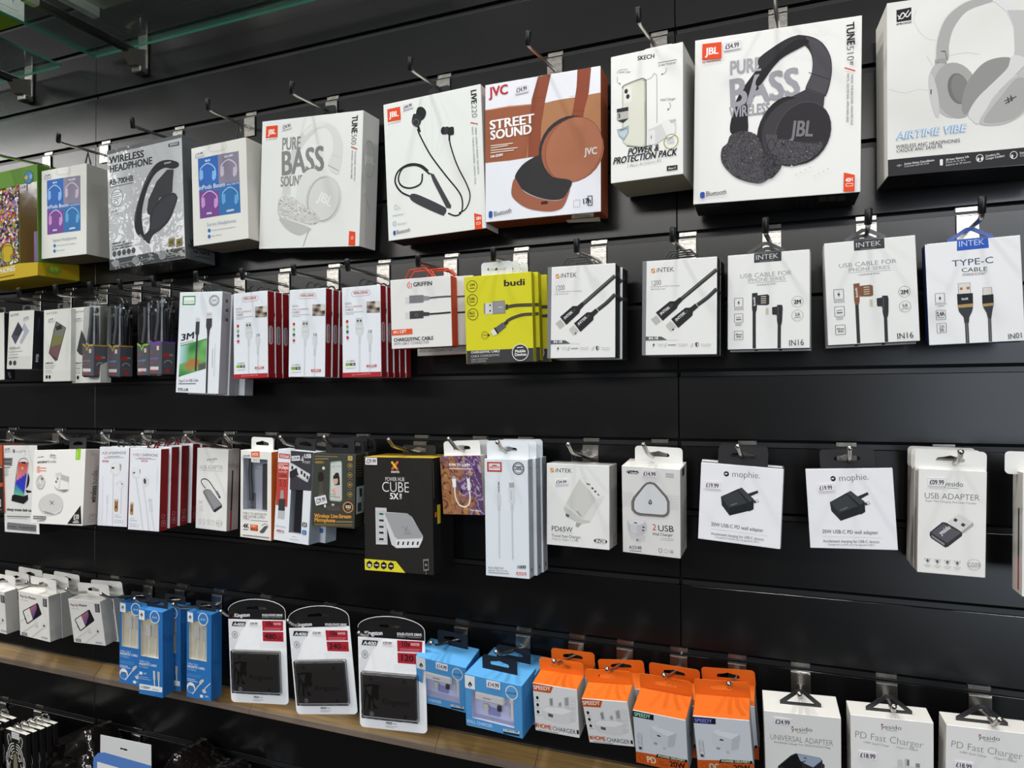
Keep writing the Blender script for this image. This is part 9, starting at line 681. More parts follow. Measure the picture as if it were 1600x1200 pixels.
q = product('charger_box', 'left pale blue window box of a white plug charger', 'box', (-0.5147, -0.0465, 0.9778), (0.2334, 0.0925, 0.0313), (84.3, 78.3, 50.5), {'F': '4f96cf', 'R': '3f86c2', 'L': '3f86c2', 'B': '3f86c2', 'T': '5aa3da', 'D': '3a78ae'}, {'win':(10.8,22.8,72.7,64.9,13,'c0c3de'),'art':{'F':[('p',[0.7,0.4,16.4,1.1,16.4,20.9,1,20.8],'e3e6e8'),('p',[9,9.2,12.6,14.5,8.8,19.2,5.5,15.5],'2a2a2c'),('e',8.9,16,1.3,1.8,0.0,0.6,'e3e6e8'),('l',[2.1,28.3,7.2,30.2,9.1,34.8],0.4,'6aaadc'),('l',[73.8,20.3,79,17.3,83.1,21.8],0.4,'6aaadc'),('l',[2.7,36.2,7,37.9,9,40.8],0.4,'6aaadc'),('l',[73.7,25.8,78.9,23.7,83,28.2],0.4,'6aaadc'),('l',[3.4,44.1,6.8,45.5,8.8,46.9],0.4,'6aaadc'),('l',[73.6,31.4,78.8,30.2,82.9,34.7],0.4,'6aaadc'),('l',[4,52,6.7,53.2,8.7,52.9],0.4,'6aaadc'),('l',[73.5,37,78.7,36.6,82.8,41.1],0.4,'6aaadc'),('l',[4.7,59.9,6.5,60.9,8.6,59],0.4,'6aaadc'),('l',[73.4,42.5,78.6,43.1,82.7,47.5],0.4,'6aaadc'),('l',[5.3,67.8,6.3,68.6,8.5,65],0.4,'6aaadc'),('l',[73.3,48.1,78.5,49.5,82.6,53.9],0.4,'6aaadc'),('e',70.1,14.1,9.2,10.5,0.0,0,'d3dce4'),('e',70.1,14.1,7.8,8.9,0.0,0,'5a9cd2'),('t','BLACK IDEA',62.7,16.8,77.3,15.5,2.5,'b','2a3a4a'),('t','WALL CHARGER',2.7,75,43.3,72.9,5.1,'r','d6e4ef'),('l',[2.6,79.1,45.7,76.4],0.8,'8abce4'),('p',[57.8,69.1,79.5,67.6,79.5,71.1,57.8,72.9],'e3e6e8'),('t','2.4A/1USB',58.9,71.9,78.1,70.4,2.7,'b','2a2a2c'),('p',[57.7,73.7,79.4,71.9,79.4,74.8,57.7,76.7],'1d2a38')],'R':[('e',6.2,33.2,0.7,1.2,0.0,0,'2f6ea8'),('e',6,39.3,0.7,1.2,0.0,0,'2f6ea8'),('e',5.7,45.3,0.7,1.2,0.0,0,'2f6ea8'),('e',5.5,51.4,0.7,1.2,0.0,0,'2f6ea8'),('e',5.3,57.5,0.7,1.2,0.0,0,'2f6ea8'),('e',5.1,63.5,0.7,1.2,0.0,0,'2f6ea8')]},'price':[('F',[34.7,1.9,54.4,2.4,10.9],'£14.99')],'tabs':[('slot',0,52,24,0.85,'1b2028')],'inner':[('charger','slab',[13.9,25.4,58,38.9,12,'dcdadb',2]),('usb_port','slab',[27.6,31.8,39.4,32.2,1.2,'2a2a2c',1.0]),('pin','slab',[26.2,45.1,32.9,55.7,4,'c9c7c2',7]),('pin','slab',[46.3,42.7,52,50.8,4,'3a3a3c',6]),('pin_bay','slab',[31.5,50.2,48.2,61.4,2,'8a8ec0',10]),('cable','cable',[2.6,'e0dfe0',68.1,27.1,68.3,40.1,68.3,55.9,6]),('plug','slab',[65,26,71.2,33.8,6,'d6d4d6',3])]})
q = product('charger_box', 'front pale blue window box of a white plug charger, beside the orange lids', 'box', (-0.4133, -0.0745, 0.9679), (0.1273, 0.044, -0.0311), (90.3, 79.5, 53.2), {'F': '4f96cf', 'R': '3f86c2', 'L': '3f86c2', 'B': '3f86c2', 'T': '5aa3da', 'D': '3a78ae'}, {'win':(10.1,23.7,77.5,66.3,13,'c0c3de'),'art':{'F':[('p',[-0.2,1.8,16.1,1.9,16,21.6,0.1,21.9],'e3e6e8'),('p',[8.4,10.3,12,15.4,8.1,20.2,4.6,16.6],'2a2a2c'),('e',8.2,17,1.4,1.8,0.0,0.6,'e3e6e8'),('l',[1.1,29.2,6.3,31,8.3,35.5],0.4,'6aaadc'),('l',[78.8,19.6,84.7,16.4,89.5,21],0.4,'6aaadc'),('l',[1.7,37,6.1,38.6,8.1,41.5],0.4,'6aaadc'),('l',[78.6,25.4,84.6,23.1,89.4,27.8],0.4,'6aaadc'),('l',[2.4,44.8,5.9,46.2,8,47.5],0.4,'6aaadc'),('l',[78.5,31.2,84.5,29.9,89.3,34.5],0.4,'6aaadc'),('l',[3,52.6,5.7,53.8,7.8,53.5],0.4,'6aaadc'),('l',[78.4,37,84.4,36.6,89.2,41.3],0.4,'6aaadc'),('l',[3.6,60.5,5.5,61.4,7.6,59.5],0.4,'6aaadc'),('l',[78.3,42.9,84.2,43.4,89.1,48],0.4,'6aaadc'),('l',[4.2,68.3,5.3,69,7.5,65.5],0.4,'6aaadc'),('l',[78.2,48.7,84.1,50.2,88.9,54.8],0.4,'6aaadc'),('e',74.5,13.3,9.7,10.6,0.0,0,'d3dce4'),('e',74.5,13.3,8.1,9.1,0.0,0,'5a9cd2'),('t','BLACK IDEA',66.1,16.3,82.8,14.5,2.6,'b','2a3a4a'),('t','WALL CHARGER',1.5,75.3,44.5,74,5.1,'r','d6e4ef'),('l',[1.4,79.4,47.1,77.7],0.8,'8abce4'),('p',[60.6,70.5,85.3,69.2,85.3,72.9,60.5,74.4],'e3e6e8'),('t','2.4A/1USB',61.7,73.3,83.7,72.1,2.8,'b','2a2a2c'),('p',[60.5,75.2,85.3,73.7,85.2,76.8,60.4,78.3],'1d2a38')],'R':[('e',9.3,33.7,0.8,1.2,0.0,0,'2f6ea8'),('e',9,40.2,0.8,1.2,0.0,0,'2f6ea8'),('e',8.8,46.6,0.8,1.2,0.0,0,'2f6ea8'),('e',8.5,53.1,0.8,1.2,0.0,0,'2f6ea8'),('e',8.3,59.5,0.8,1.2,0.0,0,'2f6ea8'),('e',8,66,0.8,1.2,0.0,0,'2f6ea8')]},'price':[('F',[35.4,2.1,56.8,1.8,11],'£14.99')],'tabs':[('slot',0,56,22,0.45,'1b2028')],'inner':[('charger','slab',[13.4,26.1,60.9,39.2,12,'dcdadb',2]),('usb_port','slab',[27.7,32.3,40.4,32.6,1.2,'2a2a2c',1.0]),('pin','slab',[26.1,45.7,33.2,56.4,4,'c9c7c2',7]),('pin','slab',[47.9,43.2,54.1,51.5,4,'3a3a3c',6]),('pin_bay','slab',[31.7,50.9,49.9,62.3,2,'8a8ec0',10]),('cable','cable',[2.6,'e0dfe0',72.3,26.9,72.4,40.4,72.5,56.8,6]),('plug','slab',[68.7,25.8,75.7,33.8,6,'d6d4d6',3])]})
stack(q, [(3, 45, 0, 1, 'rear pale blue charger box behind the front right one')])
hook('plain chrome hook holding the left pale blue charger box', 1084.7, -515.0, (-511.7, -99.0, 1074.0), (-508.3, -115.0, 1084.6), False, 'plain hooks of the fourth row')
hook('plain chrome hook holding the right pale blue charger boxes', 1084.7, -406.8, (-402.7, -99.0, 1076.2), (-403.7, -115.0, 1085.1), False, 'plain hooks of the fourth row')
q = product('charger_box', 'front left orange-topped home charger box, white front', 'box', (-0.3216, -0.0707, 0.9767), (0.1745, 0.0061, 0.0154), (64.6, 72.9, 42.6), {'F': 'dededd', 'R': 'a9a7a4', 'L': 'a9a7a4', 'B': 'a9a7a4', 'T': 'e06c1e', 'D': 'a9a7a4'}, {'art':{'F':[('p',[0.2,0.1,30.5,1.1,26,11.7,0.2,12.2],'c4551c'),('t','SPEEDY',1.1,9.2,26.2,7.9,5.7,'b','ece2da'),('e',5.9,21.8,2,2.6,0.0,0,'1d1d20'),('l',[2.3,26.7,9.7,26.6],0.7,'9a9a9a'),('e',5.8,32.5,2,2.6,0.0,0,'1d1d20'),('l',[2.3,37.4,9.7,37.3],0.7,'9a9a9a'),('e',5.8,43.3,2,2.6,0.0,0,'1d1d20'),('l',[2.2,48.2,9.7,48.1],0.7,'9a9a9a'),('p',[23.3,19.5,29.1,17.4,29.3,33.9,23.5,34.9],'c3c3c3'),('p',[24.4,20.5,28.1,18.9,28,29.4,24.5,30],'8a8c8f'),('p',[36,24.4,41.4,21.2,41.9,32.9,36.1,35.1],'c9c9c9'),('p',[37.3,24.9,40.6,22.9,40.8,28.3,37.5,29.6],'9a9c9f'),('p',[45.1,14.7,52.5,12.3,52.7,32.1,45.2,33.5],'c9c9c9'),('p',[46.4,15.8,51.5,13.6,51.3,25.3,46.7,27.3],'9a9c9f'),('p',[11.8,38.2,17.9,32.3,44.3,30.1,57.6,32.4,55.7,48.1,49.7,54.4,36,56.5,15.5,53,10.8,46.7],'d3d3d3'),('p',[11.8,38.9,19,33.3,44.2,31.3,56.5,33.8,41.4,41.2,20.8,42],'e6e6e6'),('p',[20.8,42.5,28.1,43.6,27.3,48.5,20.5,47.4],'55565a'),('t','BASIC',54.3,52.6,56.6,10.4,1.8,'r','c3c3c3'),('t','BASIC',57.3,51.1,59.4,11.3,1.8,'r','c3c3c3'),('t','BASIC',60.3,49.6,62.3,12.2,1.8,'r','c3c3c3'),('p',[0.2,61.1,3.4,61,3.5,67.3,0.2,67.4],'c4551c'),('t','HOME',4,67.7,24.4,67.7,6.7,'b','c4551c'),('t','CHARGER',25.7,67.9,59.8,67.7,6.4,'r','3a3a3c'),('p',[61.1,60.8,64.2,60.7,64.4,66.8,61.2,66.9],'1d1d20'),('l',[4.2,71,34.8,70.5],0.9,'77767a')],'R':[('e',24,62.66559159071471,2.2,3.4,0,0,'6a6866')]},'tabs':[('slot',0,66,20,0.82,'e2701e')]})
stack(q, [(4, 42, 0, 2, 'rear left orange-topped home charger box')])
q = product('charger_box', 'front right orange-topped home charger box, tilted white front', 'box', (-0.2426, -0.0735, 0.9799), (0.2674, -0.0809, -0.0055), (62.8, 69.2, 44.4), {'F': 'dededd', 'R': 'a9a7a4', 'L': 'a9a7a4', 'B': 'a9a7a4', 'T': 'e06c1e', 'D': 'a9a7a4'}, {'art':{'F':[('p',[-0.9,0.5,29,1.2,24.7,12.1,-0.4,12.6],'c4551c'),('t','SPEEDY',0.3,9.7,24.8,8.2,5.8,'b','ece2da'),('e',5.4,21.9,1.9,2.6,0.0,0,'1d1d20'),('l',[2.2,26.6,9.3,26.6],0.7,'9a9a9a'),('e',5.8,32.2,1.9,2.6,0.0,0,'1d1d20'),('l',[2.6,36.8,9.6,36.7],0.7,'9a9a9a'),('e',6.1,42.2,1.9,2.6,0.0,0,'1d1d20'),('l',[3,46.7,9.9,46.7],0.7,'9a9a9a'),('p',[22.1,19.8,27.8,17.6,28.1,33.7,22.6,34.6],'c3c3c3'),('p',[23.2,20.7,26.8,19.2,26.8,29.3,23.5,29.9],'8a8c8f'),('p',[34.5,24.6,39.8,21.4,40.3,32.8,34.6,34.8],'c9c9c9'),('p',[35.8,25.1,39.1,23.1,39.2,28.4,36,29.6],'9a9c9f'),('p',[43.6,14.9,51,12.5,50.9,32.1,43.5,33.4],'c9c9c9'),('p',[44.9,16.1,50,13.8,49.6,25.5,45,27.4],'9a9c9f'),('p',[11.6,37.5,17.2,32.1,42.6,30.1,55.7,32.5,53.5,47.3,47.6,53,34.6,54.6,15.5,51.2,10.9,45.4],'d3d3d3'),('p',[11.6,38.2,18.3,33,42.6,31.2,54.5,33.8,39.8,40.7,20.1,41.2],'e6e6e6'),('p',[20.1,41.7,27,42.8,26.4,47.3,20,46.1],'55565a'),('t','BASIC',52.1,51.4,55.2,10.6,1.7,'r','c3c3c3'),('t','BASIC',55,50.1,58.1,11.5,1.7,'r','c3c3c3'),('t','BASIC',57.9,48.7,60.9,12.4,1.7,'r','c3c3c3'),('p',[1.6,58.2,4.6,58.1,4.9,63.6,1.9,63.7],'c4551c'),('t','HOME',5.3,64,23.9,64.4,6.7,'b','c4551c'),('t','CHARGER',25.1,64.7,57,65.2,6.5,'r','3a3a3c'),('p',[58.4,59,61.4,59,61.3,64.5,58.4,64.5],'1d1d20'),('l',[5.7,66.9,33.5,67.1],0.9,'77767a')],'R':[('e',24,59.55288561917478,2.2,3.4,0,0,'6a6866')]},'tabs':[('slot',0,66,20,0.82,'e2701e')]})
stack(q, [(6, 44, 0, 4, 'rear right orange-topped home charger box')])
q = product('charger_box', 'front orange and white power plug box, green lettering on its black tag', 'box', (-0.1729, -0.0721, 0.9655), (0.2921, 0.0184, -0.0374), (68.5, 82.5, 54.4), {'F': 'd0d4da', 'R': '9a9ca0', 'L': '9a9ca0', 'B': '9a9ca0', 'T': 'd8661c', 'D': 'c4551c'}, {'art':{'F':[('p',[0.2,1.2,27.7,1.5,27.2,10.2,0,10.4],'1b1c20'),('t','SPEEDY',1.8,8.5,23,8.3,5.5,'b','9ad8b8'),('p',[21.2,21.8,27.6,17.3,41.6,19.2,55.9,21.6,56.3,25.1,52.3,45,46.2,48.3,30,45.9,20.5,40.3],'ccd0d6'),('p',[22.2,21.6,28.6,17.1,54.5,22,45.1,30.4,29.1,25.9],'dde0e5'),('p',[45.1,30.4,55.8,22.9,52.4,44.5,43.1,47.9],'b9bec6'),('l',[31.6,18.8,51.5,21],0.4,'a9aeb5'),('p',[30.5,31.2,34.9,32,34.8,34,30.3,33.4],'2a2a2c'),('r',25.2,44,29.9,47.7,0.8,0,'9a9c9f'),('r',37,48.2,41.1,52.8,0.8,0,'b9bcbf'),('r',4.3,34.6,10.1,62,2.8,0.4,'77797d'),('r',5.8,37.9,9.1,44.4,1,0.4,'77797d'),('r',5.6,46.8,8.6,52.5,1,0.4,'77797d'),('r',5.2,56.3,8.7,60.4,0.4,0,'3a3a3c'),('p',[0.2,65.4,28,63.7,69.4,64.2,69,83,-0.3,82.9],'c4551c'),('p',[28.7,62,68,60.7,67.8,65.2,26.8,67.5],'1b1c20'),('t','POWER DELIVERY',30.1,66.1,66.2,64.1,3.5,'b','d8d6b0'),('e',8.1,73.5,3.8,4.7,0.0,0.6,'8a3a12'),('t','PD',14.7,78.8,27.2,77.8,9.5,'b','e0d2b0'),('t','Fast',30.5,73.9,36.7,73.7,2.5,'r','5a240c'),('t','Charger',30.3,78,43,77.4,2.5,'r','5a240c'),('t','20W',44.7,77,64.9,75.8,8.5,'b','1d1414')],'R':[('e',24,41.23690495166218,2.4,3.8,0,0,'2a2a2c')]},'tabs':[('slot',0,70,22,0.85,'d8681e')]})
stack(q, [(4, 44, 0, 1, 'rear orange and white power plug box on the left power hook')])
q = product('charger_box', 'front orange and white power plug box, violet lettering on its black tag', 'box', (-0.0941, -0.0752, 0.974), (0.228, -0.0589, 0.0341), (68.1, 78.3, 53.1), {'F': 'd0d4da', 'R': '9a9ca0', 'L': '9a9ca0', 'B': '9a9ca0', 'T': 'd8661c', 'D': 'c4551c'}, {'art':{'F':[('p',[-0.1,1.7,27.7,1.4,27.2,9.8,-0.3,10.6],'1b1c20'),('t','SPEEDY',1.5,8.8,23,8.1,4.9,'b','8a80e0'),('p',[21.1,21,27.6,16.6,41.6,18,55.8,20,56.2,23.3,52.2,42.2,46,45.6,29.9,43.8,20.4,38.7],'ccd0d6'),('p',[22.2,20.8,28.6,16.3,54.4,20.3,45,28.6,29.1,24.8],'dde0e5'),('p',[45,28.6,55.7,21.1,52.2,41.7,43,45.3],'b9bec6'),('l',[31.5,17.9,51.5,19.5],0.4,'a9aeb5'),('p',[30.4,29.7,34.8,30.4,34.7,32.3,30.3,31.9],'2a2a2c'),('r',25.1,42.1,29.8,45.5,0.7,0,'9a9c9f'),('r',36.9,45.8,40.9,50,0.7,0,'b9bcbf'),('r',4,33.7,9.8,59.9,2.6,0.4,'77797d'),('r',5.4,36.9,8.8,43.1,0.9,0.4,'77797d'),('r',5.3,45.5,8.3,50.8,0.9,0.4,'77797d'),('r',4.9,54.6,8.4,58.4,0.4,0,'3a3a3c'),('p',[-0.2,63.5,27.8,60.8,68.9,59.9,68.3,77.5,-0.8,80.2],'c4551c'),('p',[28.6,59.2,67.5,56.6,67.3,60.8,26.6,64.5],'1b1c20'),('t','POWER DELIVERY',30,63,65.8,59.9,3.1,'b','d8d6b0'),('e',7.8,71,3.5,4.3,0.0,0.6,'8a3a12'),('t','QC',14.4,75.7,27,74.3,8.5,'b','9ad0b0'),('t','Fast',30.3,70.5,36.5,70,2.2,'r','5a240c'),('t','Charger',30.1,74.3,42.8,73.3,2.2,'r','5a240c'),('t','20W',44.4,72.8,64.4,70.9,7.6,'b','1d1414')],'R':[('e',24,39.15900201832206,2.4,3.8,0,0,'2a2a2c')]},'tabs':[('slot',0,70,22,0.85,'d8681e')]})
stack(q, [(4, 44, 0, -1, 'rear orange and white power plug box on the right power hook')])
hook('plain chrome hook holding the left home charger boxes', 1084.7, -320.2, (-319.9, -99.0, 1072.8), (-317.2, -115.0, 1083.7), False, 'plain hooks of the fourth row')
hook('plain chrome hook holding the right home charger boxes', 1084.7, -245.2, (-244.3, -99.0, 1072.7), (-242.9, -115.0, 1083.4), False, 'plain hooks of the fourth row')
hook('plain chrome hook holding the green lettered power boxes', 1084.7, -166.7, (-167.8, -99.0, 1075.3), (-167.3, -115.0, 1085.8), False, 'plain hooks of the fourth row')
hook('plain chrome hook holding the violet lettered power boxes', 1084.7, -86.2, (-88.5, -99.0, 1076.0), (-86.9, -115.0, 1086.8), False, 'plain hooks of the fourth row')
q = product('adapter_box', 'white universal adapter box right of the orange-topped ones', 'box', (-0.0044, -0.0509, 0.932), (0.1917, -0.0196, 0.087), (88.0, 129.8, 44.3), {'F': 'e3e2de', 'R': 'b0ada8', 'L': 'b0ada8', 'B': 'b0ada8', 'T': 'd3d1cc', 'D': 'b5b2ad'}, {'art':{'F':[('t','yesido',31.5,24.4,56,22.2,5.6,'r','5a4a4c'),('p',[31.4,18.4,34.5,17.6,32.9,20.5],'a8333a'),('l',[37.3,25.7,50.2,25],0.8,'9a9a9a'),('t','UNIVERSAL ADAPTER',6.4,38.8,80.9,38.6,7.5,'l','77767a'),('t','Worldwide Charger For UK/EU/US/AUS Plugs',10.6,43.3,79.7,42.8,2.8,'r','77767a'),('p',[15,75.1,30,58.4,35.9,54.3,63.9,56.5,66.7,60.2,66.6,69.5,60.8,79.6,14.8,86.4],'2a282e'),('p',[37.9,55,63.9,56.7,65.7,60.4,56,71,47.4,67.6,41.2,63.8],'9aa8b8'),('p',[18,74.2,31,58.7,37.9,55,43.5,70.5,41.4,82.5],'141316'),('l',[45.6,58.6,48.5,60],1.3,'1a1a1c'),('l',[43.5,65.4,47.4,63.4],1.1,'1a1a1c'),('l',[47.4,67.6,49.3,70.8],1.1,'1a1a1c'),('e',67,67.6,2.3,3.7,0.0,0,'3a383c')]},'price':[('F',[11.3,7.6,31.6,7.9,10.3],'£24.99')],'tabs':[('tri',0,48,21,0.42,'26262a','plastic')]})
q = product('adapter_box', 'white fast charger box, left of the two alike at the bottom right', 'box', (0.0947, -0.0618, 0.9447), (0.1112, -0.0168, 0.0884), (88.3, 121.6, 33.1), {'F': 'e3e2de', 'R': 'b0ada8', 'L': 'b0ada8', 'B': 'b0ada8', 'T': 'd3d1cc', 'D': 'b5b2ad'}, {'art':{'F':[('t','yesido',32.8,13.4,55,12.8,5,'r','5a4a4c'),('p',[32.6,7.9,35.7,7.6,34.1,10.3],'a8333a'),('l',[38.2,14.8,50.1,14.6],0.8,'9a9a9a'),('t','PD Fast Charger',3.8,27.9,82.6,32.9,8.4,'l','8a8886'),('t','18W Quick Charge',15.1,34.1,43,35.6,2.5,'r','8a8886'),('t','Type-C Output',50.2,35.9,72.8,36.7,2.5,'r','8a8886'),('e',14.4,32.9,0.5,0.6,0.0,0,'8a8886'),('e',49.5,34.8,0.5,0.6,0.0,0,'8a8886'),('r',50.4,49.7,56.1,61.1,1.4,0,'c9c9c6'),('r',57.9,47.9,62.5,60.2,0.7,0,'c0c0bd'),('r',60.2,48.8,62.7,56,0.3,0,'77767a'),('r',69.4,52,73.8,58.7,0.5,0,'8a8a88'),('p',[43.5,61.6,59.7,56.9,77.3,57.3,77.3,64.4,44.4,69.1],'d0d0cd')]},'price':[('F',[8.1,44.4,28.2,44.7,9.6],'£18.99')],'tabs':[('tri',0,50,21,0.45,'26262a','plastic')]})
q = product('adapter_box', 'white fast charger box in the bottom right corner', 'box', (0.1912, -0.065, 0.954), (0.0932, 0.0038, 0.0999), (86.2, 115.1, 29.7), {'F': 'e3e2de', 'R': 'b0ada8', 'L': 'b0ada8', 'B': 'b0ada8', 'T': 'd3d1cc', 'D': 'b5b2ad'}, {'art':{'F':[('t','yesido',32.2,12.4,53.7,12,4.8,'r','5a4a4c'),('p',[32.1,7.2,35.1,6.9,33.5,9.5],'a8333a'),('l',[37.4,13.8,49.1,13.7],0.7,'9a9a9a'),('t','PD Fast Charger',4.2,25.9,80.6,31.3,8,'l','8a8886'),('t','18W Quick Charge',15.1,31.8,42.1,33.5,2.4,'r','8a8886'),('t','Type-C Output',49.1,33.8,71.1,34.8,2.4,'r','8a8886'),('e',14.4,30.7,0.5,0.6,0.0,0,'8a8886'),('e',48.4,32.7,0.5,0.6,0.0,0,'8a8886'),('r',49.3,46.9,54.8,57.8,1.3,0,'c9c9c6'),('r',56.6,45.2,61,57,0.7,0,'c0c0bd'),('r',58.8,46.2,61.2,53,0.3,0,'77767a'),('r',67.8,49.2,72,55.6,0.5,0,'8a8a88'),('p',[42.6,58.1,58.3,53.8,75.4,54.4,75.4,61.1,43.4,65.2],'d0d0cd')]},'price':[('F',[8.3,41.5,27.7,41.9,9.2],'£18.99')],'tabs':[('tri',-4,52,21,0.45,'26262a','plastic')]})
hook('plain chrome hook holding the universal adapter box', 1084.7, -4.1, (-4.8, -99.0, 1075.8), (-5.2, -115.0, 1086.7), False, 'plain hooks of the fourth row')
hook('plain chrome hook holding the left fast charger box', 1084.7, 99.4, (96.7, -99.0, 1075.8), (95.6, -115.0, 1087.5), False, 'plain hooks of the fourth row')
hook('plain chrome hook holding the fast charger box in the corner', 1084.7, 202.7, (197.1, -99.0, 1077.1), (198.6, -115.0, 1089.7), False, 'plain hooks of the fourth row')
hook('plain chrome hook holding the tiger packs', 784.7, -1533.2, (-1486.6, -99.0, 782.8), (-1483.1, -115.0, 790.4), False, 'hooks of the lowest row')
hook('plain chrome hook holding the film wrapped bag', 784.7, -1241.5, (-1228.9, -99.0, 770.5), (-1228.2, -115.0, 781.8), False, 'hooks of the lowest row')
hook('plain chrome hook in the bottom left corner', 784.7, -1649.1, (-1605.2, -99.0, 775.7), (-1598.5, -115.0, 788.5), False, 'hooks of the lowest row')
# ------------------------------------------------------------------ glass shelf at the top left and what stands on it
def shelf():
    for xb, side in ((-1.222, 'right'), (-1.567, 'left')):
        t = thing('shelf_bracket', 'chrome and black shelf bracket, %s one of the two under the glass' % side, 'bracket', (xb, 0, 2.098), group='brackets of the glass shelf')
        b = MB(); b.box(-.0125, .0125, -.022, -.0015, 0, .012, 'd6d3cc', 'chrome', .002); b.box(-.0125, .0125, -.006, -.0015, .012, .082, 'd6d3cc', 'chrome', .001)
        b.plate([[(-.006, .012), (-.03, .012), (-.045, .036), (-.006, .05)]], lambda a, c, e: (e-.010, a, c), .020, '6a5f58', 'chrome'); b.build('wall_plate', t)
        a = MB(); a.box(-.006, .006, -.225, -.006, .032, .046, '121212', 'plastic', .0015); a.build('arm', t)
        c = MB(); c.box(-.009, .009, -.245, -.218, .030, .050, 'd6d3cc', 'chrome', .003); c.build('end_cap', t)
    def pane(name, label, x0, x1, y0, y1, z, r):
        b = MB(); t = .005
        o = [(x1, y0), (x1, y1), (x0, y1), (x0, y0)] if not r else [(x1, y0), (x1, y1-r), (x1-r*.3, y1-r*.3), (x1-r, y1), (x0, y1), (x0, y0)]
        n = len(o); vs = [(x, y, z) for x, y in o]+[(x, y, z+t) for x, y in o]
        b.add(vs, [tuple(range(n-1, -1, -1)), tuple(range(n, 2*n))], 'ffffff', 'glass'); b.add(vs, [(i, (i+1) % n, n+(i+1) % n, n+i) for i in range(n)], '1f4d40', 'glassedge')
        p = b.build(name); p['label'] = label; p['category'] = 'shelf'
    pane('glass_shelf', 'clear glass shelf sheet running to the right along the wall top', -1.337, -.55, -.27, -.021, 2.1475, 0)
    pane('glass_shelf', 'green-edged glass shelf sheet with a rounded corner at the left edge', -2.1, -1.437, -.27, -.021, 2.1475, .006)
    z = 2.154
    def carton(name, label, cat, x0, x1, y0, y1, h, cols, art=None):
        product(name, label, cat, ((x0+x1)/2, (y0+y1)/2, z), (0, 0, 0), ((x1-x0)*1000, (y1-y0)*1000, 0) and ((x1-x0)*1000, h*1000, (y1-y0)*1000), cols, dict(art=art or {}))
    carton('carton', 'grey-white carton on the glass shelf, only its base in view', 'box', -1.165, -1.06, -.215, -.137, .16, {'F': 'c9c6b8', 'D': 'b9b6a6', 'R': 'b5b2a6', 'L': 'b5b2a6', 'B': 'b5b2a6', 'T': 'c9c6b8'},
           {'D': [('l', [2, 2, 52, 40], .6, '55524a'), ('l', [103, 2, 52, 40], .6, '55524a'), ('l', [52, 40, 52, 76], .6, '8a877c')]})
    carton('carton', 'white and lime green carton on glass in the top left corner', 'box', -1.46, -1.345, -.25, -.16, .14, {'F': 'd0d4d0', 'D': '6f8a1c', 'R': 'd3d6d3', 'L': '7f9a24', 'B': 'd0d4d0', 'T': 'd0d4d0'},
           {'R': [('t', 'GOW', 30, 112, 74, 112, 20, 'r', '55605a'), ('l', [22, 124, 78, 124], 1.2, '8a8f8a'), ('p', [28, 78, 52, 60, 60, 72, 40, 90], 'c9b83c')]})
    carton('flat_pack', 'flat grey pack lying on the glass beside the right bracket', 'box', -1.212, -1.196, -.215, -.12, .018, 'a9ada9', {'D': [('l', [3, 6, 3, 60], .8, '6a6e6a'), ('l', [7, 6, 7, 50], .8, '6a6e6a'), ('l', [11, 6, 11, 56], .8, '6a6e6a')]})
shelf()

# ------------------------------------------------------------------ lowest row, cut by the bottom edge
def tiger_pack(x, y, z, label, face_on):
    W = {'F': '131212', 'T': 'd3d0c6', 'R': '0f0f10', 'L': '0f0f10', 'B': '0f0f10', 'D': '0f0f10'}
    w, h = 66, 150; cx = 31; art = []
    if face_on:
        c = 'd6d3cc'
        for s in (-1, 1):
            X = lambda a: cx+s*a
            art += [('l', [X(20), 30, X(25), 14, X(18), 8, X(12), 20], 1.3, c), ('e', X(19), 17, 3, 6, 0, .6, '8a8780'),
                    ('l', [X(4), 24, X(14), 27, X(23), 40, X(26), 58, X(24), 78], 1.6, c), ('l', [X(3), 29, X(11), 31, X(18), 41, X(21), 56], 1.8, c), ('l', [X(3), 34, X(9), 36, X(14), 43], 1.6, c),
                    ('l', [X(2), 40, X(8), 42, X(11), 48], 1.4, c), ('l', [X(8), 50, X(14), 51, X(16), 56, X(10), 57], 1.6, c), ('e', X(11), 54, 2.2, 1.8, 0, 0, '8a7a3a'),
                    ('l', [X(25), 60, X(29), 72, X(26), 88], 1.8, c), ('l', [X(22), 66, X(25), 82, X(20), 98], 1.8, c), ('l', [X(17), 62, X(20), 78, X(16), 96], 1.5, c), ('l', [X(28), 46, X(31), 58, X(30), 66], 1.3, c),
                    ('l', [X(5), 84, X(12), 90, X(18), 104, X(12), 116], 2.2, c), ('l', [X(4), 90, X(9), 97, X(10), 110], 1.2, c)]
        art += [('p', [cx-4, 44, cx+4, 44, cx+7, 66, cx+6, 82, cx, 86, cx-6, 82, cx-7, 66], '77705a'), ('p', [cx-5, 80, cx+5, 80, cx+2, 86, cx-2, 86], '7a4a42')]
        art += [('r', 21, 1, 46, 14, 0, 0, 'c9c8cc'), ('l', [24, 6, 43, 6], .8, '8a8a90'), ('l', [24, 10, 43, 10], .8, '8a8a90')]
    return product('pack', label, 'pack', (x, y, z), (R(2), 0, R(-3)), (w, h, 9), W, dict(art={'F': art, 'R': [('t', 'TIGER', 6, 120, 6.4, 90, 4, 'b', 'a9a69e')]}, tabs=[('arch', 0, 26, 16, .5, 'c9cccc', 'clear')], group='tiger face packs of the lowest row'))
q = tiger_pack(-1.447, -.0955, .638, 'foremost black pack with a white tiger face', True)
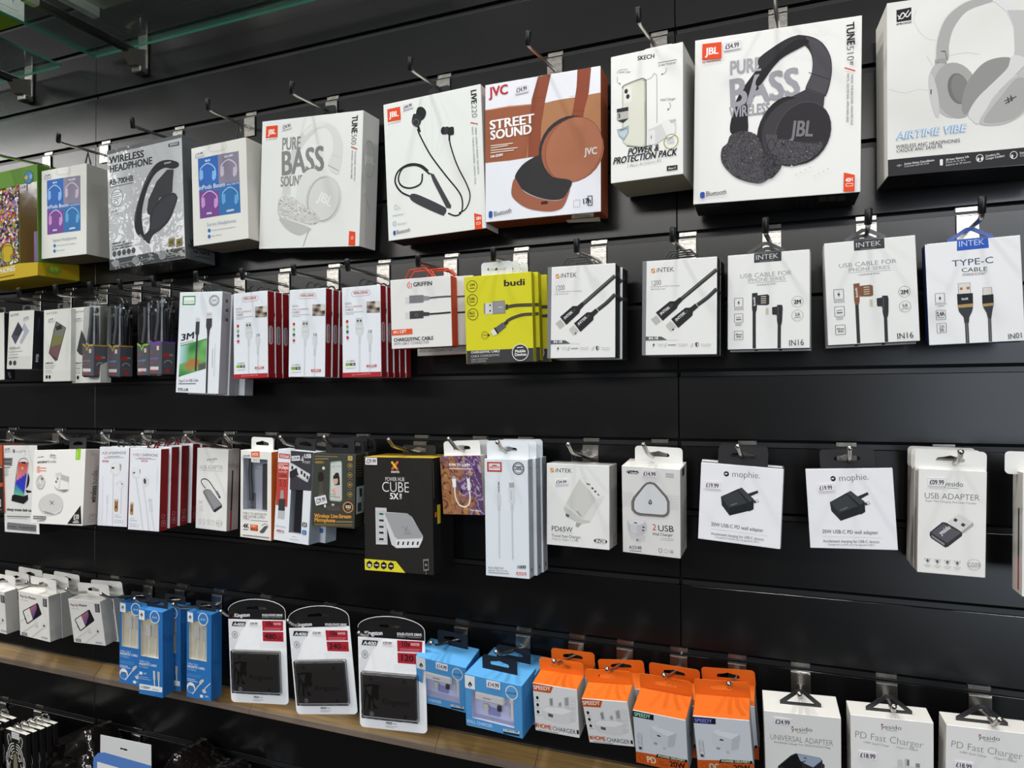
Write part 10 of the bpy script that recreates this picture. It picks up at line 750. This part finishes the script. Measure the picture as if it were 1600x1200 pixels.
stack(q, [(2, 13, 0, 0, 'second black pack behind the foremost tiger face one'), (4, 26, 0, 1, 'third black pack behind the foremost tiger face one'), (5, 39, 0, 0, 'fourth black pack behind the foremost tiger face one'), (6, 52, 0, 0, 'rearmost black pack behind the foremost tiger face one')])
q = tiger_pack(-1.545, -.088, .638, 'front black pack with pale top edge in the bottom left corner', True)
stack(q, [(2, 14, 0, 0, 'second black pack in the bottom left corner'), (3, 28, 0, 0, 'rearmost black pack in the bottom left corner')])
def film_bag():
    t = thing('wrapped_bag', 'black goods in crinkled clear film with a blue and white card, lowest row', 'bag', (-1.14, -.05, .60)); rnd = random.Random(5)
    nx, nz = 46, 22; b = MB(); vs = []
    for j in range(nz+1):
        for i in range(nx+1):
            a = i/nx; c = j/nz; x = -.265+.53*a; top = .18+.02*math.sin(a*11)+.012*math.sin(a*29+1)-.05*max(0, abs(a-.5)-.38)*8-.045*math.exp(-((a-.42)/.13)**2)
            cr = abs(math.sin(a*17+c*5+1.5*math.sin(c*9)))*.016+abs(math.sin(a*9-c*13+2*math.sin(a*7)))*.014
            bulge = -.035*math.sin(math.pi*min(1, max(0, a)))*(1-.6*c)
            vs.append((x, bulge-cr+rnd.uniform(-.0035, .0035), c*top))
    b.add(vs, [(j*(nx+1)+i, j*(nx+1)+i+1, (j+1)*(nx+1)+i+1, (j+1)*(nx+1)+i) for j in range(nz) for i in range(nx)], '0d0a09', 'bag', True)
    n = len(vs); b.add([(v[0], .03, v[2]) for v in vs[-(nx+1):]]+vs[-(nx+1):], [(i, i+1, nx+2+i, nx+1+i) for i in range(nx)], '0d0a09', 'bag', True)
    b.build('film_wrap', t)
    c = MB(); tilt = lambda u, v, e: (u-.045, -.067-e, .232-v)
    c.plate([[(-.02+.012, 0), (.118, -.004), (.120, .20), (-.01, .20)], [(.042, .014), (.042, .0175), (.060, .0175), (.060, .014)]], lambda a, bb, e: tilt(a, bb, e), .0008, 'cfd0d0', 'wrap')
    paint(c, [('p', [-26, 46, -14, 34, 2, 30, 119, 32, 120, 200, -26, 200], '4f78b8'), ('p', [-16, 50, 119, 52, 119, 200, -16, 200], 'd6d6d6')], lambda u, v, e: tilt(u, v, e+.001))
    c.build('header_card', t)
film_bag()
